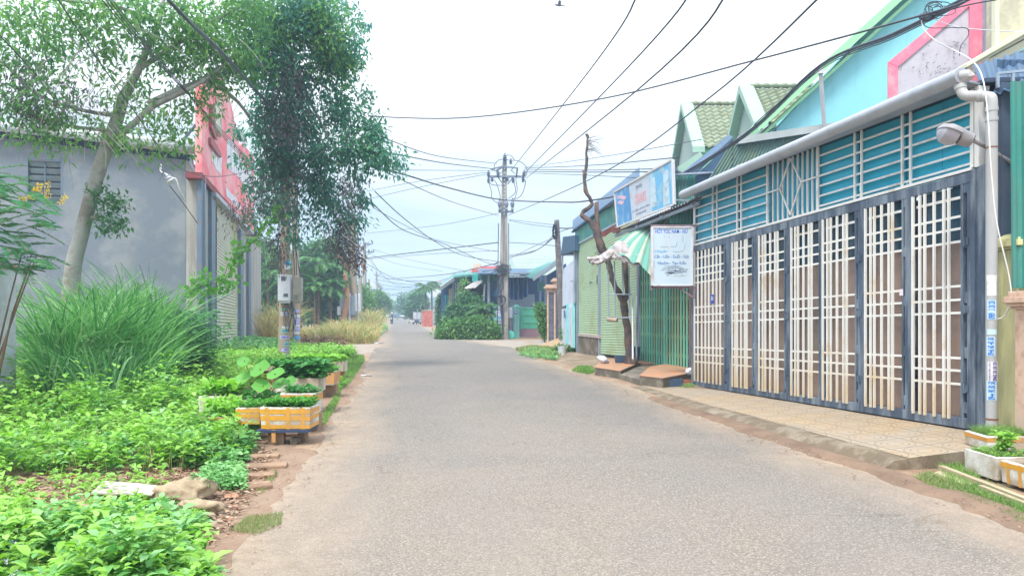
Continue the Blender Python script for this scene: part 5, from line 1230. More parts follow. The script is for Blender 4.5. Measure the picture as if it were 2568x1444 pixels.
def cyl_ins(mb, p, s=1.0): mb.lathe(p, [(.05 * s, -.2 * s), (.13 * s, -.15 * s), (.05 * s, -.1 * s), (.14 * s, -.03 * s), (.06 * s, .03 * s), (.13 * s, .08 * s), (.05 * s, .14 * s), (.05 * s, .22 * s)], 10)
def arm_(y_, x0_, x1_, h_=.13, nm='crossarm'):
    q = MB(); q.bar(P(x0_, y_, pY - .12), P(x1_, y_, pY - .12), .12, h_); q.bar(P(x0_, y_, pY + .42), P(x1_, y_, pY + .42), .12, h_); return q
q = arm_(443, 1225, 1315); q.bar(P(1250, 446, pY - .1), P(1261, 462, pY - .1), .07, .07); q.bar(P(1286, 446, pY - .1), P(1273, 462, pY - .1), .07, .07); q.build('crossarm', m_iron, cp)
q = arm_(531, 1250, 1288); q.build('crossarm', m_iron, cp)
q = MB(); q.bar(P(1245, 428, pY - .1), P(1262, 418, pY - .1), .08, .1); q.bar(P(1262, 418, pY - .1), P(1300, 422, pY - .1), .08, .1); q.bar(P(1230, 425, pY - .3), P(1262, 417, pY - .3), .07, .08); q.build('crossarm', m_iron, cp)
q = MB(); q.box(xt(1261), xt(1270.5), pY - .02, pY + .3, zs_(412), zs_(396)); q.build('cap', m_iron, cp, bevel=.02)
for x_, y_, s in ((1266, 394, 1.1), (1225, 436, 1), (1249, 436, 1), (1314, 436, 1), (1225, 452, .9), (1234, 449, .9), (1312, 450, .9), (1287, 452, .9), (1281, 405, .9), (1273, 449, .8)):
    q = MB(); cyl_ins(q, P(x_, y_, pY - .14), s); q.build('insulator', M('porcelain_blue', (.12, .16, .24), .3) if 'porcelain_blue' not in bpy.data.materials else bpy.data.materials['porcelain_blue'], cp, smooth='auto')
for x_ in (1253, 1270, 1285):
    q = MB(); p = P(x_, 512, pY - .25); q.lathe(p, [(.06, -.4), (.10, -.35), (.06, -.25), (.12, -.1), (.14, .05), (.09, .15), (.05, .25), (.05, .4)], 10); q.bar(p + Vector((0, 0, -.4)), P(x_, 531, pY - .12), .06, .06); q.build('fuse_cutout', m_iron, cp, smooth='auto')
q = MB()
def loop(pts, r=.022): q.tube(smooth_pts([P(x, y, pY - .2) for x, y in pts], 6), r, 5)
loop([(1240, 428), (1240, 414), (1250, 402), (1262, 400), (1275, 402)]); loop([(1275, 402), (1300, 404), (1316, 414), (1322, 428), (1318, 444)])
loop([(1265, 391), (1275, 389), (1284, 393), (1290, 402)]); loop([(1224, 454), (1232, 478), (1234, 498), (1246, 508), (1252, 508)]); loop([(1224, 456), (1236, 464), (1258, 465)])
loop([(1238, 450), (1246, 462), (1254, 490), (1254, 504)]); loop([(1288, 455), (1293, 475), (1290, 486), (1275, 498)]); loop([(1296, 424), (1294, 450), (1297, 475), (1291, 498), (1285, 504)]); loop([(1313, 451), (1318, 457), (1310, 485), (1298, 497), (1286, 499)])
loop([(1298, 424), (1296, 445)], .03); loop([(1230, 424), (1245, 430), (1250, 438), (1260, 430)]); loop([(1284, 424), (1285, 430), (1292, 436)])
q.build('jumper_wire', m_cable, cp)
q = MB(); r6 = random.Random(8)
for k in range(7):
    x_ = r6.uniform(1250, 1274); q.tube(smooth_pts([P(x_, 676, pY - .12), P(r6.uniform(1250, 1262), 720, pY - .14), P(r6.uniform(1252, 1264), 745, pY - .14), P(1262, 840, pY - .1)], 5), .02, 5)
for k in range(26):
    a0_ = r6.uniform(0, 6.28); x_, y_ = r6.uniform(1250, 1272), r6.gauss(674, 7); q.tube([P(x_ + r6.uniform(6, 16) * math.cos(a_ + a0_), y_ + r6.uniform(2, 5) * math.sin(a_ + a0_), pY - .25 + .1 * k / 26) for a_ in np.linspace(0, 5, 10)], .018, 5)
for k in range(5): q.tube([P(1257.5 + (9 + k * .6) * math.cos(a_), 752 + (10 + k * .5) * math.sin(a_), pY - .2 - .02 * k) for a_ in np.linspace(0, 6.3, 22)], .022, 5)
for x_ in (1247, 1276.5): q.tube([P(x_, 850, pY - .05), P(x_ + (3 if x_ < 1260 else -1), 560, pY - .02)], .03, 6)
q.build('cable_coil', m_cable, cp)
r6 = random.Random(15)
for k, (x_, y_, w_, h_, mt) in enumerate([(1251, 787, 11, 16, 'paper'), (1252, 799, 12, 12, 'blue'), (1252, 770, 9, 8, 'paper')] + [(r6.choice((1253, 1269)), y__, 8, 5, 'lilac') for y__ in (775, 783, 792, 802, 810, 817, 824, 831)]):
    a = P(x_ - w_ / 2, y_ + h_ / 2, pY - .012 - .004 * k); b_ = P(x_ + w_ / 2, y_ - h_ / 2, pY); q = MB(); q.box(a.x, b_.x, a.y, a.y + .003, a.z, b_.z); q.build('notice', m_paper[mt], cp)
# ---- leaning pole on the right with a bundle of cable
p5 = G(1412, 866); pe = pole('utility_pole', p5, P(1396, 552, p5.y), .21, .13, 'leaning dark-stained concrete pole with a black cable bundle at its top', M('stained_pole', (.30, .27, .26), .9, .2, 1, .4, 14, dirt=(.12, .11, .12), damt=.7, dscale=2.5))
q = MB()
for k in range(14):
    c_ = P(1391 + r6.uniform(-1, 1), 580 + r6.uniform(-3, 3), p5.y - .2); q.tube([c_ + Vector((.09 * math.cos(a_) + .04 * r6.uniform(-1, 1), .05 * r6.uniform(-1, 1), .36 * math.sin(a_))) for a_ in np.linspace(0, 6.2, 12)], .018, 5)
q.build('cable_bundle', M('black_cable', (.02, .03, .07), .6), pe)

# ================================================================ gates and houses at the junction
m_tgate = M('mint_render', (.22, .56, .50), .8, .08, 1, dirt=(.16, .38, .34), damt=.4, dscale=2.5, streak=True)
Yg = 50.0
hd = thing('house', 'blue-shaded open-fronted house behind the mint green gate', 'house', P(1300, 840, Yg + 4))
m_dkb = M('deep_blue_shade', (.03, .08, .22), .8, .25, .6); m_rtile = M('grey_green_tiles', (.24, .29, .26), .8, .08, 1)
def slab(mb, pts, Y, d): mb.prism([P(x, y, Y) for x, y in pts], (0, d, 0))
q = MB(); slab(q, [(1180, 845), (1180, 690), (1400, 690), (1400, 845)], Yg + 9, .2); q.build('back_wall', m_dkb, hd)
q = MB(); slab(q, [(1250, 845), (1250, 745), (1300, 745), (1300, 738), (1341, 738), (1341, 845)], Yg + 6, .3); q.build('inner_wall', M('pale_blue_wall', (.26, .33, .45), .8, .1, .6), hd)
q = MB(); q.prism([P(1200, 688, Yg + 2), P(1352, 688, Yg + 2), P(1352, 676, Yg + 10), P(1200, 676, Yg + 10)], (0, 0, .08)); q.build('roof', m_bcor, hd)
q = MB(); a, b_ = 684.5, 694
q.bar(P(1262, a, Yg + 1.8), P(1344, a, Yg + 1.8), .08, .1); q.bar(P(1262, b_, Yg + 1.8), P(1340, b_, Yg + 1.8), .06, .08)
xs = [1264, 1281, 1297, 1312, 1327, 1342]
for i in range(5): q.bar(P(xs[i], a if i % 2 else b_, Yg + 1.8), P(xs[i + 1], b_ if i % 2 else a, Yg + 1.8), .05, .05)
for x_ in (1281, 1312): q.bar(P(x_, a, Yg + 1.8), P(x_, b_, Yg + 1.8), .05, .05)
q.build('truss', m_steel, hd)
q = MB(); q.grid(lambda u, v: P(1270 + 52 * u + 3 * math.sin(u * 20) * v, 698 + v * (46 + 8 * math.sin(u * 3.2)), Yg + 3 + .25 * math.sin(u * 50)), 80, 6); q.build('curtain', M('blue_tarp', (.03, .13, .34), .6, .15, 1), hd, smooth=True)
q = MB(); q.grid(lambda u, v: P(1236 + 14 * u, 742 - 34 * u * v * .9 + 0 * v, Yg + 3), 4, 4); q.build('cloth', M('blue_tarp2', (.03, .16, .38), .6), hd)
for x_ in (1225, 1355, 1368): q = MB(); q.bar(P(x_, 845, Yg + 3), P(x_, 690, Yg + 3), .15, .15); q.build('post', m_steel, hd)
# tiled roof with pediments behind
hr = thing('tiled_house', 'distant grey-green tiled roof with two white pediments behind the pole', 'house', P(1330, 690, 75))
q = MB(); q.sheet(P(1290, 690, 70), P(1400, 690, 70), P(1392, 648, 76), P(1292, 648, 76), lambda u, v: .05 * math.sin(v * 26), 2, 60); q.build('roof', m_rtile, hr)
q = MB(); slab(q, [(1276, 690), (1279, 650), (1283, 645), (1301, 690)], 69.5, .4); slab(q, [(1358, 690), (1362, 648), (1366, 641), (1382, 670), (1384, 690)], 69.5, .4); slab(q, [(1266, 800), (1266, 688), (1400, 688), (1400, 800)], 72, .3); q.build('pediment', M('pale_mint', (.44, .60, .58), .8, .1, .3), hr)
# side shed roof at right of house (supported over brick gate)
sh = thing('shed', 'open shed with a sloping green roof behind the dark brick gate pillars', 'shed', P(1370, 720, Yg - 3))
q = MB(); q.sheet(P(1338, 700, Yg - 2), P(1400, 655, Yg - 7), P(1400, 650, Yg + 4), P(1300, 688, Yg + 6), lambda u, v: .03 * math.sin(v * 60), 2, 60, .05); q.build('roof', m_teals, sh)
q = MB(); q.bar(P(1338, 700, Yg - 2.05), P(1402, 654, Yg - 7.05), .08, .25); q.build('fascia', m_steel, sh)
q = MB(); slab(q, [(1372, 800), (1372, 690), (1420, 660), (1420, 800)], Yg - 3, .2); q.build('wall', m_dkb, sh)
q = MB(); slab(q, [(1348, 706), (1366, 706), (1366, 730), (1348, 730)], Yg - 1, .2); q.build('green_box', m_teals, sh)
# mint gate
mg = thing('gate', 'mint green gate with a brown lower panel between mint posts', 'gate', P(1330, 844, Yg))
q = MB(); slab(q, [(1303.5, 824), (1303.5, 771), (1354, 771), (1354, 824)], Yg, .06); q.build('sheet', M('green_mesh', (.10, .46, .33), .7, .1, 1.5), mg)
q = MB(); slab(q, [(1303.5, 845), (1303.5, 824.5), (1354, 824.5), (1354, 845)], Yg - .02, .1); q.build('lower_panel', M('mauve_panel', (.26, .15, .19), .7, .1, 1), mg)
q = MB()
for k in range(14): q.bar(P(1304 + k * 3.8, 824, Yg - .04), P(1304 + k * 3.8, 771, Yg - .04), .035, .03)
for y_ in (772, 789, 808): q.bar(P(1303, y_, Yg - .05), P(1354, y_, Yg - .05), .05, .05)
q.build('bars', M('green_bar', (.12, .50, .36), .6), mg)
def post(px0, px1, y0, y1, Y, mat, label, number=None):
    t = thing('gate_post', label, 'gate post', P((px0 + px1) / 2, y1, Y)); a = P(px0, y1, Y); b_ = P(px1, y0, Y)
    q = MB(); q.box(a.x, b_.x, Y - .25, Y + .25, -.1, b_.z); q.build('shaft', mat, t, bevel=.02)
    q = MB(); q.box(a.x - .07, b_.x + .07, Y - .33, Y + .33, b_.z, b_.z + .09); q.box(a.x + .05, b_.x - .05, Y - .2, Y + .2, b_.z + .09, b_.z + .18); q.build('cap', mat, t, bevel=.02)
    if number:
        c_ = Vector(((a.x + b_.x) / 2, Y - .26, b_.z - .32)); q = MB(); q.box(c_.x - .12, c_.x + .12, c_.y - .01, c_.y, c_.z - .1, c_.z + .1); n_1 = q.build('number_plate', m_blueplate, t); text(number, m_wtext, n_1, c_ + Vector((0, -.011, 0)), (1, 0, 0), (0, 0, 1), .11, bold=.02)
    return t
post(1288, 1302, 771, 846, Yg - .3, m_tgate, 'mint green gate post with a blue number plate', '89'); post(1238, 1250, 771, 846, Yg + 1, m_tgate, 'mint green gate post half hidden behind the central pole')
mc = thing('meter_cabinet', 'white meter cabinet on dark pipes between the central pole and the mint post', 'cabinet', P(1280, 830, Yg - .8))
q = MB(); a = P(1274, 797, Yg - .8); b_ = P(1285, 771, Yg - .8); q.box(a.x, b_.x, Yg - .8, Yg - .5, a.z, b_.z); q.build('box', m_box, mc, bevel=.03)
q = MB(); slab(q, [(1274, 830), (1274, 797), (1286, 797), (1286, 830)], Yg - .5, .1); q.build('board', m_dkb, mc)
q = MB()
for x_ in (1276, 1279, 1283): q.tube([P(x_, 830, Yg - .7), P(x_ + 1, 797, Yg - .7)], .03, 6)
q.build('pipe', m_box2, mc)
q = MB(); q.rock(P(1277, 845, Yg - 1.5), .38, 4, 2, (.8, .7, 1.1), .4); q.build('plastic_bag', M('green_bag', (.10, .55, .42), .5), loc=P(1277, 852, Yg - 1.5), smooth=True, label='bright green plastic sack leaning at the foot of the central pole', cat='bag')
# dark brick gate pillars with pink caps
m_dbrick, nt, b, o = mat_new('dark_brick'); v = N(nt, 'ShaderNodeTexCoord').outputs['Object']
bt = N(nt, 'ShaderNodeTexBrick'); bt.inputs['Scale'].default_value = 1.0; bt.inputs['Brick Width'].default_value = .3; bt.inputs['Row Height'].default_value = .14; bt.inputs['Mortar Size'].default_value = .008
bt.inputs['Color1'].default_value = (.06, .07, .11, 1); bt.inputs['Color2'].default_value = (.13, .13, .17, 1); bt.inputs['Mortar'].default_value = (.2, .2, .25, 1)
cmb = N(nt, 'ShaderNodeCombineXYZ'); sp_ = N(nt, 'ShaderNodeSeparateXYZ'); L(nt, v, sp_.inputs[0]); L(nt, mth(nt, 'ADD', sp_.outputs[0], sp_.outputs[1]), cmb.inputs[0]); L(nt, sp_.outputs[2], cmb.inputs[1]); L(nt, cmb.outputs[0], bt.inputs['Vector'])
L(nt, bt.outputs['Color'], b.inputs['Base Color']); b.inputs['Roughness'].default_value = .8
def bpillar(px0, px1, y0, y1, Y, label):
    t = thing('brick_pillar', label, 'pillar', P((px0 + px1) / 2, y1, Y)); a = P(px0, y1, Y); b_ = P(px1, y0, Y)
    q = MB(); q.box(a.x, b_.x, Y, Y + .5, -.05, b_.z); q.build('shaft', m_dbrick, t)
    q = MB()
    for x_ in (a.x - .05, b_.x - .04): q.box(x_, x_ + .09, Y - .03, Y + .06, -.05, b_.z)
    for e, za, zc in ((.05, 0, .15), (.12, .15, .22), (.2, .22, .32), (.1, .32, .42)): q.box(a.x - e, b_.x + e, Y - e, Y + .5 + e, b_.z + za, b_.z + zc)
    q.build('cap', m_pnk, t, bevel=.015)
bpillar(1374, 1391, 733, 857, 40.5, 'black brick gate pillar with a flared pink cap, left of the leaning pole'); bpillar(1391, 1402, 716, 857, 42.5, 'taller black brick gate pillar with a pink cap just behind the leaning pole')
# corrugated white gate and tin fence left of the shops
wg = thing('yard_gate', 'tall white sheet-metal gate with mint posts left of the roller shutters', 'gate', BC.pix(1425, 870))
m_wsh = M('white_sheet_metal', (.48, .54, .66), .5, .06, 1, dirt=(.36, .42, .5), damt=.3, streak=True)
q = MB(); q.sheet(BC.pix(1411, 768, .05), BC.pix(1441, 757, .05), BC.pix(1441, 650, .05), BC.pix(1411, 676, .05), lambda u, v: .02 * math.sin(u * 60), 60, 1); q.build('upper_sheet', m_wsh, wg)
q = MB(); q.sheet(BC.pix(1409, 868, .05), BC.pix(1437, 872, .05), BC.pix(1437, 770, .05), BC.pix(1409, 775, .05), lambda u, v: .02 * math.sin(u * 60), 60, 1); q.build('lower_sheet', m_wsh, wg)
q = MB()
for x_, y_ in ((1439, 757), (1423, 762)): q.bar(BC.pix(x_, 872, .1), BC.pix(x_, y_, .1), .14 if x_ > 1430 else .06, .1)
q.build('post', M('mint_post2', (.25, .62, .62), .7), wg)
q = MB(); q.bar(BC.pix(1441, 600, .1), BC.pix(1441, 760, .1), .08, .08); q.bar(BC.pix(1411, 640, .1), BC.pix(1411, 676, .1), .06, .06); q.bar(BC.pix(1408, 640, .1), BC.pix(1441, 640, .1), .05, .05); q.bar(BC.pix(1430, 705, .2), BC.pix(1440, 704, .2), .04, .04); q.build('frame', m_steel, wg)
q = MB(); p = BC.sz(1415, 800, .1); q.bar(BC.pix(1415, 778, .12), BC.pix(1415, 797, .12), .12, .02, BC.n); nb_ = q.build('banner', m_blueplate, wg)
# dark rolled roof piece over that gate
q = MB(); q.prism([BC.pix(1406, 640, .2), BC.pix(1442, 628, .2), BC.pix(1442, 590, .2), BC.pix(1412, 594, .2)], -BC.n * 2.5); q.build('shed', m_bcor, loc=BC.pix(1425, 640, 0), label='dark blue-grey roof box above the tall white yard gate', cat='shed')
# plank ramp, bucket, shovel
q = MB(); q.prism([G(1350, 868, .02), G(1392, 872, .03), G(1442, 852, .35), G(1405, 848, .33)], (0, 0, .05)); q.build('ramp', M('plywood', (.36, .25, .14), .8, .15, 3), loc=G(1392, 868), label='brown plank ramp beside the leaning pole', cat='ramp')
p = G(1409, 893); bk = thing('bucket', 'white plastic bucket standing on the verge below the leaning pole', 'bucket', p)
q = MB(); q.lathe(p, [(.13, 0), (.165, .36), (.175, .36), (.175, .39), (.155, .39), (.12, .03)], 18); q.build('tub', M('white_bucket', (.58, .62, .68), .4, .08, 4), bk, smooth='auto')
q = MB(); q.tube([p + Vector((.17 * math.cos(a_), .17 * math.sin(a_) * .3 - .1, .38 - .1 * math.sin(a_))) for a_ in np.linspace(0, 3.14, 12)], .005, 5); q.build('handle', m_steel, bk)
q = MB(); q.tube([G(1412, 885, .1), P(1435, 850, G(1420, 885).y + .6), P(1440, 843, G(1420, 885).y + .7)], .018, 7); q.build('stick', M('pale_wood', (.42, .30, .22), .8), loc=G(1412, 885, .1), label='wooden handle leaning out of the white bucket', cat='stick')

# ================================================================ far street
Ye = 58
he = thing('house', 'long low house with a green sheet canopy behind the bushes', 'house', P(1180, 830, Ye))
m_tan = M('tan_wall', (.36, .29, .24), .85, .15, .6, dirt=(.26, .24, .22)); m_cream = M('cream_wall', (.50, .46, .34), .85, .1, .6)
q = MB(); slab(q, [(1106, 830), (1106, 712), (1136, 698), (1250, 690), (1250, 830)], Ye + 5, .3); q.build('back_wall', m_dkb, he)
q = MB(); slab(q, [(1171, 830), (1171, 726), (1214, 716), (1214, 830)], Ye + 1, .2); q.build('wall', m_tan, he)
q = MB(); slab(q, [(1125, 830), (1125, 725), (1133, 722), (1133, 830)], Ye, .2); slab(q, [(1148, 830), (1148, 712), (1154, 712), (1154, 830)], Ye, .2); q.build('wall', m_cream, he)
q = MB(); q.prism([P(1105, 722, Ye - 3), P(1138, 697, Ye - 1), P(1250, 686, Ye - 1), P(1250, 682, Ye + 6), P(1138, 690, Ye + 6), P(1108, 715, Ye + 6)], (0, 0, .15)); q.build('roof', m_teals, he)
q = MB(); q.bar(P(1105, 723, Ye - 3.1), P(1138, 699, Ye - 1.1), .1, .3); q.build('fascia', M('grey_fascia', (.34, .36, .38), .7), he)
q = MB(); q.sheet(P(1206, 714, Ye - 2), P(1248, 702, Ye - 2), P(1248, 683, Ye - 2), P(1200, 684, Ye - 1.5), lambda u, v: .04 * math.sin(u * 90), 90, 1); q.build('canopy', m_teals, he)
q = MB(); q.sheet(P(1184, 706, Ye - 2.2), P(1199, 704, Ye - 2.2), P(1199, 687, Ye - 2.2), P(1184, 688, Ye - 2.2), None, 1, 1, .05); q.build('awning_sheet', M('bright_teal', (.03, .38, .36), .6), he)
q = MB(); q.prism([P(1165, 724, Ye - 3), P(1190, 708, Ye - 2.5), P(1210, 706, Ye - 2.5), P(1192, 722, Ye - 3)], (0, .3, .1)); q.build('gutter', M('grey_fascia2', (.34, .33, .33), .7), he)
q = MB(); slab(q, [(1211, 760), (1213, 712), (1218, 712), (1214, 762)], Ye - 1, .1); slab(q, [(1170, 762), (1172, 726), (1176, 726), (1173, 762)], Ye - 1, .1); q.build('curtain', M('pale_curtain', (.52, .52, .56), .8), he)
for x_ in (1136, 1142, 1147, 1228): q = MB(); q.bar(P(x_, 830, Ye - .5), P(x_, 708, Ye - .5), .09, .09); q.build('post', m_steel, he)
q = MB(); q.bar(P(1134, 760, Ye - .5), P(1148, 760, Ye - .5), .06, .06); q.build('rail', m_steel, he)
q = MB(); q.grid(lambda u, v: P(1113 + 11 * u, 740 + 23 * v, Ye - 1 + .2 * math.sin(u * 12)), 16, 2); q.build('cloth', M('teal_cloth', (.03, .36, .44), .7), he)
# teal low post and hedge column
q = MB(); slab(q, [(1110, 822), (1110, 788), (1122, 787), (1122, 824)], 72, .5); q.build('gate_post', m_tgate, loc=P(1116, 822, 72), label='short pale mint wall end at the left of the low house', cat='wall')
rb = thing('red_building', 'red and cream upper storey with a rooftop tank in the distance', 'building', P(1210, 690, 110))
m_red = M('red_paint', (.62, .09, .09), .7, .05, .3)
q = MB(); slab(q, [(1208, 760), (1208, 668), (1260, 668), (1260, 760)], 110, 8); slab(q, [(1183, 760), (1183, 676), (1207, 676), (1207, 760)], 111, 8); q.build('wall', m_red, rb)
q = MB(); slab(q, [(1178, 760), (1178, 671), (1183, 671), (1183, 760)], 110.5, 8); slab(q, [(1186, 675), (1186, 661), (1205, 661), (1205, 675)], 112, 4); q.build('wall', m_cream, rb)
# brick stack, fence, far house
m_chk, nt, b, o = mat_new('patterned_red_tile'); v = N(nt, 'ShaderNodeTexCoord').outputs['Object']; vz = N(nt, 'ShaderNodeTexVoronoi'); vz.inputs['Scale'].default_value = 4.5; L(nt, v, vz.inputs['Vector'])
L(nt, ramp(nt, vz.outputs['Distance'], [(.1, (.62, .30, .24)), (.5, (.42, .10, .07))]), b.inputs['Base Color'])
bsk = thing('gate_wall', 'tall red patterned brick panel standing at the right edge of the far road', 'wall', G(1070, 819))
Yb = G(1070, 819).y; q = MB(); slab(q, [(1058, 820), (1058, 779), (1084, 779), (1084, 820)], Yb, .5); q.build('panel', m_chk, bsk)
q = MB(); slab(q, [(1056.5, 779), (1056.5, 777.5), (1085.5, 777.5), (1085.5, 779)], Yb - .05, .6); q.build('coping', m_cream, bsk)
fh = thing('house', 'pale far house with a green barred balcony by the palms', 'house', P(1090, 800, 105))
q = MB(); slab(q, [(1078, 818), (1078, 766), (1112, 766), (1112, 818)], 105, 6); slab(q, [(1085, 745), (1085, 702), (1112, 702), (1112, 745)], 107, 6); q.build('wall', M('far_white', (.55, .58, .66), .8, .06, .2), fh)
q = MB(); 
for k in range(12): q.bar(P(1079 + k * 2.3, 765, 104.5), P(1079 + k * 2.3, 748, 104.5), .07, .05)
q.bar(P(1078, 748, 104.5), P(1106, 748, 104.5), .1, .1); q.build('balcony_rail', M('green_rail', (.06, .34, .28), .6), fh)
q = MB(); slab(q, [(1084, 816), (1084, 780), (1106, 780), (1106, 818)], 96, .4); q.build('wall', M('old_grey_wall', (.34, .34, .36), .9, .25, .5), loc=P(1095, 816, 96), label='weathered grey yard wall just right of the red patterned panel', cat='wall')
q = MB(); slab(q, [(1096, 702), (1140, 702), (1140, 745), (1096, 745)], 130, 4); q.build('house', M('far_grey', (.42, .46, .54), .8), loc=P(1110, 745, 130), label='flat grey far wall showing above the low house', cat='building')
fl = thing('house', 'narrow pale building far along the left side behind the poles', 'house', P(935, 800, 170))
q = MB(); slab(q, [(920, 800), (920, 718), (928, 716), (928, 705), (938, 705), (938, 712), (944, 712), (944, 800)], 170, 8); q.build('wall', M('far_pale', (.50, .55, .62), .8, .08, .15), fl)
q = MB()
for x_, y_ in ((930, 724), (936, 724), (930, 740), (936, 740)): slab(q, [(x_, y_ + 8), (x_, y_), (x_ + 4, y_), (x_ + 4, y_ + 8)], 169.8, .1)
q.build('window', m_dglass, fl)
fb = thing('house', 'small pale low building closing the far end of the road', 'house', P(1010, 790, 420))
q = MB(); slab(q, [(985, 790), (985, 780), (1062, 778), (1062, 790)], 430, 8); q.build('wall', M('far_pale2', (.52, .56, .64), .8), fb); q = MB(); slab(q, [(1000, 780), (1004, 774), (1030, 774), (1034, 780)], 428, 8); q.build('roof', M('far_roof', (.36, .42, .46), .8), fb)
# red roadside sign
rs = thing('roadside_sign', 'small red roadside sign with white lettering far on the left', 'sign', P(935, 800, 105))
q = MB(); slab(q, [(928, 764), (928, 757), (940, 757), (940, 764)], 105, .15); slab(q, [(928, 779), (928, 765), (942, 765), (942, 779)], 105, .15); bdd = q.build('board', m_red, rs)
text('ĂN', m_wtext, bdd, P(934, 760.5, 104.98), (1, 0, 0), (0, 0, 1), .25, .45, bold=.03); text('PHỞ', m_wtext, bdd, P(935, 769, 104.98), (1, 0, 0), (0, 0, 1), .22, .6, bold=.03); text('BÚN', m_wtext, bdd, P(935, 775, 104.98), (1, 0, 0), (0, 0, 1), .22, .6, bold=.03)
q = MB(); q.bar(P(930, 802, 105.1), P(930, 757, 105.1), .08, .08); q.build('post', m_steel, rs)

# ================================================================ vehicles and rider
m_carw = M('white_car_paint', (.72, .74, .78), .25, .03, 1, spec=.6); m_tyre = M('tyre_rubber', (.03, .03, .035), .8); m_cglass = M('car_glass', (.05, .08, .11), .08, spec=.7); m_dkcar = M('dark_blue_paint', (.03, .05, .12), .3, spec=.6)
m_tail = M('red_lamp', (.5, .03, .03), .3); m_head = M('headlight_glass', (.75, .78, .8), .15)
def wheel(c, r, w_, parent, axis=(1, 0, 0), nm='wheel'):
    q = MB(); q.lathe(Vector(c) - Vector(axis) * w_ / 2, [(r * .6, 0), (r * .95, 0), (r, w_ * .2), (r, w_ * .8), (r * .95, w_), (r * .6, w_)], 18, axis); wo = q.build(nm, m_tyre, parent, smooth='auto')
    q = MB(); q.lathe(Vector(c) - Vector(axis) * (w_ / 2 + .01), [(r * .15, 0), (r * .55, .02), (r * .58, w_ + .0), (r * .15, w_ + .02)], 12, axis); q.build('rim', m_steel, wo, smooth='auto')
def car(p, label, facing=1, paint=m_carw, group=None, suv=0.0, w_=1.75, l_=4.2, name='car'):
    """front (facing=-1) or rear towards the camera; long axis along the road"""
    t = thing(name, label, 'car', p, group); p = Vector(p)
    prof = [(-2.1, .35), (-2.12, .62), (-1.95, .92 + suv * .3), (-1.0, 1.0 + suv * .3), (-.45, 1.42 + suv * .4), (1.15, 1.45 + suv * .45), (1.8, 1.02 + suv * .5), (2.08, .95 + suv * .2), (2.1, .35)]
    if facing > 0: pass
    def sec(x, kz=1.0): return [Vector((p.x + x * (w_ / 2) * (1 - .16 * max(0, (z_ - .9) / .6)), p.y + (y_ * facing) * l_ / 4.2 + l_ / 2, p.z + z_)) for y_, z_ in prof]
    secs = [sec(-1), sec(-.98), sec(-.6), sec(.6), sec(.98), sec(1)]
    q = MB(); n = len(prof); vs = [v_ for s_ in secs for v_ in s_]; fs = [tuple(range(n)), tuple(range(5 * n, 6 * n))[::-1]]
    for i in range(5):
        for k in range(n): fs.append((i * n + k, (i + 1) * n + k, (i + 1) * n + (k + 1) % n, i * n + (k + 1) % n))
    q.add(vs, fs); body = q.build('body', paint, t, bevel=.05)
    near_y = p.y
    sgn = 1 if facing > 0 else -1
    # glass and lamps on both ends
    def end(ya, za, yb, zb_, nm, mat, x0, x1, o_):
        q = MB(); Ya, Yb_ = p.y + ya * facing * l_ / 4.2 + l_ / 2, p.y + yb * facing * l_ / 4.2 + l_ / 2
        d_ = Vector((0, -(zb_ - za), (Yb_ - Ya))).normalized()
        if d_.z < 0: d_ = -d_
        q.prism([Vector((p.x + x0, Ya, p.z + za)) + d_ * o_, Vector((p.x + x1, Ya, p.z + za)) + d_ * o_, Vector((p.x + x1 * .9, Yb_, p.z + zb_)) + d_ * o_, Vector((p.x + x0 * .9, Yb_, p.z + zb_)) + d_ * o_], -d_ * .04); q.build(nm, mat, t)
    end(-.98, 1.02 + suv * .3, -.48, 1.38 + suv * .4, 'windscreen', m_cglass, -.72, .72, .02); end(1.78, 1.06 + suv * .5, 1.2, 1.4 + suv * .45, 'rear_window', m_cglass, -.72, .72, .02)
    for sx_ in (-1, 1):
        for (yy, nm, mt) in ((-2.1, 'headlight', m_head), (2.08, 'tail_light', m_tail)):
            q = MB(); c_ = Vector((p.x + sx_ * w_ * .38, p.y + yy * facing * l_ / 4.2 + l_ / 2, p.z + .75)); q.obox(c_, (w_ * .09, 0, 0), (0, .05, 0), (0, 0, .07)); q.build(nm, mt, t, bevel=.02)
        for yy in (-1.3, 1.3): wheel((p.x + sx_ * w_ * .46, p.y + yy * l_ / 4.2 + l_ / 2, p.z + .31), .31, .2, t)
        q = MB(); c_ = Vector((p.x + sx_ * w_ * .455, p.y + l_ / 2 + .1 * facing, p.z + 1.18 + suv * .35)); q.obox(c_, (.02, 0, 0), (0, .95, 0), (0, 0, .14)); q.build('side_window', m_cglass, t)
    q = MB(); yy = p.y + (0 if facing > 0 else 0); q.obox((p.x, p.y - .02 + 0, p.z + .45), (w_ * .42, 0, 0), (0, .06, 0), (0, 0, .12)); q.build('bumper', m_tyre, t, bevel=.02)
    return t
car(G(1008, 797.3), 'white car driving in the middle distance of the road', 1, w_=1.8)
car(G(962, 799), 'white car parked on the left verge, nearer of two', 1, w_=1.9, group='cars parked on the left'); car(G(972, 797), 'white car parked on the left verge, farther of two', 1, w_=1.9, group='cars parked on the left')
car(G(992, 797.6), 'dark blue van ahead of the motorcyclist', 1, m_dkcar, suv=1.2, w_=2.0, name='van')
car(G(1024, 795), 'small silver car at the far right verge', 1, w_=1.8)
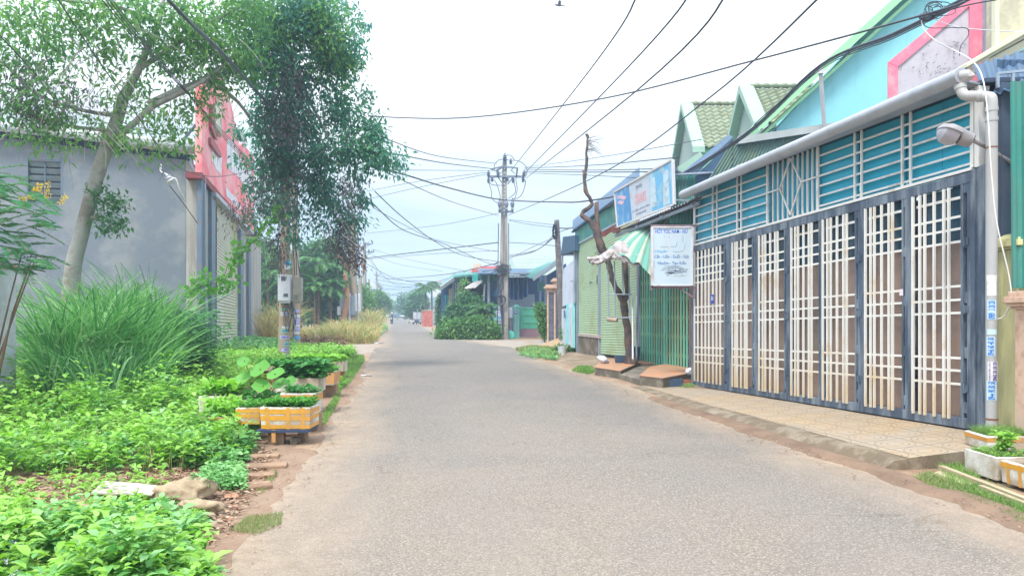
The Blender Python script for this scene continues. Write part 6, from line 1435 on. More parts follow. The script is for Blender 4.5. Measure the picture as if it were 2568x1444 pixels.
# small covered truck (cargo tricycle)
pt_ = G(1045, 813.5); tk = thing('cargo_tricycle', 'three-wheeled delivery truck with a grey box parked before the red panel', 'truck', pt_); Yt = pt_.y
q = MB(); a = P(1035, 800, Yt); b_ = P(1056, 781, Yt); q.box(a.x, b_.x, Yt + .5, Yt + 2.6, a.z, b_.z); cb_ = q.build('cargo_box', M('grey_box_panel', (.48, .50, .54), .5, .15, 1.2), tk, bevel=.03)
q = MB()
for x_ in (1035.3, 1045.5, 1055.6): q.bar(P(x_, 800, Yt + .47), P(x_, 781, Yt + .47), .07, .05)
for y_ in (781.5, 799.7): q.bar(P(1035, y_, Yt + .47), P(1056, y_, Yt + .47), .07, .05)
q.build('frame', m_iron, cb_)
q = MB(); a = P(1035.5, 809, Yt); b_ = P(1055.5, 801, Yt); q.box(a.x, b_.x, Yt + .2, Yt + .9, a.z, b_.z); q.build('nose', m_dkcar, tk, bevel=.08)
for x_ in (1037.5, 1053.5): q = MB(); q.lathe(P(x_, 805, Yt + .18), [(.12, 0), (.12, .06), (.05, .08)], 12, (0, -1, 0)); q.build('headlight', m_head, tk)
for x_ in (1036.5, 1054.5): c_ = P(x_, 810, Yt + .6); wheel((c_.x, c_.y, .27), .27, .16, tk)
wheel((P(1045, 0, Yt + 2.2).x, Yt + 2.2, .27), .27, .16, tk)
# motorcycle and rider
mp = G(981, 812.5); my = mp.y; mx = mp.x
mb_ = thing('motorcycle', 'small dark motorcycle riding towards the camera', 'motorcycle', mp)
for yy, nm in ((0, 'front_wheel'), (1.25, 'rear_wheel')): wheel((mx, my + yy, .29), .29, .1, mb_, (1, 0, 0), nm)
q = MB(); loft(q, [[Vector((mx + a_ * w_, my + y_, z_ + c_)) for a_, c_ in ((-1, -.1), (-.8, .1), (0, .16), (.8, .1), (1, -.1), (0, -.2))] for y_, z_, w_ in ((.12, .75, .1), (.35, .6, .16), (.8, .55, .13), (1.2, .72, .13), (1.55, .8, .05))]); q.build('body', m_dkcar, mb_, smooth=True)
q = MB(); q.tube([(mx, my, .3), (mx, my + .12, .6), (mx, my + .28, 1.0)], .05, 8); q.tube([(mx - .33, my + .35, 1.02), (mx - .12, my + .27, 1.0), (mx + .12, my + .27, 1.0), (mx + .33, my + .35, 1.02)], .018, 6); q.build('fork', m_iron, mb_)
q = MB(); q.obox((mx, my + .95, .82), (.13, 0, 0), (0, .35, 0), (0, 0, .05)); q.build('seat', m_tyre, mb_, bevel=.03)
q = MB(); q.lathe((mx, my + .14, .85), [(.09, 0), (.09, .05), (.03, .07)], 12, (0, -1, 0)); q.build('headlight', m_head, mb_, smooth='auto')
q = MB(); q.obox((mx, my + .1, .62), (.11, 0, 0), (0, .03, 0), (0, 0, .2)); q.build('front_shield', m_dkcar, mb_, bevel=.03)
def skin_person(name, J, E, label, loc, mat):
    me = bpy.data.meshes.new(name); o = bpy.data.objects.new(name, me); col.objects.link(o)
    me.from_pydata([tuple(Vector(j[0])) for j in J], E, []); me.materials.append(mat)
    m1 = o.modifiers.new('skin', 'SKIN'); m1.use_smooth_shade = True
    me.skin_vertices or me.attributes
    for i, j in enumerate(J): me.skin_vertices[0].data[i].radius = (j[1], j[2] if len(j) > 2 else j[1])
    me.skin_vertices[0].data[0].use_root = True
    s_ = o.modifiers.new('sub', 'SUBSURF'); s_.levels = 1; s_.render_levels = 2
    o.location = loc; return tag(o, label, 'person')
rid = None
try:
    bpy.ops.object.select_all(action='DESELECT')
except Exception: pass
J = [((0, .95, .88), .15, .13), ((0, .88, 1.12), .14, .11), ((0, .80, 1.36), .16, .11), ((0, .77, 1.48), .055), ((0, .74, 1.60), .095, .10), ((0, .73, 1.70), .07),
     ((-.17, .80, 1.38), .06), ((-.28, .62, 1.18), .045), ((-.30, .40, 1.06), .035), ((-.30, .33, 1.04), .04),
     ((.17, .80, 1.38), .06), ((.28, .62, 1.18), .045), ((.30, .40, 1.06), .035), ((.30, .33, 1.04), .04),
     ((-.12, .90, .86), .09), ((-.2, .48, .80), .075), ((-.17, .62, .40), .05), ((-.17, .50, .32), .045),
     ((.12, .90, .86), .09), ((.2, .48, .80), .075), ((.17, .62, .40), .05), ((.17, .50, .32), .045)]
E = [(0, 1), (1, 2), (2, 3), (3, 4), (4, 5), (2, 6), (6, 7), (7, 8), (8, 9), (2, 10), (10, 11), (11, 12), (12, 13), (0, 14), (14, 15), (15, 16), (16, 17), (0, 18), (18, 19), (19, 20), (20, 21)]
me = bpy.data.meshes.new('person'); rid = bpy.data.objects.new('person', me); col.objects.link(rid)
bm = bmesh.new(); sk = bm.verts.layers.skin.verify(); bv = []
for j in J:
    v_ = bm.verts.new(j[0]); v_[sk].radius = (j[1], j[2] if len(j) > 2 else j[1]); bv.append(v_)
bv[0][sk].use_root = True
for a, b_ in E: bm.edges.new((bv[a], bv[b_]))
bm.to_mesh(me); bm.free(); me.materials.append(M('dark_jacket', (.08, .09, .14), .8, .1, 3))
m1 = rid.modifiers.new('skin', 'SKIN'); m1.use_smooth_shade = True; s_ = rid.modifiers.new('sub', 'SUBSURF'); s_.levels = 1; s_.render_levels = 2
rid.location = (mx, my, 0); tag(rid, 'person in dark clothes and a white helmet riding the motorcycle', 'person')
q = MB(); q.lathe((mx, my + .74, 1.58), [(.125, 0), (.14, .07), (.13, .14), (.09, .2), (.02, .23)], 14); q.build('helmet', m_carw, rid, smooth=True)

# ---- bird
bd = thing('bird', 'small dark bird flying high against the white sky', 'bird', P(1402, 14, 45)); bc = P(1402, 14, 45)
q = MB(); q.rock(bc, .10, 1, 2, (2.0, .8, .8), .1); q.rock(bc + Vector((-.19, 0, .03)), .055, 2, 2, (1.2, 1, 1), .1); q.prism([bc + Vector((.16, -.05, -.01)), bc + Vector((.36, -.06, -.05)), bc + Vector((.36, .06, -.05)), bc + Vector((.16, .05, -.01))], (0, 0, .015)); q.build('body', M('bird_brown', (.10, .08, .09), .8), bd, smooth=True)
for sg in (-1, 1):
    q = MB(); q.prism([bc + Vector((-.08, 0, .03)), bc + Vector((.10, 0, .03)), bc + Vector((.12, sg * .25, .14 + .04 * sg)), bc + Vector((.02, sg * .42, .20 + .06 * sg)), bc + Vector((-.06, sg * .22, .15))], (0, 0, .015)); q.build('wing', bpy.data.materials['bird_brown'], bd)
# ================================================================ left warehouse
LW = Plane(-10.5, 24.8, -0.229, 1.0)         # street side with shutter and red sign
cor = LW.o.copy()
EW = Plane(cor.x, cor.y, -1.0, -0.229)         # end wall facing the camera
m_rend = M('grey_render', (0.24, 0.272, 0.30), 0.9, .12, .45, .25, 10, dirt=(.15, .19, .24), damt=.55, dscale=.8, low=((.24, .26, .22), .8, .9))
m_rend2 = M('pale_concrete', (0.40, 0.40, 0.38), 0.9, .12, .8, .2, 12, dirt=(.26, .25, .23), damt=.5, dscale=1.5, streak=True)
m_bpost = M('blue_steel_post', (.12, .18, .26), .5, .1, 2, dirt=(.25, .14, .10), damt=.25)
wh = thing('warehouse', 'grey rendered warehouse with a cream roller shutter and a peeling red sign wall', 'building', (cor.x - 4, cor.y + 3, 0))
def ewp(px, py, off=0): return EW.pix(px, py, off)
topL, topR = ewp(-60, 338), ewp(466, 402)
q = MB(); 
w_l, w_r, w_b, w_t = [EW.sz(x, 500)[0] for x in (155, 68)] + [ewp(110, 507).z, ewp(110, 402).z]
s0, s1 = EW.sz(466, 400)[0], EW.sz(-140, 330)[0]
wl, wr = EW.sz(155, 500)[0], EW.sz(68, 500)[0]
zr = lambda s_: topR.z + (topL.z - topR.z) * (s_ - s0) / (EW.sz(-60, 338)[0] - s0)
def wpr(mb, pts, off=0, th=.25): mb.prism([EW.at(a, b_, off) for a, b_ in pts], -EW.n * th)
wpr(q, [(s0, -.1), (wl, -.1), (wl, zr(wl)), (s0, zr(s0))]); wpr(q, [(wr, -.1), (s1, -.1), (s1, zr(s1)), (wr, zr(wr))])
wpr(q, [(wl, -.1), (wr, -.1), (wr, w_b), (wl, w_b)]); wpr(q, [(wl, w_t), (wr, w_t), (wr, zr(wr)), (wl, zr(wl))])
q.build('end_wall', m_rend, wh)
q = MB()
wf = MB(); 
for a, b_ in (((wl, w_b), (wr, w_b)), ((wr, w_b), (wr, w_t)), ((wr, w_t), (wl, w_t)), ((wl, w_t), (wl, w_b))): wf.bar(EW.at(*a, -.02), EW.at(*b_, -.02), .06, .06, EW.n)
wf.bar(EW.at((wl + wr) / 2 , w_b, -.05), EW.at((wl + wr) / 2, w_t, -.05), .03, .03, EW.n)
win = wf.build('window', m_bpost, wh)
for k in range(6):
    z_ = w_b + (w_t - w_b) * (k + .5) / 6; q = MB(); q.obox(EW.at((wl + wr) / 2, z_, -.08), EW.d * abs(wr - wl) * .48, Vector((0, 0, .085)) + EW.n * .03, (EW.n * .004)); q.build('louvre_pane', glassy('louvre_glass', (.10, .17, .21), .15, .3) if k == 0 else bpy.data.materials['louvre_glass'], win)
q = MB(); wpr(q, [(wl, w_b), (wr, w_b), (wr, w_t), (wl, w_t)], -.24, .02); q.build('dark_back', m_gapdark, win)
# roof edge: ribbed half-round eave sheets, dark strip painted as shade below them
q = MB(); wpr(q, [(s0 - .2, zr(s0 - .2)), (s1, zr(s1)), (s1, zr(s1) + .30), (s0 - .2, zr(s0 - .2) + .22)], -.05, .1); q.build('eave_shade', m_gapdark, wh)
q = MB(); e0, e1 = ewp(-120, 312, .3), ewp(499, 374, .3)
n_r = 5
def ev(u, v): 
    p = e0.lerp(e1, u); a = v * math.pi * .95 - .5; return p + EW.n * (.13 * math.cos(a)) + Vector((0, 0, .20 * math.sin(a) + .04 * abs(math.sin(v * 12))))
q.grid(ev, 40, 30); q.prism([e1 + Vector((0, 0, .1)), e0 + Vector((0, 0, .1)), e0 - EW.n * 5 + Vector((0, 0, .75)), e1 - EW.n * 5 + Vector((0, 0, .75))], (0, 0, .05)); q.build('roof', M('ribbed_roof_edge', (.30, .33, .34), .5, .15, 2, metal=.3, dirt=(.18, .2, .22), damt=.4), wh, smooth='auto')
# corner pillars
q = MB(); wpr(q, [(s0 - .02, -.1), (s0 - EW.sz(466, 500)[0] + EW.sz(499, 500)[0], -.1), (EW.sz(499, 500)[0], ewp(495, 420).z), (s0 - .02, ewp(470, 402).z)], .06, .3); q.build('corner_pillar', m_rend2, wh, bevel=.01)
q = MB(); a = LW.pix(502, 905, .05); q.bar(Vector((a.x, a.y, 0)), Vector((a.x, a.y, LW.pix(502, 205, .05).z)), .16, .16); a1_ = Vector((a.x, a.y, LW.pix(502, 300, .05).z)); q.tube([a1_, a1_ + EW.d * 1.4 + Vector((0, .5, -1.5))], .05, 8); q.build('corner_post', m_bpost, wh)
q = MB(); q.tube([ewp(480, 395, .15), ewp(481, 412, .15), ewp(488, 428, .12), LW.pix(512, 440, .1), LW.pix(516, 900, .12)], .06, 10); q.build('pipe', m_steel, wh, smooth='auto')
# street wall
def lw(mb, pts, off=0, th=.25): mb.prism([LW.pix(x, y, off) for x, y in pts], -LW.n * th)
def col_(mb, x0, x1, ytop, off=0, th=.25):
    a, b_ = LW.pix(x0, ytop, off), LW.pix(x1, ytop, off); mb.prism([Vector((a.x, a.y, -.1)), Vector((b_.x, b_.y, -.1)), b_, a], -LW.n * th)
q = MB()
def lrect(x0, x1, y0, y1, y2=None, y3=None, off=0, th=.2): 
    """x0..x1 with top y0,y1 and bottom at the ground"""
    a, b_ = LW.pix(x0, y0, off), LW.pix(x1, y1, off); q.prism([Vector((a.x, a.y, -.1)), Vector((b_.x, b_.y, -.1)), b_, a], -LW.n * th)
lrect(505, 530, 455, 480); lrect(597, 612, 570, 592); lrect(612, 655, 590, 600, th=.3); q.build('street_wall', m_rend2, wh)
for r_ in ((531, 541, 480, 492), (604, 611, 575, 585), (624, 630, 600, 606)): q = MB(); lrect(*r_, off=.12, th=.12); q.build('steel_post', m_bpost, wh)
a, b_ = LW.pix(542, 500, -.05), LW.pix(598, 572, -.05)
q = MB(); nR = 46; q.sheet(Vector((a.x, a.y, 0)), Vector((b_.x, b_.y, 0)), b_, a, lambda u, v: .03 * abs(math.sin(v * nR * math.pi)) ** .6, 1, nR * 6, .01); q.build('roller_shutter', M('cream_shutter', (.50, .50, .44), .5, .05, .6, dirt=(.40, .42, .18), damt=.42, dscale=.45), wh)
q = MB(); lrect(541, 600, 505, 600, off=-.25, th=.1); q.build('recess_shade', m_gapdark, wh)  # dark slab painted as the shade behind the shutter
q = MB(); q.prism([LW.pix(543, 492, .25), LW.pix(637, 588, .25), LW.pix(637, 582, .25), LW.pix(543, 482, .25)], -LW.n * .5); q.build('lintel', m_gut, wh)
q = MB(); q.prism([LW.pix(506, 447, .15), LW.pix(545, 492, .15), LW.pix(545, 480, .15), LW.pix(506, 432, .15)], -LW.n * .5); q.build('lintel', M('dark_red_edge', (.22, .05, .06), .7), wh)
q = MB()
for k in range(11): z0 = 480 + k * 8; q.obox(LW.pix(508.5, z0 , .03), LW.d * .3, Vector((0, 0, .05)) + LW.n * .03, LW.n * .006)
q.build('vent_louvre', m_rend2, wh)
q = MB(); q.prism([LW.pix(638, 565, .02), LW.pix(656, 610, .02), LW.pix(656, 604, .02), LW.pix(638, 555, .02)], -LW.n * 3); q.build('roof_edge', m_bpost, wh)
# red sign wall
sgp = thing('sign_board', 'tall peeling red sign wall with torn white panels above the cream shutter', 'sign', LW.pix(560, 480, .15))
m_coral = M('peeling_red_paint', (.80, .17, .20), .7, .12, .6, .2, 10, dirt=(.78, .42, .44), damt=.45, dscale=.9)
q = MB(); O = .15
pts = [(506, 432), (637, 580), (637, 395), (610, 360), (600, 365), (582, 270), (575, 245), (550, 185), (530, 190), (506, 215)]
q.prism([LW.pix(x, y, O) for x, y in pts], -LW.n * .2); bd2 = q.build('board', m_coral, sgp)
m_torn, nt, b, o = mat_new('torn_white_vinyl'); v = N(nt, 'ShaderNodeTexCoord').outputs['Object']
nn = noise(nt, mapping(nt, v, (9, 9, .35)), 1.0, 3, .6); L(nt, ramp(nt, nn, [(.40, (.42, .40, .48)), (.5, (.72, .72, .76)), (.62, (.78, .78, .82))]), b.inputs['Base Color']); b.inputs['Roughness'].default_value = .7
def rag(pts, off, mat, sd_):
    q = MB(); rr_l = random.Random(sd_); P3 = []
    for i in range(len(pts)):
        a, b_ = pts[i], pts[(i + 1) % len(pts)]; n = max(2, int(math.hypot(b_[0] - a[0], b_[1] - a[1]) / 7))
        for k in range(n): t = k / n; P3.append(LW.pix(a[0] + (b_[0] - a[0]) * t + rr_l.uniform(-1.1, 1.1), a[1] + (b_[1] - a[1]) * t + rr_l.uniform(-2.4, 2.4), off))
    q.prism(P3, -LW.n * .012); return q.build('torn_panel', mat, bd2)
rag([(570, 350), (582, 352), (600, 395), (618, 420), (632, 430), (634, 505), (618, 480), (600, 445), (575, 425), (569, 410)], O + .015, m_torn, 1)
rag([(531, 365), (536, 358), (556, 385), (556, 440), (544, 428), (532, 402)], O + .015, m_torn, 2)
rag([(594, 325), (606, 330), (618, 350), (618, 372), (600, 350)], O + .015, m_torn, 3)
rag([(566, 470), (574, 478), (604, 512), (604, 530), (586, 512), (568, 492)], O + .015, m_torn, 4)
rag([(629, 540), (636, 545), (636, 568), (630, 560)], O + .015, m_torn, 5)
# a big standing letter, cream face with a dark red return
m_letf = M('cream_letter', (.60, .58, .46), .7, .1, 1); m_letr = M('dark_red_return', (.36, .10, .12), .7)
for pts in ([(541, 262), (549, 262), (549, 330), (541, 318)], [(549, 280), (556, 300), (556, 345), (549, 326)], [(551, 240), (556, 236), (556, 322), (551, 306)]):
    q = MB(); q.prism([LW.pix(x, y, O + .14) for x, y in pts], -LW.n * .12); q.build('letter', m_letf, bd2)
q = MB(); q.prism([LW.pix(x, y, O + .10) for x, y in [(531, 262), (541, 262), (541, 330), (546, 352), (540, 345), (531, 320)]], -LW.n * .08); q.prism([LW.pix(x, y, O + .10) for x, y in [(530, 345), (538, 352), (556, 386), (556, 396), (546, 386), (530, 362)]], -LW.n * .08); q.build('letter', m_letr, bd2)
# corrugated tin sheet at the left edge
m_tin = M('galvanised_tin', (.58, .63, .70), .45, .15, 1.5, metal=.3, dirt=(.5, .52, .55), damt=.5, dscale=4)
a, b_, c_, d = P(-140, 985, 10.6), P(40, 962, 12.4), P(40, 672, 12.4), P(-140, 655, 10.6)
q = MB(); q.sheet(Vector((a.x, a.y, 0)), Vector((b_.x, b_.y, 0)), c_, d, lambda u, v: .018 * math.sin(u * 2 * math.pi * 24), 192, 1, .004); q.build('tin_fence', m_tin, loc=(b_.x, b_.y, 0), label='corrugated galvanised tin sheet at the left edge before the tall grass', cat='fence')
q = MB(); q.bar(d + Vector((0, .05, .01)), c_ + Vector((0, .05, .01)), .08, .04); q.build('fence_rail', M('rusty_rail', (.26, .12, .08), .9, .3, 4), loc=c_, label='rusty rail along the top of the tin sheet', cat='rail')

# ================================================================ styrofoam planter boxes (left)
m_foam = M('styrofoam', (.68, .67, .63), .85, .05, 3, .5, 60, dirt=(.36, .28, .19), damt=.55, dscale=2.2)
m_tape = M('orange_tape', (.68, .33, .03), .4, .14, 5, spec=.5, dirt=(.50, .27, .08), damt=.4, dscale=3); m_tape2 = M('faded_orange_tape', (.62, .29, .05), .4, .12, 4, dirt=(.4, .25, .15), damt=.4)
m_potsoil = M('potting_soil', (.10, .07, .05), 1, .3, 6, 1.0, 20)
BOXES = []
def foam_box(p, lx, ly, h, rz, label, tape='bands', tmat=m_tape, group='foam planter boxes', th=.03):
    """p = front-left-bottom... centre of the base"""
    t = thing('planter_box', label, 'planter', p, group); ca, sa_ = math.cos(rz), math.sin(rz)
    ux, uy = Vector((ca, sa_, 0)), Vector((-sa_, ca, 0)); p = Vector(p)
    def ring(k, z_): return [p + ux * (x * (lx / 2 * k[0] - k[1])) + uy * (y * (ly / 2 * k[0] - k[1])) + Vector((0, 0, z_)) for x, y in ((-1, -1), (1, -1), (1, 1), (-1, 1))]
    rs_ = [ring((.955, 0), 0), ring((1, 0), h), ring((1, th), h + .001), ring((.955, th), .03)]
    # thin inner lip shape
    rs_[1] = [v_ + Vector((random.uniform(-.006, .006), random.uniform(-.006, .006), random.uniform(-.012, .004))) for v_ in rs_[1]]
    vs = [v_ for r_0 in rs_ for v_ in r_0]; fs = [(3, 2, 1, 0)] + [(r * 4 + k, r * 4 + (k + 1) % 4, (r + 1) * 4 + (k + 1) % 4, (r + 1) * 4 + k) for r in range(3) for k in range(4)] + [(12, 13, 14, 15)]
    q = MB(); q.add(vs, fs); bo = q.build('box', m_foam, t, bevel=.007)
    q = MB(); zs_ = h - .035; k_ = ring((.99, th + .002), zs_); 
    q.grid(lambda u, v: k_[0].lerp(k_[1], u).lerp(k_[3].lerp(k_[2], u), v) + Vector((0, 0, .012 * mn.noise(Vector((u * 5, v * 4, p.x))))), 10, 8); q.build('soil', m_potsoil, t, smooth=True)
    def side(k, a, b_, z0_, z1_, o_=.003):
        c0, c1 = rs_[0][k], rs_[0][(k + 1) % 4]; d0, d1 = rs_[1][k], rs_[1][(k + 1) % 4]; nr = (c1 - c0).cross(Vector((0, 0, 1))).normalized() * o_
        lo = lambda u: c0.lerp(c1, u).lerp(d0.lerp(d1, u), z0_ / h) + nr; hi = lambda u: c0.lerp(c1, u).lerp(d0.lerp(d1, u), z1_ / h) + nr
        return [lo(a), lo(b_), hi(b_), hi(a)]
    q = MB()
    if tape == 'bands':
        for k in range(4):
            q.quad(*side(k, -.002, 1.002, h * .70, h * .92)); q.quad(*side(k, -.002, 1.002, h * .40, h * .62)); q.quad(*side(k, -.002, 1.002, h * .02, h * .20))
        for u in (.10, .52, .82): q.quad(*side(0, u, u + .075, 0, h, .0045))
    elif tape == 'wide':
        for k in range(4): q.quad(*side(k, -.002, 1.002, h * .12, h * .9))
    elif tape == 'band':
        for k in range(4): q.quad(*side(k, -.002, 1.002, h * .62, h * .93))
    elif tape == 'grid':
        for k in range(4): q.quad(*side(k, -.002, 1.002, h * .72, h * .96))
        for k in (0, 3, 1):
            for u in (.12, .36, .62, .86): q.quad(*side(k, u, u + .06, 0, h, .0045))
    if q.v: q.build('tape', tmat, bo)
    BOXES.append((p, lx, ly, h, rz)); return t
def at_(px, py, z): return G(px, py, z)
def fb_px(x0, x1, ytop, ybot, Yf, depth, rz=0.0):
    """front face pixel rectangle at depth Yf -> centre, size"""
    a, b_ = P(x0, ybot, Yf), P(x1, ytop, Yf); lx = b_.x - a.x; c_ = Vector(((a.x + b_.x) / 2, Yf + depth / 2, a.z)); return c_, lx, depth, b_.z - a.z, rz
foam_box(*fb_px(652, 779, 1021, 1076, 9.5, .46, .0), 'front foam planter box with orange tape stripes and dense low seedlings')
foam_box(*fb_px(590, 652, 1022, 1064, 9.72, .5, .0), 'narrow end of a taped foam box left of the front striped one')
foam_box(*fb_px(500, 586, 1045, 1064, 10.0, .44, .0), 'low foam box with young mustard greens and one orange band', 'band')
foam_box(*fb_px(497, 592, 993, 1040, 10.55, .4, .0), 'white foam box with pale lettuce behind the low mustard box', 'none')
foam_box(*fb_px(598, 700, 1005, 1036, 10.7, .42, .0), 'foam box with orange rim under the big pumpkin leaves', 'band')
foam_box(*fb_px(702, 789, 986, 1040, 10.35, .45, .0), 'foam box with a tall white back at the road side of the row', 'band', m_tape2)
foam_box(*fb_px(690, 800, 948, 984, 12.3, .5, .0), 'plain white foam box full of dark leaves, its end towards the road', 'none')
foam_box(*fb_px(744, 839, 931, 966, 14.6, .5, .0), 'foam box wrapped in solid orange tape on a wooden block', 'wide', m_tape2)
foam_box(*fb_px(730, 838, 908, 928, 16.2, .5, .0), 'long cream foam box behind the solid orange one', 'none')
foam_box(*fb_px(838, 861, 907, 932, 18.5, .5, .0), 'small white foam box at the far end nearest the road', 'none')
foam_box(*fb_px(722, 770, 911, 922, 18.9, .5, .0), 'far foam box with an orange rim beside the pole foot', 'band')
foam_box(*fb_px(640, 700, 918, 930, 17.5, .5, .0), 'far white foam box left of the pole foot', 'none')
# supports: planks, blocks
m_wood = M('weathered_wood', (.34, .22, .14), .9, .2, 4, .5, 30, dirt=(.2, .14, .1), damt=.4)
def block(p, lx, ly, lz, rz, label, mat=m_wood, name='block', cat='block'):
    q = MB(); q.box(p.x - lx / 2, p.x + lx / 2, p.y - ly / 2, p.y + ly / 2, p.z, p.z + lz, rz); return q.build(name, mat, loc=p, bevel=.008, label=label, cat=cat)
zb1 = P(700, 1076, 9.5).z
a = P(715, 1076, 9.5)
q = MB(); q.box(P(645, 0, 9.5).x, P(775, 0, 9.5).x, 9.45, 9.95, zb1 - .035, zb1 - .004); q.build('plank', m_gapdark, loc=a, label='dark board carrying the front striped foam box', cat='board')
p = G(687, 1116); block(Vector((p.x, 9.62, 0)), .20, .14, zb1 - .045, .12, 'tan wooden block under the left of the front striped box')
p = G(733, 1117); block(Vector((p.x, 9.60, 0)), .10, .12, zb1 - .12, -.1, 'short mossy block under the right of the front striped box', m_conc)
p = G(748, 1112); block(Vector((p.x + .02, 9.78, 0)), .10, .14, zb1 - .045, .0, 'brown wooden block behind the mossy one')
q = MB(); q.box(P(681, 0, 9.46).x, P(691, 0, 9.46).x, 9.455, 9.475, zb1 - .16, zb1 + .0); q.build('strip', m_tape2, loc=P(686, 1090, 9.46), label='hanging strip of brown tape under the front striped box', cat='tape')
p = P(820, 980, 15.0); block(Vector((p.x, 15.0, 0)), .42, .2, P(0, 968, 14.7).z - .005, .03, 'pale wooden block under the solid orange box')
p = P(785, 1040, 10.6); block(Vector((p.x - .02, 10.75, 0)), .16, .3, P(0, 1041, 10.4).z - .02, 0, 'brown block under the white-backed box')
p = P(795, 984, 12.6); block(Vector((p.x - .05, 12.5, 0)), .08, .2, P(0, 984, 12.3).z - .01, 0, 'dark upright brick under the plain white box', m_dark)
p = P(850, 935, 18.8); block(Vector((p.x, 18.8, 0)), .25, .2, P(0, 932, 18.5).z - .005, 0, 'brick block under the far white box', m_brick)
p = G(640, 1100); block(Vector((p.x, 9.9, 0)), .14, .14, zb1 - .05, 0, 'block under the narrow taped box in the shade')
p = P(545, 1064, 10.1); block(Vector((p.x, 10.15, 0)), .4, .2, max(.05, P(0, 1064, 10.0).z - .01), 0, 'low brick support hidden by weeds under the mustard box', m_brick)
for (x_, y_, yy), lb in zip(((650, 1036, 10.9), (745, 984, 12.5), (545, 1040, 10.75), (790, 928, 16.4), (745, 922, 19.1), (670, 930, 17.7)), ('the pumpkin box', 'the plain white box of dark leaves', 'the white lettuce box', 'the long cream box', 'the far orange-rimmed box', 'the far white box left of the pole')):
    p = P(x_, y_, yy); block(Vector((p.x, yy, 0)), .3, .2, max(.04, p.z - .01), 0, 'brick support under ' + lb, m_brick)
q = MB(); a, b_ = P(772, 1054, 10.3), P(798, 1040, 10.9); q.bar(Vector((a.x, a.y, a.z)), Vector((b_.x, b_.y, b_.z)), .10, .02); q.build('plank', m_wood, loc=a, label='thin pale plank end poking out at the road side of the boxes', cat='board')
# ---- right foreground boxes
foam_box(Vector((5.50, 8.26, .20)), .62, .44, .16, -.04, 'soiled foam box with grass in the right corner, nearest the drainpipe', 'band', m_tape2)
foam_box(Vector((5.01, 7.60, .03)), .40, .50, .235, .04, 'dirty white foam box with a green herb in the right foreground', 'none')
foam_box(Vector((5.05, 6.97, .04)), .42, .66, .22, .06, 'foam box with orange tape squares cut by the right edge', 'grid')
q = MB(); q.prism([G(2330, 1192, .01), G(2425, 1226, .01), G(2450, 1212, .01), G(2375, 1180, .01)], (0, 0, .025)); q.build('slab', M('pale_slab', (.46, .38, .26), .85, .1, 2, dirt=(.3, .25, .18)), loc=G(2390, 1195), bevel=.008, label='pale flat stone slab beside the right foreground boxes', cat='slab')
q = MB(); q.bar(G(2360, 1172, .06), G(2600, 1265, .06), .06, .05); q.build('plank', M('pale_plank', (.40, .32, .21), .85, .1, 3), loc=G(2400, 1190), label='long pale timber in front of the right foreground boxes', cat='board')
q = MB(); q.bar(G(2460, 1222, .05), G(2620, 1285, .05), .05, .05); q.build('plank', bpy.data.materials['pale_plank'], loc=G(2500, 1240), label='second pale timber running out of the right edge', cat='board')

# ================================================================ rubble in the left foreground
m_rock = M('yellow_rock', (.40, .31, .20), .95, .3, 5, 1.0, 20, dirt=(.24, .18, .12), damt=.5)
q = MB(); p = G(447, 1262, 0); q.rock(p + Vector((0, 0, .09)), .16, 4, 4, (1.15, .8, .62), 1.0); q.build('rock', m_rock, loc=p, smooth=True, label='larger yellow rock beside the flat white board', cat='rock')
q = MB(); p = G(480, 1288, 0); q.rock(p + Vector((.01, 0, .05)), .11, 8, 4, (1.4, .8, .6), 1.0); q.build('rock', m_rock, loc=p, smooth=True, label='lower yellow rock in front of the larger one', cat='rock')
q = MB(); q.prism([G(228, 1238, .12), G(380, 1243, .10), G(415, 1222, .10), G(345, 1214, .11), G(262, 1208, .12)], (0, 0, .012)); q.build('board', M('cement_sheet', (.44, .40, .34), .9, .06, 3, dirt=(.4, .36, .3)), loc=G(330, 1238), label='broken pale cement board lying on the litter', cat='board')
q = MB(); p = G(222, 1275, .04); q.tube([p - Vector((.10, 0, 0)), p + Vector((.10, .03, 0))], .045, 12); q.build('log', bpy.data.materials['weathered_wood'], loc=p, smooth='auto', label='short cut piece of wood lying in the weeds', cat='log')
r7 = random.Random(31)
frag = MB(); fl_ = [(50, 1222, .10), (30, 1235, .06), (185, 1202, .07), (140, 1200, .05), (445, 1182, .09), (380, 1208, .06), (600, 1165, .12), (588, 1178, .10), (580, 1250, .10), (545, 1248, .07), (520, 1300, .10), (395, 1360, .10), (420, 1415, .09), (45, 1270, .1), (85, 1262, .13), (110, 1250, .11), (380, 1246, .05), (330, 1280, .06), (140, 1300, .11)]
mb_b = m_brick
labs = 'broken terracotta fragment lying among the litter and weeds'
for k, (x_, y_, s_) in enumerate(fl_):
    p = G(x_, y_, .0); q = MB(); q.rock(p + Vector((0, 0, .03)), s_ * .75, 40 + k, 1, (1.2, .8, .35), .7)
    q.build('brick_fragment', [bpy.data.materials['path_slab'], m_rock, M('terra_fragment', (.44, .24, .15), .9, .2, 4, .5, 20) if k == 0 else bpy.data.materials['terra_fragment']][k % 3], loc=p, label=labs, cat='rubble', group='rubble pieces in the left foreground')
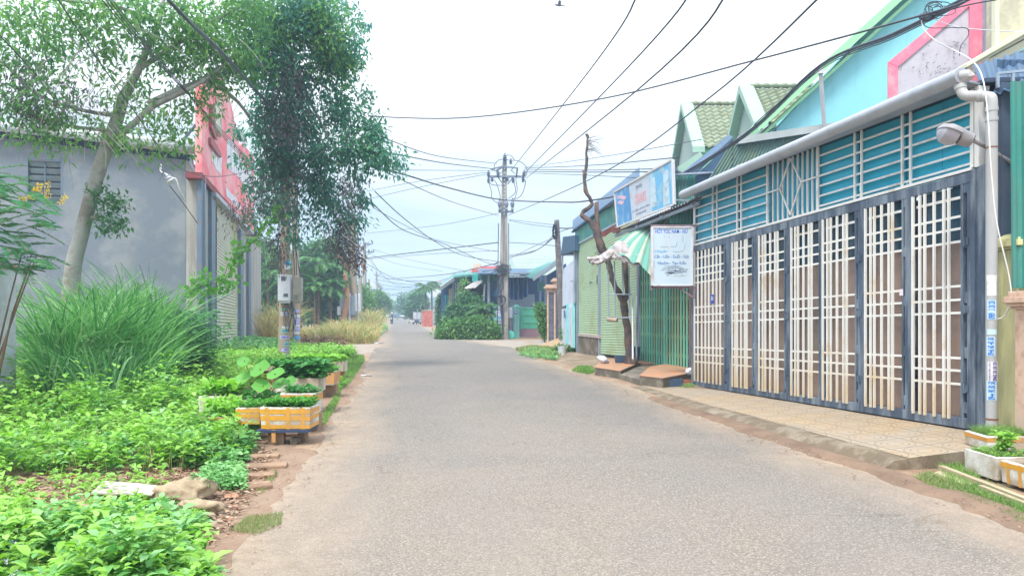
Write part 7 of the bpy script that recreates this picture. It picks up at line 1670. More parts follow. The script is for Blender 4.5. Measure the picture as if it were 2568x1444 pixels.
# litter, chips and twigs (uncountable)
poly = gpoly([(0, 1290), (0, 1200), (250, 1185), (520, 1180), (620, 1120), (700, 1130), (640, 1250), (560, 1360), (480, 1400), (200, 1390), (0, 1370)])
n = 4200; xy = scatter(poly, n); C = np.column_stack([xy, rng.uniform(.012, .035, n)])
D = rng.normal(size=(n, 3)); D[:, 2] *= .15; Nn = rng.normal(size=(n, 3)) * .25; Nn[:, 2] += 1
m_lit = leafM('leaf_litter', [(.16, .09, .05), (.34, .20, .12), (.22, .15, .10), (.45, .34, .24), (.28, .12, .07), (.5, .44, .38)], .0, .9)
leaves('leaf_litter', C, D, Nn, rng.uniform(.02, .09, n), rng.uniform(.012, .035, n), m_lit, label='scattered dry leaves, chips and twigs on red soil', cat='litter', kind='stuff')
poly = gpoly([(500, 1444), (560, 1300), (640, 1200), (760, 1090), (850, 1000), (900, 930), (925, 930), (905, 990), (860, 1090), (790, 1200), (720, 1310), (640, 1444)])
n = 900; xy = scatter(poly, n); C = np.column_stack([xy, np.full(n, .022)]); D = rng.normal(size=(n, 3)); D[:, 2] *= .1; Nn = rng.normal(size=(n, 3)) * .2; Nn[:, 2] += 1
leaves('leaf_litter', C, D, Nn, rng.uniform(.01, .045, n), rng.uniform(.006, .02, n), m_lit, label='small chips and dry leaves on the left road verge', cat='litter', kind='stuff')
poly = gpoly([(1640, 1010), (1900, 1095), (2300, 1220), (2568, 1310), (2568, 1340), (2300, 1260), (2000, 1160), (1700, 1050), (1400, 930), (1450, 930)])
n = 700; xy = scatter(poly, n); C = np.column_stack([xy, np.full(n, .045)]); D = rng.normal(size=(n, 3)); D[:, 2] *= .1; Nn = rng.normal(size=(n, 3)) * .2; Nn[:, 2] += 1
leaves('leaf_litter', C, D, Nn, rng.uniform(.01, .05, n), rng.uniform(.006, .02, n), m_lit, label='thin line of chips and dead leaves along the right kerb', cat='litter', kind='stuff')
# small crumpled white scraps on the road
for (x_, y_, lab) in ((918, 941, 'crumpled white plastic scrap on the left edge of the road'), (950, 860, 'white scrap at the corner of the dry grass')):
    p = G(x_, y_, .03); q = MB(); q.rock(p, .07 if y_ > 900 else .12, 5, 2, (2.2, 1, .35), .8); q.build('scrap', m_bag, loc=p, label=lab, cat='litter')
# ================================================================ plants
GR = [(.06, .17, .03), (.15, .33, .045), (.24, .47, .06), (.28, .56, .09), (.36, .62, .15), (.10, .26, .05), (.42, .50, .12)]
m_weed = leafM('weed_leaf', GR, .35, .45, 1.3, .4)
m_weed2 = leafM('weed_leaf_cool', [(.06, .20, .05), (.12, .33, .08), (.19, .44, .13), (.30, .55, .24), (.36, .50, .14)], .3, .4, 1.5, .4)
m_dry0 = leafM('dry_stem', [(.22, .16, .09), (.34, .26, .14), (.18, .12, .07)], .1)
m_stem = M('green_stem', (.14, .26, .08), .8, .2, 4); m_dstem = M('brown_stem', (.12, .08, .05), .9, .2, 4)
def weeds(name, poly, nplants, hfn, mat, lab, leaf=(.05, .09), per=16, tpl=T_OVATE, wr=.6, cat='weeds', kind='stuff', zfn=None, cover=1.0):
    xy = scatter(poly, nplants); h0 = np.array([hfn(x, y) for x, y in xy]); xy = xy[h0 > .055]; nplants = len(xy)
    h = np.array([hfn(x, y) for x, y in xy]) * rng.uniform(.6, 1.25, nplants)
    k = np.repeat(np.arange(nplants), per); n = len(k); t = rng.uniform(.15, 1, n) ** .7
    ang = rng.uniform(0, 2 * math.pi, n); rad = np.cos(ang), np.sin(ang)
    bx = xy[k, 0]; by = xy[k, 1]; leanx = rng.normal(size=nplants)[k] * .18 * h[k]; leany = rng.normal(size=nplants)[k] * .18 * h[k]
    out_ = rng.uniform(.2, 1, n) * (.06 + .22 * h[k]) * (1 - t * .55)
    zz = h[k] * t + (zfn(bx, by) if zfn else 0)
    C = np.column_stack([bx + leanx * t + rad[0] * out_, by + leany * t + rad[1] * out_, zz])
    D = np.column_stack([rad[0], rad[1], rng.uniform(-.35, .45, n) + .35 * t]); Nn = rng.normal(size=(n, 3)) * .22; Nn[:, 2] += 1
    Ls = rng.uniform(leaf[0], leaf[1], n)
    return leaves(name, C, D, Nn, Ls, Ls * wr, mat, tpl, label=lab, cat=cat, kind=kind)
# --- near left bottom clump
def HN(x, y): return .17 + .36 * mn.noise(Vector((x * 1.6, y * 1.6, 0)))
poly1 = gpoly([(-320, 1640), (-320, 1370), (0, 1345), (120, 1375), (250, 1385), (380, 1420), (480, 1450), (520, 1490), (540, 1640)])
weeds('weeds', poly1, 1250, HN, m_weed, 'bright green broad-leaved weeds filling the lower left corner', (.035, .09), 22)
weeds('weeds', poly1, 330, lambda x, y: HN(x, y) * 1.1, m_weed2, 'cooler green weeds mixed through the lower left corner', (.04, .10), 18)
weeds('weeds', gpoly([(250, 1340), (300, 1290), (420, 1290), (500, 1330), (480, 1380), (350, 1370)]), 50, lambda x, y: .16, m_weed2, 'bluish green leafy weeds between the litter and the lower left corner', (.05, .09), 16)
# --- main bank of weeds
def HB(x, y): return max(.03, .22 + .42 * mn.noise(Vector((x * 1.5, y * 1.5, 2)))) + (.22 if y > 11 else 0)
poly2 = gpoly([(-420, 1235), (0, 1215), (180, 1200), (300, 1195), (450, 1185), (560, 1190), (610, 1165), (620, 1110), (650, 1090), (600, 1075), (500, 1065), (500, 1010), (560, 960), (560, 930), (420, 930), (200, 965), (0, 985), (-420, 1010)])
weeds('weeds', poly2, 3000, HB, m_weed, 'broad bank of knee-high green weeds in front of the tall grass', (.04, .12), 22)
weeds('weeds', poly2, 800, HB, m_weed2, 'cooler green weeds mixed through the weed bank', (.04, .12), 18)
weeds('weeds', poly2, 420, lambda x, y: HB(x, y) * 1.6, m_weed, 'taller large-leaved shoots standing out of the weed bank', (.09, .15), 14, wr=.5)
weeds('weeds', poly1, 60, lambda x, y: .36, m_weed, 'taller pointed shoots standing out of the lower left weeds', (.08, .13), 14, wr=.42)
weeds('weeds', gpoly([(-60, 1290), (0, 1215), (180, 1205), (330, 1200), (430, 1205), (380, 1300), (200, 1300)]), 120, lambda x, y: .10 + .16 * mn.noise(Vector((x * 3, y * 3, 5))), m_weed, 'sparse small weeds poking through the rubble strip', (.03, .08), 12)
weeds('weeds', gpoly([(-60, 1360), (0, 1290), (130, 1300), (400, 1310), (470, 1360), (440, 1420), (200, 1385)]), 210, lambda x, y: .13 + .2 * mn.noise(Vector((x * 3, y * 3, 0))), m_weed, 'scattered small weeds growing through the litter', (.03, .08), 13)
weeds('weeds', gpoly([(505, 1225), (600, 1240), (610, 1180), (560, 1175), (500, 1195)]), 230, lambda x, y: .10, m_weed2, 'low bluish creepers around the rocks and board', (.03, .06), 14)
weeds('weeds', gpoly([(480, 1180), (600, 1180), (640, 1100), (650, 1085), (560, 1080), (470, 1120)]), 380, lambda x, y: .10 + .25 * abs(mn.noise(Vector((x * 2, y * 2, 0)))), m_weed2, 'bluish green vine leaves spilling below the mustard box', (.05, .10), 14, wr=.85)
weeds('weeds', gpoly([(430, 1330), (500, 1330), (510, 1290), (450, 1305)]), 150, lambda x, y: .07, m_weed, 'small green tuft beside the lower yellow rock', (.02, .04), 14)
# --- weeds behind the boxes, up to the warehouse foot and pole
poly3 = gpoly([(430, 1000), (600, 985), (690, 960), (730, 930), (800, 905), (850, 905), (895, 900), (870, 890), (760, 886), (640, 886), (540, 890), (470, 905), (430, 940)])
weeds('weeds', poly3, 2600, lambda x, y: .38 + .12 * mn.noise(Vector((x, y, 0))) if x < -4.6 else .10, m_weed, 'green undergrowth between the boxes and the warehouse', (.07, .14), 18)
weeds('weeds', gpoly([(560, 900), (560, 870), (640, 870), (735, 885), (735, 905)]), 500, lambda x, y: .5, m_weed2, 'bushy green weeds at the foot of the cream shutter', (.10, .2), 18)
# --- grass verge near the road edge
m_turf = leafM('turf_blade', [(.07, .20, .04), (.13, .30, .05), (.22, .38, .09), (.34, .38, .18)], .3, .6)
m_turfd = leafM('turf_blade_dull', [(.12, .20, .06), (.18, .26, .08), (.28, .34, .12), (.34, .32, .18)], .3, .7)
def turf(poly, n, h, lab, mat=m_turf, w_=.008, z=0.01, lean=.6, nm='grass'):
    xy = scatter(poly, n); B = np.column_stack([xy, np.full(n, z)]); a = rng.uniform(0, 2 * math.pi, n); l_ = rng.uniform(.1, lean, n)
    return blades(nm, B, rng.uniform(.5, 1.2, n) * h, w_, np.column_stack([np.cos(a) * l_, np.sin(a) * l_, np.zeros(n)]), mat, 3, .6, label=lab, cat='grass', kind='stuff')
turf(gpoly([(835, 985), (850, 960), (862, 925), (850, 905), (870, 890), (912, 893), (915, 905), (900, 930), (880, 960), (850, 985)]), 9000, .10, 'short bright grass along the road by the far foam boxes', w_=.014)
turf(gpoly([(790, 1075), (830, 1010), (842, 990), (855, 985), (850, 1010), (815, 1070)]), 1600, .09, 'thin grass at the road side of the striped box', w_=.008)
weeds('weeds', gpoly([(812, 985), (830, 950), (850, 945), (862, 965), (845, 985)]), 160, lambda x, y: .14, m_weed, 'small round leafy tuft below the solid orange box', (.04, .07), 14)
turf(poly2, 1800, .42, 'brown dry stems standing in the weed bank', m_dry0, .008, 0, .5)
turf(poly1, 500, .3, 'dry stems in the lower left weeds', m_dry0, .005, 0, .5)
turf(poly2, 2600, .5, 'loose green grass blades standing among the weed bank', m_turf, .012, 0, .7)
turf(gpoly([(575, 1335), (620, 1300), (710, 1290), (705, 1320), (640, 1345)]), 1500, .045, 'sparse dull grass patch on the sandy verge', m_turfd, .005)
turf(gpoly([(640, 1235), (690, 1180), (700, 1190), (660, 1240)]), 500, .04, 'faint grass between the path slabs', m_turfd, .005)
turf(gpoly([(1290, 878), (1330, 870), (1400, 875), (1430, 885), (1400, 897), (1340, 897)]), 3800, .20, 'rough green grass on the right corner by the bucket', m_turfd, .03)
weeds('weeds', gpoly([(1300, 890), (1330, 875), (1395, 885), (1400, 905), (1340, 900)]), 420, lambda x, y: .12, m_weed2, 'low leafy weeds on the right corner', (.05, .10), 10)
turf(gpoly([(1435, 932), (1450, 922), (1485, 922), (1490, 935), (1475, 940)]), 1500, .12, 'small grass patch left of the terracotta platform', w_=.02)
weeds('weeds', gpoly([(1440, 885), (1500, 888), (1500, 880), (1440, 872)]), 160, lambda x, y: .22, m_weed, 'weeds growing at the brown base wall', (.07, .14), 10)
turf(gpoly([(1700, 975), (1730, 965), (1745, 962), (1740, 975)]), 300, .10, 'tuft of grass at the gate corner', w_=.012)
turf(gpoly([(2290, 1205), (2330, 1190), (2420, 1225), (2500, 1255), (2600, 1290), (2600, 1345), (2500, 1290), (2400, 1250), (2330, 1230)]), 5200, .085, 'dull grass strip in front of the right foreground boxes', m_turfd, .006, .005)
turf(gpoly([(2350, 1180), (2400, 1160), (2440, 1175), (2460, 1215), (2600, 1275), (2600, 1310), (2440, 1250), (2390, 1225)]), 3600, .11, 'bright grass around the right foreground boxes', m_turf, .005, .005)
turf(gpoly([(2425, 1085), (2470, 1075), (2510, 1080), (2500, 1095), (2430, 1100)]), 900, .16, 'thin grass at the foot of the drainpipe', m_turf, .005, .15)
# --- plants in boxes
m_seed = leafM('seedling_leaf', [(.05, .20, .03), (.09, .32, .04), (.16, .42, .06)], .35, .4, 3)
m_lett = leafM('lettuce_leaf', [(.16, .40, .05), (.26, .54, .08), (.36, .62, .12)], .4, .45, 3)
m_dgreen = leafM('sweet_potato_leaf', [(.03, .15, .03), (.06, .24, .05), (.11, .34, .08)], .3, .35, 3)
def boxplants(i, h, nper, mat, leaf, lab, wr=.55, up=.4, tpl=T_OVATE, ov=0.0, nm='seedlings'):
    p, lx, ly, hh, rz = BOXES[i]; n = nper; ca, sa_ = math.cos(rz), math.sin(rz)
    u = rng.uniform(-.5 - ov, .5 + ov, n) * (lx - .05); v_ = rng.uniform(-.5 - ov, .5 + ov, n) * (ly - .05)
    zz = hh - .02 + rng.uniform(.0, 1, n) ** .8 * h
    C = np.column_stack([p.x + u * ca - v_ * sa_, p.y + u * sa_ + v_ * ca, p.z + zz]); D = rng.normal(size=(n, 3)); D[:, 2] = rng.uniform(-.1, 1, n) * up * 2
    Nn = rng.normal(size=(n, 3)) * .3; Nn[:, 2] += 1; Ls = rng.uniform(*leaf, n)
    return leaves(nm, C, D, Nn, Ls, Ls * wr, mat, tpl, label=lab, cat='plants', kind='stuff')
boxplants(0, .10, 1500, m_seed, (.04, .07), 'dense low seedlings filling the front striped box')
boxplants(1, .08, 300, m_seed, (.04, .07), 'seedlings in the narrow taped box')
boxplants(2, .20, 420, m_lett, (.07, .15), 'young mustard greens standing in the low box', .4, .9)
boxplants(3, .18, 300, m_lett, (.10, .18), 'pale lettuce leaves rising over the white box', .55, .7)
boxplants(4, .12, 200, m_dgreen, (.05, .10), 'small leaves around the pumpkin stems')
boxplants(5, .08, 300, m_dgreen, (.05, .10), 'leaves in the white-backed box')
boxplants(6, .28, 1200, m_dgreen, (.08, .14), 'dark sweet potato leaves mounding over the plain white box', .8, .3, ov=.1)
boxplants(7, .10, 500, m_seed, (.06, .1), 'small green leaves in the solid orange box', .7, .3)
boxplants(8, .16, 1100, m_lett, (.06, .12), 'bright green leaves in the long cream box', .7, .3, ov=.05)
boxplants(9, .16, 300, m_lett, (.06, .12), 'green leaves in the small far box', .7, .3)
boxplants(10, .16, 400, m_seed, (.06, .12), 'green leaves in the far orange-rimmed box', .7, .3)
boxplants(11, .16, 400, m_seed, (.06, .12), 'green leaves in the far box left of the pole', .7, .3)
boxplants(13, .05, 100, m_weed, (.03, .06), 'low weeds in the dirty white box', .6, .4)
def herb(p, h, n, mat, lab, leaf, wr=.5, r=.15, name='herb_plant', nst=7):
    t = thing(name, lab, 'plant', p); q = MB(); tips = []
    for k in range(nst):
        a = random.uniform(0, 6.28); tip = Vector(p) + Vector((math.cos(a) * r * random.uniform(.3, 1), math.sin(a) * r * random.uniform(.3, 1), h * random.uniform(.6, 1))); tips.append(tip); q.tube([p, (Vector(p) + tip) / 2 + Vector((0, 0, h * .12)), tip], [.006, .005, .003], 5)
    q.build('stem', m_stem, t)
    C = []; D = []
    for k in range(n):
        tp_ = tips[k % nst]; f = rng.uniform(.35, 1); c_ = Vector(p).lerp(tp_, f) + Vector((0, 0, h * .12 * (1 - f))); a = rng.uniform(0, 6.28); C.append(tuple(c_)); D.append((math.cos(a), math.sin(a), rng.uniform(-.2, .5)))
    Nn = rng.normal(size=(n, 3)) * .25; Nn[:, 2] += 1; Ls = rng.uniform(*leaf, n); leaves('foliage', np.array(C), np.array(D), Nn, Ls, Ls * wr, mat, T_OVATE, parent=t); return t
herb(Vector(BOXES[13][0]) + Vector((.02, -.02, .16)), .30, 150, m_weed, 'bright green leafy herb growing in the dirty white right box', (.06, .11), .45, .14)
def turf_in(i, n, h, lab): 
    p, lx, ly, hh, rz = BOXES[i]; ca, sa_ = math.cos(rz), math.sin(rz); c = [(p.x + x * ca - y * sa_, p.y + x * sa_ + y * ca) for x, y in ((-lx * .42, -ly * .42), (lx * .42, -ly * .42), (lx * .42, ly * .42), (-lx * .42, ly * .42))]; turf(c, n, h, lab, m_turf, .005, p.z + hh - .04, .8)
turf_in(12, 1500, .16, 'grass growing in the soiled right box'); turf_in(13, 900, .12, 'grass growing in the dirty white right box'); 
# big pumpkin leaves on stems
pk_ = thing('pumpkin_plant', 'pumpkin plant with large round pale green leaves over the foam boxes', 'plant', P(655, 1000, 10.9))
m_pump = leafM('pumpkin_leaf', [(.07, .27, .04), (.11, .36, .06), (.16, .43, .08), (.2, .46, .05)], .35, .5)
C = []; D = []; S = []; q = MB(); base = P(655, 1010, 10.9)
for (x_, y_, s_) in ((652, 925, .36), (608, 948, .28), (660, 968, .32), (690, 938, .30), (625, 985, .20), (588, 958, .26), (700, 962, .26), (672, 985, .16), (612, 905, .22), (632, 1003, .15), (725, 955, .22), (590, 985, .18), (700, 995, .14)):
    c_ = P(x_, y_, 10.9 + random.uniform(-.25, .25)); s_ *= .85; C.append(tuple(c_)); a = random.uniform(-.9, .9); D.append((math.sin(a), -.5, -.55 + random.uniform(-.2, .3))); S.append(s_)
    q.tube(smooth_pts([base + Vector((random.uniform(-.2, .2), 0, 0)), (base + c_) / 2 + Vector((0, 0, .06)), c_ + Vector((0, 0, .01))], 3), .009, 5)
q.build('stem', m_stem, pk_); C = np.array(C); D = np.array(D); S = np.array(S); Nn = rng.normal(size=(len(C), 3)) * .15 + np.array([0, -.8, .75])
leaves('leaf', C - unit(D) * S[:, None] * .4, D, Nn, S, S * 1.0, m_pump, T_ROUND, parent=pk_, smooth=True)
# --- tall grass mass before the warehouse wall
m_tall = leafM('tall_grass_blade', [(.03, .12, .045), (.06, .20, .065), (.10, .30, .08), (.17, .42, .12), (.28, .52, .20), (.46, .60, .38)], .3, .45, .7, .35)
tg = [(-8.9, 13.8), (-10.4, 17.5), (-10.2, 19.5), (-9.0, 19.4), (-8.1, 17.2), (-6.9, 14.8), (-6.3, 13.2), (-6.6, 11.9), (-7.5, 11.9)]
n = 8500; xy = scatter(tg, n); edge = xy[:, 1] < 14
B = np.column_stack([xy, np.zeros(n)]); a = np.array([3.5 * mn.noise(Vector((x * .8, y * .8, 4))) for x, y in xy]) * 2 - .9 + rng.normal(0, .8, n); l_ = rng.uniform(.08, .62, n)
hg = np.array([2.6 + .9 * mn.noise(Vector((x * .7, y * .7, 0))) for x, y in xy]) * np.interp(xy[:, 1], [11.6, 13.4, 17], [.42, .80, 1.05]) * rng.uniform(.55, 1.15, n) * np.interp(xy[:, 0], [-9, -7.5, -6.0], [1.08, 1.0, .85])
blades('tall_grass', B, hg, rng.uniform(.022, .062, n), np.column_stack([np.cos(a) * l_, np.sin(a) * l_, np.zeros(n)]), m_tall, 6, rng.uniform(.35, .95, n), label='dense stand of tall arching grass before the grey warehouse wall', cat='grass', kind='stuff')
weeds('bush', [(-8.3, 19.0), (-7.4, 17.5), (-6.5, 15.5), (-6.7, 14.9), (-8.2, 17)], 420, lambda x, y: 1.45, leafM('bush_leaf', [(.03, .12, .05), (.06, .20, .07), (.10, .28, .09)], .3), 'leafy shrubby weeds at the warehouse corner beside the tall grass', (.08, .15), 22)
# --- fern-like cassia plant at the left edge
cas = thing('cassia_shrub', 'feathery-leaved shrub with yellow flower spikes at the left edge', 'shrub', P(10, 1000, 11.2))
m_pin = leafM('pinnate_leaf', [(.05, .17, .08), (.09, .26, .12), (.14, .34, .15)], .35, .5); m_yel = leafM('yellow_flower', [(.60, .40, .03), (.70, .52, .06), (.50, .42, .10)], .3)
q = MB(); C = []; D = []; NN = []; b0 = P(-30, 1000, 11.2)
for k in range(92):
    c0 = P(rng.uniform(-80, 95), rng.uniform(430, 680), 11.2 + rng.uniform(-.6, .6)); st_ = b0.lerp(c0, .6) + Vector((0, 0, .1))
    if k % 11 == 0: q.tube([b0 + Vector((rng.uniform(-.1, .1), 0, 0)), st_, c0], [.018, .012, .007], 6)
    a = rng.uniform(-.9, 1.1) if k % 2 else rng.uniform(-1.4, 1.4); fd = Vector((math.cos(a), rng.uniform(-.8, .5), rng.uniform(-.3, .5))).normalized(); Lf = rng.uniform(.35, .62)
    sd_ = fd.cross(Vector((0, 0, 1))).normalized(); npair = 12
    pts = [c0 + fd * Lf * t - Vector((0, 0, .22 * Lf * t * t)) for t in np.linspace(0, 1, 7)]; q.tube(pts, .004, 4)
    for j in range(npair):
        t = .08 + .92 * j / npair; c_ = c0 + fd * Lf * t - Vector((0, 0, .22 * Lf * t * t))
        for s_ in (-1, 1): C.append(tuple(c_)); D.append(tuple(sd_ * s_ + fd * .35 + Vector((0, 0, rng.uniform(-.15, .1))))); NN.append((rng.normal() * .1, rng.normal() * .1, 1))
q.build('stem', m_dstem, cas); leaves('foliage', np.array(C), np.array(D), np.array(NN), rng.uniform(.08, .13, len(C)), .038, m_pin, T_SIMPLE, parent=cas)
C = []
for (x0, y0, x1, y1) in ((50, 500, 85, 494), (98, 480, 100, 460), (118, 500, 120, 455), (150, 510, 165, 490), (88, 470, 90, 480)):
    for k in range(60): t = rng.uniform(0, 1); c_ = P(x0 + (x1 - x0) * t, y0 + (y1 - y0) * t, 11.0); C.append((c_.x + rng.normal() * .015, c_.y + rng.normal() * .03, c_.z + rng.normal() * .012))
    leaves('flower', np.array(C), rnd(len(C)), rnd(len(C)), .03, .02, m_yel, T_SIMPLE, parent=cas); C = []
# --- vine sprays hanging in front of the cream shutter
vi = thing('vine', 'thin climbing vine with heart-shaped leaves reaching across the cream shutter', 'vine', P(500, 720, 20.5))
q = MB(); C = []
for pts in ([(470, 740), (490, 722), (530, 712), (570, 690), (590, 640), (600, 600)], [(480, 760), (510, 730), (540, 728), (580, 715), (596, 705)], [(560, 700), (575, 660), (610, 620), (660, 580), (690, 540), (700, 520)], [(596, 650), (640, 600), (668, 560)], [(480, 720), (500, 700), (520, 690)]):
    pp_ = smooth_pts([P(x, y, 20.5 + .2 * math.sin(x)) for x, y in pts], 6); q.tube(pp_, .008, 4)
    for p_ in pp_: 
        for j in range(3): C.append((p_.x + rng.normal() * .10, p_.y + rng.normal() * .1, p_.z + rng.normal() * .09))
q.build('stem', m_dstem, vi); n = len(C); D = rng.normal(size=(n, 3)); D[:, 2] -= .5; Nn = rng.normal(size=(n, 3)) + np.array([0, -1, .5])
leaves('foliage', np.array(C), D, Nn, rng.uniform(.12, .22, n), rng.uniform(.09, .15, n), leafM('vine_leaf', [(.10, .30, .06), (.18, .42, .08)], .4), T_OVATE, parent=vi)

# ================================================================ big tree on the left
m_tb = M('grey_bark', (.33, .34, .32), .95, .2, 2.0, .9, 12, dirt=(.17, .15, .13), damt=.45, dscale=2)
m_cr1 = leafM('tree_leaf_dark', [(.04, .15, .15), (.07, .23, .17), (.10, .31, .17), (.16, .40, .17)], .5, .4, .35, .4)  # bluish lifted shade of the hanging crown is put into the leaf colour
m_cr2 = leafM('tree_leaf_light', [(.05, .16, .08), (.10, .26, .09), (.17, .36, .10), (.28, .45, .11)], .42, .45, .4, .4)
m_dead = leafM('dead_leaf', [(.09, .09, .13), (.14, .12, .14), (.20, .15, .13)], .15, .7)
TY = 16.8
bt_ = thing('broad_tree', 'large leaning tree with grey trunk whose crown overhangs the warehouse and pole', 'tree', P(190, 1010, TY))
def T3(x, y, d=0): return P(x, y, TY + d)
q = MB()
def limb(pts, r0, r1, n=10): 
    pp_ = smooth_pts([T3(*p) for p in pts], 5); q.tube(pp_, [r0 + (r1 - r0) * (i / (len(pp_) - 1)) for i in range(len(pp_))], n)
base_ = T3(180, 900); 
pp_ = smooth_pts([Vector((T3(165, 900).x, TY, -.1)), T3(180, 700), T3(205, 585), T3(235, 470), T3(262, 385), T3(290, 310), T3(312, 240), T3(345, 180), T3(375, 110), T3(400, 50, .3), T3(420, -60, .5)], 5)
q.tube(pp_, [float(np.interp(i / (len(pp_) - 1), [0, .2, .45, .55, .7, 1], [.20, .155, .145, .13, .085, .035])) for i in range(len(pp_))], 12)
q.build('trunk', m_tb, bt_, smooth=True)
q = MB()
limb([(285, 350), (330, 315), (380, 270), (430, 245), (490, 215), (540, 180, .5), (600, 130, 1)], .08, .03)
limb([(372, 262), (450, 225, .3), (520, 200, .8), (590, 175, 1.6), (660, 160, 2.6), (740, 170, 3.5), (830, 230, 4)], .08, .03)
limb([(345, 175), (400, 140), (460, 100, .3), (560, 40, 1), (680, -20, 2)], .07, .03)
limb([(300, 290), (250, 285, .2), (180, 270, -.5), (90, 235, -1), (0, 150, -1.5)], .06, .02, 7)
limb([(290, 330), (200, 320, -.3), (100, 300, -1), (20, 275, -1.6)], .045, .015, 7)
limb([(230, 547), (245, 545, -.1), (252, 535, -.15)], .07, .035, 7); limb([(250, 536, -.1), (262, 510, -.1), (290, 512)], .02, .008, 5); limb([(252, 540, -.1), (275, 560, -.1), (295, 570)], .02, .008, 5)
limb([(520, 200, .8), (600, 260, 2), (660, 360, 3.5), (690, 480, 4.5), (700, 560, 5)], .05, .02, 7); limb([(740, 170, 3.5), (800, 300, 4), (850, 380, 4), (930, 390, 4.2), (990, 410, 4.2)], .04, .012, 7); limb([(660, 360, 3.5), (760, 450, 4.5), (840, 540, 5), (880, 640, 5.4)], .035, .012, 7)
limb([(400, 60), (300, 20, -.5), (150, 0, -1), (0, -20, -2)], .05, .02, 7)
q.build('branch', m_tb, bt_, smooth=True)
def cl_(x, y, d, rx, ry, rd, w_): 
    k = (TY + d) / F; return (tuple(P(x, y, TY + d)), (rx * k, rd, ry * k), w_)
# dark hanging mass round the pole
dark = [cl_(700, 60, 3, 90, 90, 1.2, 3.2), cl_(800, 60, 3, 75, 75, 1.2, 2.6), cl_(840, 150, 3.6, 60, 60, 1.0, 2.0), cl_(655, 150, 2.6, 60, 80, 1.2, 2.2), cl_(740, 190, 3.5, 90, 80, 1.4, 3.2), cl_(662, 290, 3.2, 45, 80, 1.2, 1.4), cl_(740, 300, 4, 90, 90, 1.4, 3.6), cl_(850, 270, 4, 60, 60, 1.0, 1.8), cl_(700, 410, 4.2, 50, 90, 1.2, 3.0), cl_(790, 400, 4.4, 80, 80, 1.2, 3.0), cl_(880, 370, 4.2, 60, 50, .9, 1.9), cl_(945, 385, 4.2, 55, 45, .8, 1.6), cl_(990, 405, 4.2, 22, 26, .5, .35), cl_(820, 490, 4.8, 70, 60, 1.0, 2.0), cl_(700, 520, 4.8, 45, 60, .9, 1.3), cl_(870, 560, 5.2, 45, 50, .8, .9), cl_(880, 100, 3.5, 25, 35, .6, .5), cl_(905, 150, 3.6, 14, 18, .4, .2), cl_(930, 320, 4.2, 30, 34, .6, .5), cl_(760, 0, 3, 80, 60, 1.2, 1.6)]
crown('crown', dark, m_cr1, bt_, dens=18, per=26, sub_r=.17, ll=.17, lw=.07, droop=.8, shell=.1)
light = [cl_(330, 40, -.5, 110, 60, 1.4, 2.4), cl_(480, 60, .3, 110, 80, 1.4, 3.0), cl_(560, 130, .8, 100, 70, 1.2, 2.6), cl_(620, 30, 1.2, 90, 70, 1.2, 2.4), cl_(440, 150, .2, 70, 50, 1.0, 1.3), cl_(60, 50, -1, 110, 60, 1.4, 1.8), cl_(30, 150, -1.2, 80, 60, 1.2, 1.3), cl_(200, 20, -.8, 100, 40, 1.2, 1.2), cl_(250, 110, -.5, 50, 50, 1.0, .7), cl_(130, 90, -1, 60, 40, 1.0, .5), cl_(40, 250, -1.4, 80, 45, 1.0, 1.0), cl_(130, 260, -1, 60, 40, .9, .55), cl_(240, 330, -.3, 80, 30, .8, .7), cl_(120, 330, -1, 90, 22, .8, .6), cl_(330, 240, 0, 50, 60, .9, .7), cl_(400, 300, .2, 60, 50, .9, .6), cl_(480, 260, .8, 40, 50, .9, .7), cl_(530, 195, .9, 50, 30, .9, .8), cl_(345, 350, 0, 40, 40, .8, .5), cl_(170, 180, -1, 60, 40, .9, .35), cl_(470, 370, .8, 50, 30, .8, .25), cl_(600, 180, 1.6, 50, 40, 1, .8)]
crown('crown', light + dark[:3], m_cr2, bt_, dens=20, per=20, sub_r=.2, ll=.17, lw=.065, droop=.5, shell=.1)
crown('crown', [cl_(275, 560, -.1, 32, 26, .3, 1.0), cl_(258, 500, -.1, 22, 22, .3, .6), cl_(300, 510, 0, 20, 18, .3, .4)], leafM('shoot_leaf', [(.04, .14, .05), (.08, .22, .08)], .35), bt_, dens=28, per=9, sub_r=.10, ll=.14, lw=.06, droop=.4)
# dead hanging leaves and bare drooping twigs
deadc = [cl_(720, 260, 3.0, 60, 120, .8, 1.6), cl_(700, 450, 3.8, 60, 110, .8, 1.4), cl_(860, 600, 5, 45, 60, .7, 1.4), cl_(880, 480, 4.6, 40, 60, .7, .8), cl_(650, 480, 4.2, 24, 70, .6, .4), cl_(110, 240, -1, 120, 90, 1.2, 1.1), cl_(600, 540, 3.5, 30, 30, .4, .35), cl_(700, 620, 5.2, 22, 60, .3, .6), cl_(890, 650, 5.4, 28, 30, .5, .6)]
crown('crown', [cl_(x_, y_, 4.2, 16, 14, .3, .12) for x_, y_ in ((596, 330), (604, 400), (622, 470), (900, 440), (940, 330), (915, 240), (790, 560), (740, 600), (902, 50), (868, 20), (640, 545), (915, 500))], m_cr1, bt_, dens=60, per=12, sub_r=.12, ll=.17, lw=.07, droop=.9)
crown('dead_leaves', deadc, m_dead, bt_, dens=70, per=10, sub_r=.16, ll=.13, lw=.035, droop=1.3)
q = MB(); r8 = random.Random(77)
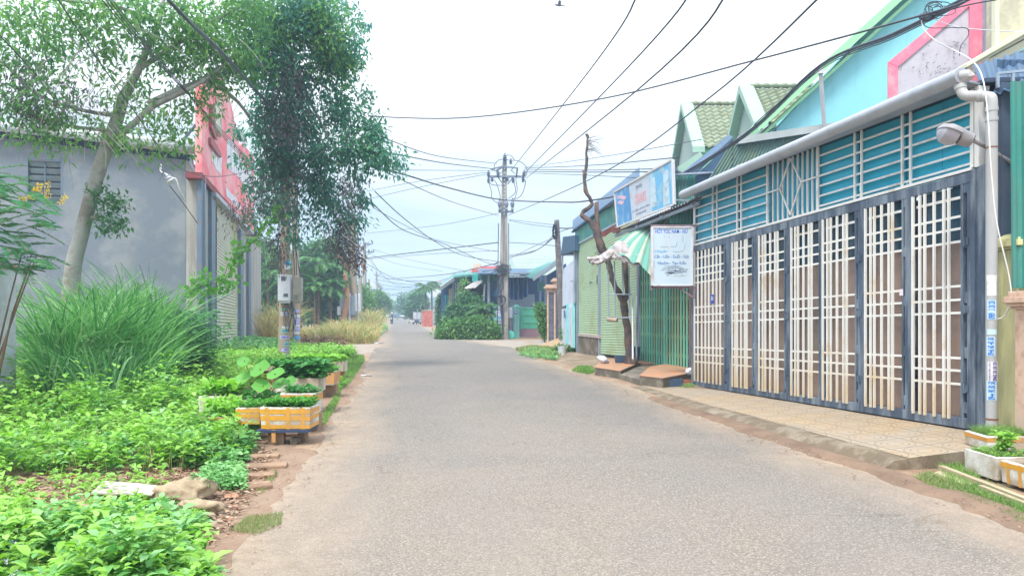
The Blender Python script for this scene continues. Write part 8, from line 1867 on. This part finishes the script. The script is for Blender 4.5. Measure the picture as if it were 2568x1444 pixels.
for k in range(170):
    if k < 70: x0, y0, d0 = r8.uniform(0, 350), r8.uniform(60, 330), -1
    elif k < 130: x0, y0, d0 = r8.uniform(580, 900), r8.uniform(200, 600), 4
    else: x0, y0, d0 = r8.uniform(330, 620), r8.uniform(60, 300), .5
    p_ = T3(x0, y0, d0 + r8.uniform(-.6, .6)); pts = [p_]; d_ = Vector((r8.uniform(-1, 1), r8.uniform(-.6, .6), r8.uniform(-1, .3)))
    for j in range(4): d_ += Vector((r8.uniform(-.4, .4), r8.uniform(-.3, .3), -.28)); pts.append(pts[-1] + d_ * .25)
    q.tube(pts, [.010, .008, .006, .004, .003], 4, False)
q.build('twigs', m_tb, bt_)

# ================================================================ shrubs, palms and trees in the middle distance
m_fg = leafM('far_leaf', [(.025, .09, .04), (.05, .16, .06), (.09, .24, .08), (.14, .31, .10)], .25, .5, .12, .5)
m_fg2 = leafM('far_leaf_bright', [(.05, .15, .04), (.09, .24, .06), (.16, .33, .08), (.24, .40, .10)], .3, .5, .15, .5)
def far_tree(name, label, px, pybase, Y, clumps, mat, ll=.35, dens=60, trunk=.12, cat='tree', per=10, sub=.35, droop=.3, group=None):
    b0 = P(px, pybase, Y); b0.z = 0; t = thing(name, label, cat, b0, group); q = MB(); cs = []
    for (x, y, rx, ry, w_) in clumps:
        k = Y / F; c_ = P(x, y, Y); c_.y += rng.uniform(-1, 1) * min(1.6, rx * k); cs.append((tuple(c_), (rx * k, max(rx, ry) * k * .8, ry * k), w_)); m0 = Vector((b0.x, b0.y, c_.z * .4)); q.tube([b0, m0, c_], [trunk, trunk * .7, trunk * .25], 6)
    q.build('trunk', m_dstem, t); crown('crown', cs, mat, t, dens=dens, per=per, sub_r=sub, ll=ll, lw=ll * .45, droop=droop, shell=.2); return t
def frond_plant(name, label, px, pyb, Y, crown_pts, mat, flen=2.2, nf=14, ll=.35, cat='palm', trunk=.12, lw=.06, droop=.9):
    b0 = P(px, pyb, Y); b0.z = 0; t = thing(name, label, cat, b0); q = MB(); C = []; D = []; NN = []
    for (x, y) in crown_pts:
        c0 = P(x, y, Y + rng.uniform(-.6, .6)); q.tube([Vector((c0.x + rng.normal() * .1, c0.y, 0)), c0], [trunk, trunk * .7], 7)
        for k in range(nf):
            a = 2 * math.pi * k / nf + rng.uniform(-.2, .2); el_ = rng.uniform(.1, 1.1); fd = Vector((math.cos(a) * math.cos(el_), math.sin(a) * math.cos(el_), math.sin(el_))); sd_ = Vector((-math.sin(a), math.cos(a), 0)); Lf = flen * rng.uniform(.7, 1.1)
            f_ = lambda t_: c0 + fd * Lf * t_ - Vector((0, 0, droop * Lf * .6 * t_ * t_))
            q.tube([f_(t_) for t_ in (0, .35, .7, 1)], [.03, .02, .012, .006], 4)
            for j in range(18):
                t_ = .12 + .88 * j / 18; c_ = f_(t_); dn = (f_(min(1, t_ + .05)) - f_(t_ - .05)).normalized()
                for s_ in (-1, 1): C.append(tuple(c_)); D.append(tuple(sd_ * s_ * .9 + dn * .6 - Vector((0, 0, .35)))); NN.append((0, 0, 1))
    q.build('trunk', m_dstem, t); n = len(C); leaves('fronds', np.array(C), np.array(D), np.array(NN), ll * rng.uniform(.7, 1.1, n), lw, mat, T_SIMPLE, parent=t); return t
# left behind the side road
far_tree('bushy_tree', 'dense dark green tree group behind the warehouse end', 690, 820, 66, [(672, 650, 26, 40, 2.2), (690, 700, 34, 40, 2.4), (720, 740, 40, 40, 2.6), (670, 740, 22, 40, 1.6)], m_fg, .5, 120)
far_tree('bushy_tree', 'broad green tree between the two poles and the orange trunk', 790, 820, 62, [(770, 660, 50, 36, 2.6), (810, 640, 40, 34, 2.4), (840, 690, 34, 50, 2.6), (780, 720, 60, 40, 3.0), (830, 760, 40, 34, 2.0)], m_fg, .5, 120)
frond_plant('palm', 'feathery palm clump between the second pole and the orange trunk', 770, 810, 58, [(755, 690), (800, 665), (790, 730), (830, 720)], leafM('palm_leaf', [(.04, .15, .06), (.09, .25, .08), (.16, .34, .11)], .3), 2.6, 15, .6, lw=.09)
frond_plant('palm', 'tall palm showing left of the meter cabinets', 690, 820, 60, [(672, 640), (700, 680)], bpy.data.materials['palm_leaf'], 2.4, 14, .6, lw=.09)
far_tree('bushy_tree', 'round green tree right of the orange trunk', 905, 815, 82, [(900, 745, 24, 32, 2.0), (918, 765, 20, 24, 1.4), (895, 790, 26, 22, 1.4)], m_fg2, .5, 110)
far_tree('bushy_tree', 'green tree behind the small red sign', 955, 800, 120, [(950, 750, 16, 18, 1.4), (962, 762, 12, 14, 1.0), (945, 780, 16, 14, 1.0)], m_fg2, .7, 80)
far_tree('bushy_tree', 'small far tree left of the vanishing point of the road', 975, 795, 260, [(972, 776, 14, 10, 1.2), (985, 782, 14, 8, 1.0)], m_fg, 1.3, 60, trunk=.3, sub=1.0)
far_tree('bushy_tree', 'thin airy far tree right of the road', 1018, 795, 180, [(1010, 755, 12, 12, .7), (1022, 765, 12, 12, .8), (1014, 780, 12, 8, .6)], m_fg, .9, 40, trunk=.2, sub=.7)
far_tree('bushy_tree', 'dark rounded tree right of the far road', 1050, 800, 125, [(1042, 757, 16, 18, 1.8), (1055, 765, 16, 22, 1.8), (1036, 775, 12, 16, 1.2)], m_fg, .7, 110)
frond_plant('palm', 'palm with a pale trunk behind the red patterned panel', 1068, 800, 100, [(1067, 722)], bpy.data.materials['palm_leaf'], 2.3, 18, .7, trunk=.16, lw=.12)
frond_plant('palm', 'second palm leaning right behind the red patterned panel', 1082, 800, 103, [(1083, 718)], bpy.data.materials['palm_leaf'], 2.0, 16, .7, trunk=.14, lw=.12)
far_tree('columnar_shrub', 'narrow dark clipped shrub at the left end of the low house', 1107, 826, 64, [(1107, 760, 7, 26, .9), (1106, 800, 6, 26, .9)], m_fg, .3, 120, cat='shrub', sub=.15)
far_tree('bushy_tree', 'leafy sapling against the tan wall of the low house', 1160, 830, 56, [(1158, 745, 8, 30, .5), (1164, 712, 6, 14, .25)], m_fg2, .3, 50, sub=.2)
for x_, lab in ((1128, 'green bush heap at the left of the roadside shrubs'), (1170, 'green bush in the middle of the roadside shrubs'), (1215, 'green bush nearest the central pole')):
    far_tree('shrub', lab, x_, 852, 47.5, [(xx, 850 - random.uniform(0, 1) ** .8 * (14 + 26 * math.sin(max(0.05, (xx - 1105) / 150) * 2.6)), random.uniform(5, 14), random.uniform(4, 9), .34) for xx in [x_ + random.uniform(-26, 26) for _ in range(17)]], [m_fg2, m_fg, m_fg2][x_ % 3], .24, 190, cat='shrub', sub=.2, trunk=.04)
far_tree('shrub', 'tall bluish leafy shrub behind the roadside bushes', 1170, 845, 52, [(1150, 790, 30, 26, 2.0), (1185, 785, 34, 30, 2.6), (1175, 760, 24, 18, 1.2), (1140, 815, 30, 20, 1.6)], m_fg, .26, 190, cat='shrub', sub=.2, trunk=.05)
frond_plant('palm', 'small fan palm beside the central pole', 1221, 845, 48.5, [(1221, 790), (1212, 775)], bpy.data.materials['palm_leaf'], 1.5, 16, .32, trunk=.07, lw=.05, droop=.7)
far_tree('shrub', 'yellow-green upright shrub between the mint gate and the brick pillar', 1365, 852, 43, [(1364, 790, 14, 20, 1.0), (1368, 815, 12, 30, 1.6), (1354, 772, 6, 10, .2)], m_fg2, .18, 170, cat='shrub', sub=.12, trunk=.04)
far_tree('shrub', 'light green leafy plant before the white yard gate', 1427, 872, 32.5, [(1425, 838, 14, 16, .8), (1432, 852, 10, 12, .6)], m_fg2, .16, 110, cat='shrub', sub=.1, trunk=.02)
far_tree('shrub', 'low green weeds bush by the bucket', 1425, 885, 31, [(1425, 878, 18, 7, .8), (1400, 878, 10, 6, .4)], m_fg2, .14, 130, cat='shrub', sub=.08, trunk=.02)
# vine on old pole 3 and dead-leaf curtain
# dry grass
m_dry = leafM('dry_grass_blade', [(.22, .17, .07), (.38, .29, .11), (.52, .40, .17), (.58, .48, .27), (.22, .32, .08), (.14, .26, .06), (.40, .24, .12)], .35, .7, .5, .4)
def tuft(poly, n, h, lab, mat=m_dry, w_=.03):
    xy = scatter(poly, n); B = np.column_stack([xy, np.zeros(n)]); a = rng.uniform(0, 2 * math.pi, n); l_ = rng.uniform(.2, .8, n)
    hh = np.array([h * max(.15, .85 + 1.3 * mn.noise(Vector((x * .7, y * .7, 1)))) for x, y in xy]) * rng.uniform(.3, 1.35, n)
    blades('dry_grass', B, hh, w_, np.column_stack([np.cos(a) * l_, np.sin(a) * l_, np.zeros(n)]), mat, 4, .7, label=lab, cat='grass', kind='stuff')
tuft(gpoly([(795, 862), (860, 864), (940, 862), (950, 850), (948, 838), (880, 836), (800, 846)]), 9000, 1.1, 'yellow dry grass around the old pole and cabinet', w_=.045)
tuft(gpoly([(750, 862), (800, 864), (810, 845), (760, 840), (700, 845)]), 3500, .8, 'pale dry grass left of the old pole', w_=.045)
tuft(gpoly([(905, 836), (950, 836), (955, 822), (915, 820)]), 3500, 1.9, 'taller yellow dry grass behind the grey junction cabinet', w_=.07)
tuft(gpoly([(655, 868), (700, 868), (735, 850), (660, 845)]), 2600, 2.1, 'tall yellow-green dry reeds beyond the warehouse end', w_=.06)
weeds('weeds', gpoly([(915, 845), (950, 842), (968, 830), (960, 822), (935, 828)]), 260, lambda x, y: .5, m_weed2, 'green weeds at the road edge behind the dry grass', (.18, .3), 12)
brush = gpoly([(750, 868), (860, 866), (860, 850), (740, 852)]); n = 1500; xy = scatter(brush, n); C = np.column_stack([xy, rng.uniform(.02, .35, n)]); D = rng.normal(size=(n, 3)); D[:, 2] *= .4
leaves('dry_brush', C, D, rng.normal(size=(n, 3)) + np.array([0, 0, .5]), rng.uniform(.2, .6, n), .03, m_lit, label='tangle of dry brown brushwood behind the second pole', cat='brush', kind='stuff')
# far greenery line, both sides of the far road
far_tree('bushy_tree', 'distant hedge-like trees on the left of the far road', 930, 800, 150, [(915, 770, 16, 16, 1.2), (930, 782, 18, 12, 1.0)], m_fg, .9, 70, sub=.8)
far_tree('bushy_tree', 'leafy branch mass over the junction cabinets', 800, 820, 75, [(800, 780, 60, 26, 2.2), (720, 790, 50, 24, 2.0)], m_fg, .5, 100)
# white flowers in the near weeds
C = []
for (x_, y_) in ((30, 1335), (48, 1338), (18, 1380), (102, 1408), (35, 1415), (235, 1345), (196, 1335)):
    p_ = G(x_, y_ + 25, .26)
    for k in range(16): C.append((p_.x + rng.normal() * .012, p_.y + rng.normal() * .012, p_.z + rng.normal() * .006))
C = np.array(C); leaves('wild_flowers', C, rnd(len(C)), rnd(len(C)), .012, .009, leafM('lilac_white_petal', [(.6, .6, .8), (.75, .72, .85)], .2), label='tiny lilac-white flowers among the lower left weeds', cat='flowers', kind='stuff')
herb(G(240, 1400, 0), .42, 170, m_weed2, 'upright bluish weed with a dark stem in the lower left', (.06, .11), .5, .26, 'weed_plant', 9)
herb(G(470, 1420, 0), .30, 130, m_weed, 'bright leafy weed at the right end of the lower left bank', (.06, .11), .5, .2, 'weed_plant', 8)
herb(G(325, 1300, 0), .26, 70, m_weed, 'small upright weed in front of the cement board', (.05, .09), .5, .14, 'weed_plant', 6)
herb(G(500, 1262, 0), .28, 60, m_weed2, 'thin upright weed standing beside the yellow rocks', (.05, .09), .45, .12, 'weed_plant', 5)
# ================================================================ overhead cables
def cable(pts, r, label, group='overhead cables', mat=m_cable, sag=None, n=5):
    P3 = [P(*p) for p in pts]
    pp_ = bez(P3[0], P3[1], sag or 0, 24) if len(P3) == 2 else smooth_pts(P3, 8)
    if pts[-1][1] < 0: pp_.append(pp_[-1] + (pp_[-1] - pp_[-2]).normalized() * 22)
    if pts[0][1] < 0: pp_.insert(0, pp_[0] + (pp_[0] - pp_[1]).normalized() * 22)
    q = MB(); q.tube(pp_, r, n); return q.build('overhead_cable', mat, loc=P3[0], smooth=True, label=label, cat='cable', group=group)
# to the top of the central pole from upper right
JY = G(1262, 851).y
cable([(1280, 430, JY), (1480, 175, 20), (1600, -12, 13)], .018, 'cable from the central pole to the top edge, leftmost of four')
cable([(1310, 440, JY), (1560, 185, 18), (1745, -35, 12)], .018, 'cable from the central pole to the top edge, second of four')
cable([(1318, 448, JY), (1600, 225, 17), (1835, -30, 11)], .018, 'cable from the central pole to the top edge, third of four')
cable([(1275, 540, JY), (1500, 440, 24), (1780, 245, 15), (2095, -45, 9)], .016, 'long cable from mid-pole to the top edge, rightmost of four')
# across the sky
cable([(925, 292, 20), (1160, 296, 17), (1500, 250, 14), (1900, 150, 11), (2310, 40, 8.5), (2420, 5, 8)], .014, 'twisted cable sagging across the sky to the thick bundle at top right')
for k, (dx, dy, r_) in enumerate(((0, 0, .019), (3, 7, .014), (-2, 12, .009), (6, 3, .010))):
    cable([(1690, 448 + dy * .5, 19.5), (1870, 335 + dy * .7, 16), (2055, 165 + dy, 13.5), (2240, 85 + dy, 11), (2420, -5 + dy, 9), (2520, -60 + dy, 8)], r_, 'dark cable of the thick bundle running above the gutter', 'thick cable bundle on the right')
cable([(1700, 455, 19.4), (1860, 348, 16.2), (1905, 300, 15.5), (2055, 172, 13.5)], .012, 'thin dark cable alongside the thick bundle', 'thick cable bundle on the right')
jb = P(2325, 42, 9.8); jt = thing('splice_box', 'dark cable splice box with loose loops on the thick bundle', 'splice box', jb)
q = MB(); q.rock(jb, .10, 9, 2, (1.1, .6, .6), .3); q.build('box', m_cable, jt)
q = MB(); r9 = random.Random(3)
for k in range(7):
    a0_ = r9.uniform(0, 6); rx_, ry_ = r9.uniform(.06, .18), r9.uniform(.04, .1); c_ = jb + Vector((r9.uniform(-.1, .25), 0, r9.uniform(0, .12))); q.tube([c_ + Vector((rx_ * math.cos(a_ + a0_), -.05, ry_ * math.sin(a_ + a0_))) for a_ in np.linspace(0, 4.5, 14)], .006, 5)
q.build('loop', m_cable, jt)
m_wcab = M('white_cable', (.70, .70, .70), .5)
cable([(2310, 45, 9.8), (2318, 75, 9.8), (2350, 105, 9.7), (2400, 130, 9.6), (2440, 155, 9.0), (2465, 200, 8.6), (2478, 300, 8.5), (2486, 430, 8.5), (2500, 560, 8.5), (2530, 690, 8.5), (2535, 750, 8.5), (2520, 790, 8.6), (2502, 800, 8.7)], .008, 'white cable looping down beside the drainpipe', None, m_wcab)
cable([(2335, 45, 9.8), (2400, 68, 10), (2500, 78, 10.2), (2620, 82, 10.5)], .006, 'thin white cable crossing the pink gable border', None, m_wcab)
cable([(2312, 55, 9.8), (2330, 70, 9.8), (2395, 70, 9.7), (2425, 72, 9.7), (2428, 90, 9.7), (2410, 115, 9.6), (2406, 140, 9.6)], .006, 'thin dark looping cable before the peeling gable board', None)
cable([(2330, 42, 9.8), (2420, 15, 9.4), (2500, 0, 9)], .010, 'short dark cable leaving the splice box upward', None)
# to the left from central pole
cable([(1245, 410, JY), (1100, 392, 34), (960, 345, 24)], .018, 'upper left cable from the central pole into the tree')
cable([(1240, 424, JY), (1120, 410, 34), (985, 385, 24)], .022, 'second left cable from the central pole into the tree')
cable([(1245, 428, JY), (1050, 427, 34), (900, 425, 26)], .014, 'level left cable from the central pole')
cable([(930, 418, 24), (1020, 440, 26), (1120, 470, 30), (1250, 500, 36), (1400, 507, 32), (1480, 503, 27), (1690, 465, 19.5)], .030, 'thick dark cable crossing in front of the central pole')
cable([(1225, 432, JY), (1050, 455, 50), (920, 480, 60)], .018, 'thin cable from the cross-arm to the left')
cable([(1225, 436, JY), (1050, 470, 50), (920, 500, 60)], .018, 'lower thin cable from the cross-arm to the left')
cable([(1250, 541, JY), (1130, 505, 36), (985, 440, 26), (920, 400, 22)], .016, 'cable descending from the tree to mid height of the central pole')
cable([(1250, 535, JY), (1100, 565, 50), (920, 585, 62)], .014, 'faint rising cable left of the central pole')
cable([(940, 480, 24), (1010, 545, 30), (1090, 605, 36), (1160, 640, 42), (1248, 656, JY)], .018, 'sagging cable from the tree crossing to the central pole')
cable([(930, 505, 24), (1000, 570, 30), (1060, 595, 34), (1110, 610, 38), (1200, 650, 44), (1248, 668, JY)], .018, 'second sagging cable from the tree to the central pole')
cable([(935, 520, 26), (1010, 562, 34), (1100, 603, 42), (1250, 632, JY)], .013, 'third sagging cable from the tree')
cable([(920, 647, 62), (1050, 632, 55), (1250, 608, JY)], .034, 'thick cable rising from the far cross-arm pole to the central pole')
cable([(920, 650, 62), (1080, 637, 55), (1250, 628, JY)], .016, 'thin cable below the thick rising one')
cable([(1275, 608, JY), (1330, 611, 44), (1400, 617, 38)], .018, 'cable from the central pole to the leaning pole')
for k, y_ in enumerate((557, 563)): cable([(1276, 551 + k * 2, JY), (1330, y_, 44), (1398, y_ + 8, 38)], .014, ['upper', 'lower'][k] + ' of two close thin cables between the central and leaning poles')
cable([(1398, 575, 38), (1350, 625, 40), (1276, 640, JY)], .016, 'cable dropping from the leaning pole to the central pole'); cable([(1396, 590, 38), (1340, 630, 41), (1276, 644, JY)], .022, 'second cable dropping from the leaning pole to the central pole'); cable([(1392, 595, 38), (1330, 622, 41), (1276, 650, JY)], .014, 'third cable dropping from the leaning pole')
cable([(1402, 572, 38), (1440, 570, 34), (1500, 535, 28), (1545, 505, 24)], .030, 'thick cable from the leaning pole up to the shop roof'); cable([(1402, 582, 38), (1450, 565, 33), (1500, 540, 28)], .016, 'thin cable from the leaning pole to the shop roof')
for k, (y0, y1, y2, r_) in enumerate(((425, 427, 422, .018), (430, 432, 430, .022), (434, 440, 452, .014), (422, 415, 395, .018))):
    cable([(1315, y0, JY), (1480, y1, 34), (1700, y2, 22)], r_, ['nearly level cable right of the cross-arm, upper', 'nearly level cable right of the cross-arm, darker', 'nearly level cable right of the cross-arm, lowest', 'slightly rising cable right of the cross-arm'][k])
cable([(1315, 420, JY), (1500, 395, 32), (1760, 350, 20)], .012, 'rising thin cable passing behind the dead tree top')
cable([(1276, 535, JY), (1400, 510, 40), (1560, 440, 26)], .0, 'x') if False else None
# insulated cables converging down the left side of the street
for k, (pts, r_) in enumerate([([(1246, 680, JY), (1150, 708, 70), (1000, 735, 110), (960, 742, 130)], .03), ([(1246, 660, JY), (1100, 690, 70), (960, 700, 120)], .03), ([(1246, 676, JY), (1150, 690, 70), (1060, 715, 100), (955, 728, 140)], .03), ([(920, 662, 62), (1000, 700, 80), (1120, 720, 90), (1200, 716, 70)], .026), ([(940, 690, 105), (1000, 702, 95), (1110, 706, 75)], .03), ([(940, 700, 105), (1010, 712, 100), (1110, 718, 80)], .03), ([(934, 640, 75), (1010, 665, 90), (1110, 680, 90)], .02), ([(934, 625, 75), (1020, 650, 85), (1180, 682, 80)], .02), ([(955, 722, 140), (1000, 727, 150), (1080, 724, 120)], .035), ([(955, 738, 160), (1000, 741, 160), (1060, 738, 140)], .035), ([(960, 752, 180), (1000, 755, 180), (1045, 752, 160)], .035), ([(945, 712, 105), (1010, 720, 120), (1100, 712, 100)], .03), ([(930, 650, 65), (960, 690, 80), (1000, 716, 95), (1080, 730, 110)], .022)]):
    cable(pts, r_, 'one of the many thin cables strung low across the far street', 'far street cables')
# cables through the tree at top left
cable([(120, -40, 8), (225, 120, 11), (330, 270, 15), (420, 395, 18), (470, 430, 20), (550, 443, 23), (640, 425, 25)], .010, 'cable descending across the left tree to the warehouse corner, lowest')
for k in range(4): cable([(225 + k * 9, -40, 9), (330 + k * 7, 90, 12), (450 + k * 5, 215 + k * 3, 16), (560, 330 + k * 5, 20), (660, 440 + k * 4, 24)], .008, 'one of four close cables descending through the left tree', 'left tree cable group')
cable([(395, -30, 8), (480, 60, 10), (560, 135, 13), (640, 225, 17), (715, 300, 22)], .026, 'thick twisted cable entering the tree from the top')
cable([(400, -26, 8.2), (490, 72, 10.2), (570, 150, 13.2), (650, 240, 17.2), (716, 310, 22)], .012, 'thinner cable twisted beside the thick one')
cable([(0, 90, 14), (100, 200, 16), (180, 315, 18)], .014, 'cable at the far left crossing the thin twigs')
cable([(425, 465, 23), (460, 510, 23.6), (495, 560, 24.4)], .014, 'wire slanting from the white insulator coil to the corner pillar')
ic = thing('insulator_coil', 'white cable coil and clamp hanging before the grey end wall', 'insulator', P(425, 450, 22.6))
q = MB(); c_ = P(425, 450, 22.6); q.lathe(c_, [(.04, -.12), (.12, -.08), (.08, -.03), (.13, .02), (.07, .07), (.10, .11), (.03, .15)], 12, (-.5, 0, .8)); q.build('insulator', m_box, ic, smooth='auto')
q = MB(); q.tube(smooth_pts([P(403, 412, 22.6), P(404, 430, 22.6), P(418, 438, 22.6), P(426, 446, 22.6)], 5), .03, 6); q.tube(smooth_pts([P(430, 446, 22.5), P(442, 450, 22.5), P(450, 475, 22.6), P(462, 495, 22.8), P(466, 515, 23)], 5), .018, 6); q.build('cable_end', m_wcab, ic, smooth=True)
q = MB()
for k in range(8): q.tube([P(410, 432, 22.5), P(400 + r9.uniform(-6, 20), 420 + r9.uniform(-8, 36), 22.4)], .008, 4)
q.build('loose_wire', m_cable, ic)
# cables behind the tree to the right of pole 1
for k, (a, b_) in enumerate((((655, 648, 40), (880, 655, 55)), ((700, 640, 30), (740, 615, 36)))): cable([a, b_], .012, ['thin level cable passing behind the meter cabinets', 'short thin cable rising behind the meter pole'][k], sag=.2)

# thin pale air
hz, nt, b, o = mat_new('haze'); nt.nodes.remove(b); pv = N(nt, 'ShaderNodeVolumePrincipled'); pv.inputs['Color'].default_value = (.62, .82, 1, 1); pv.inputs['Density'].default_value = 0.0023; pv.inputs['Anisotropy'].default_value = 0.2
L(nt, pv.outputs[0], o.inputs['Volume'])
q = MB(); q.box(-405, 405, -45, 705, -1, 26); q.build('haze', hz, kind='stuff', label='thin pale haze hanging over the whole street', cat='haze')
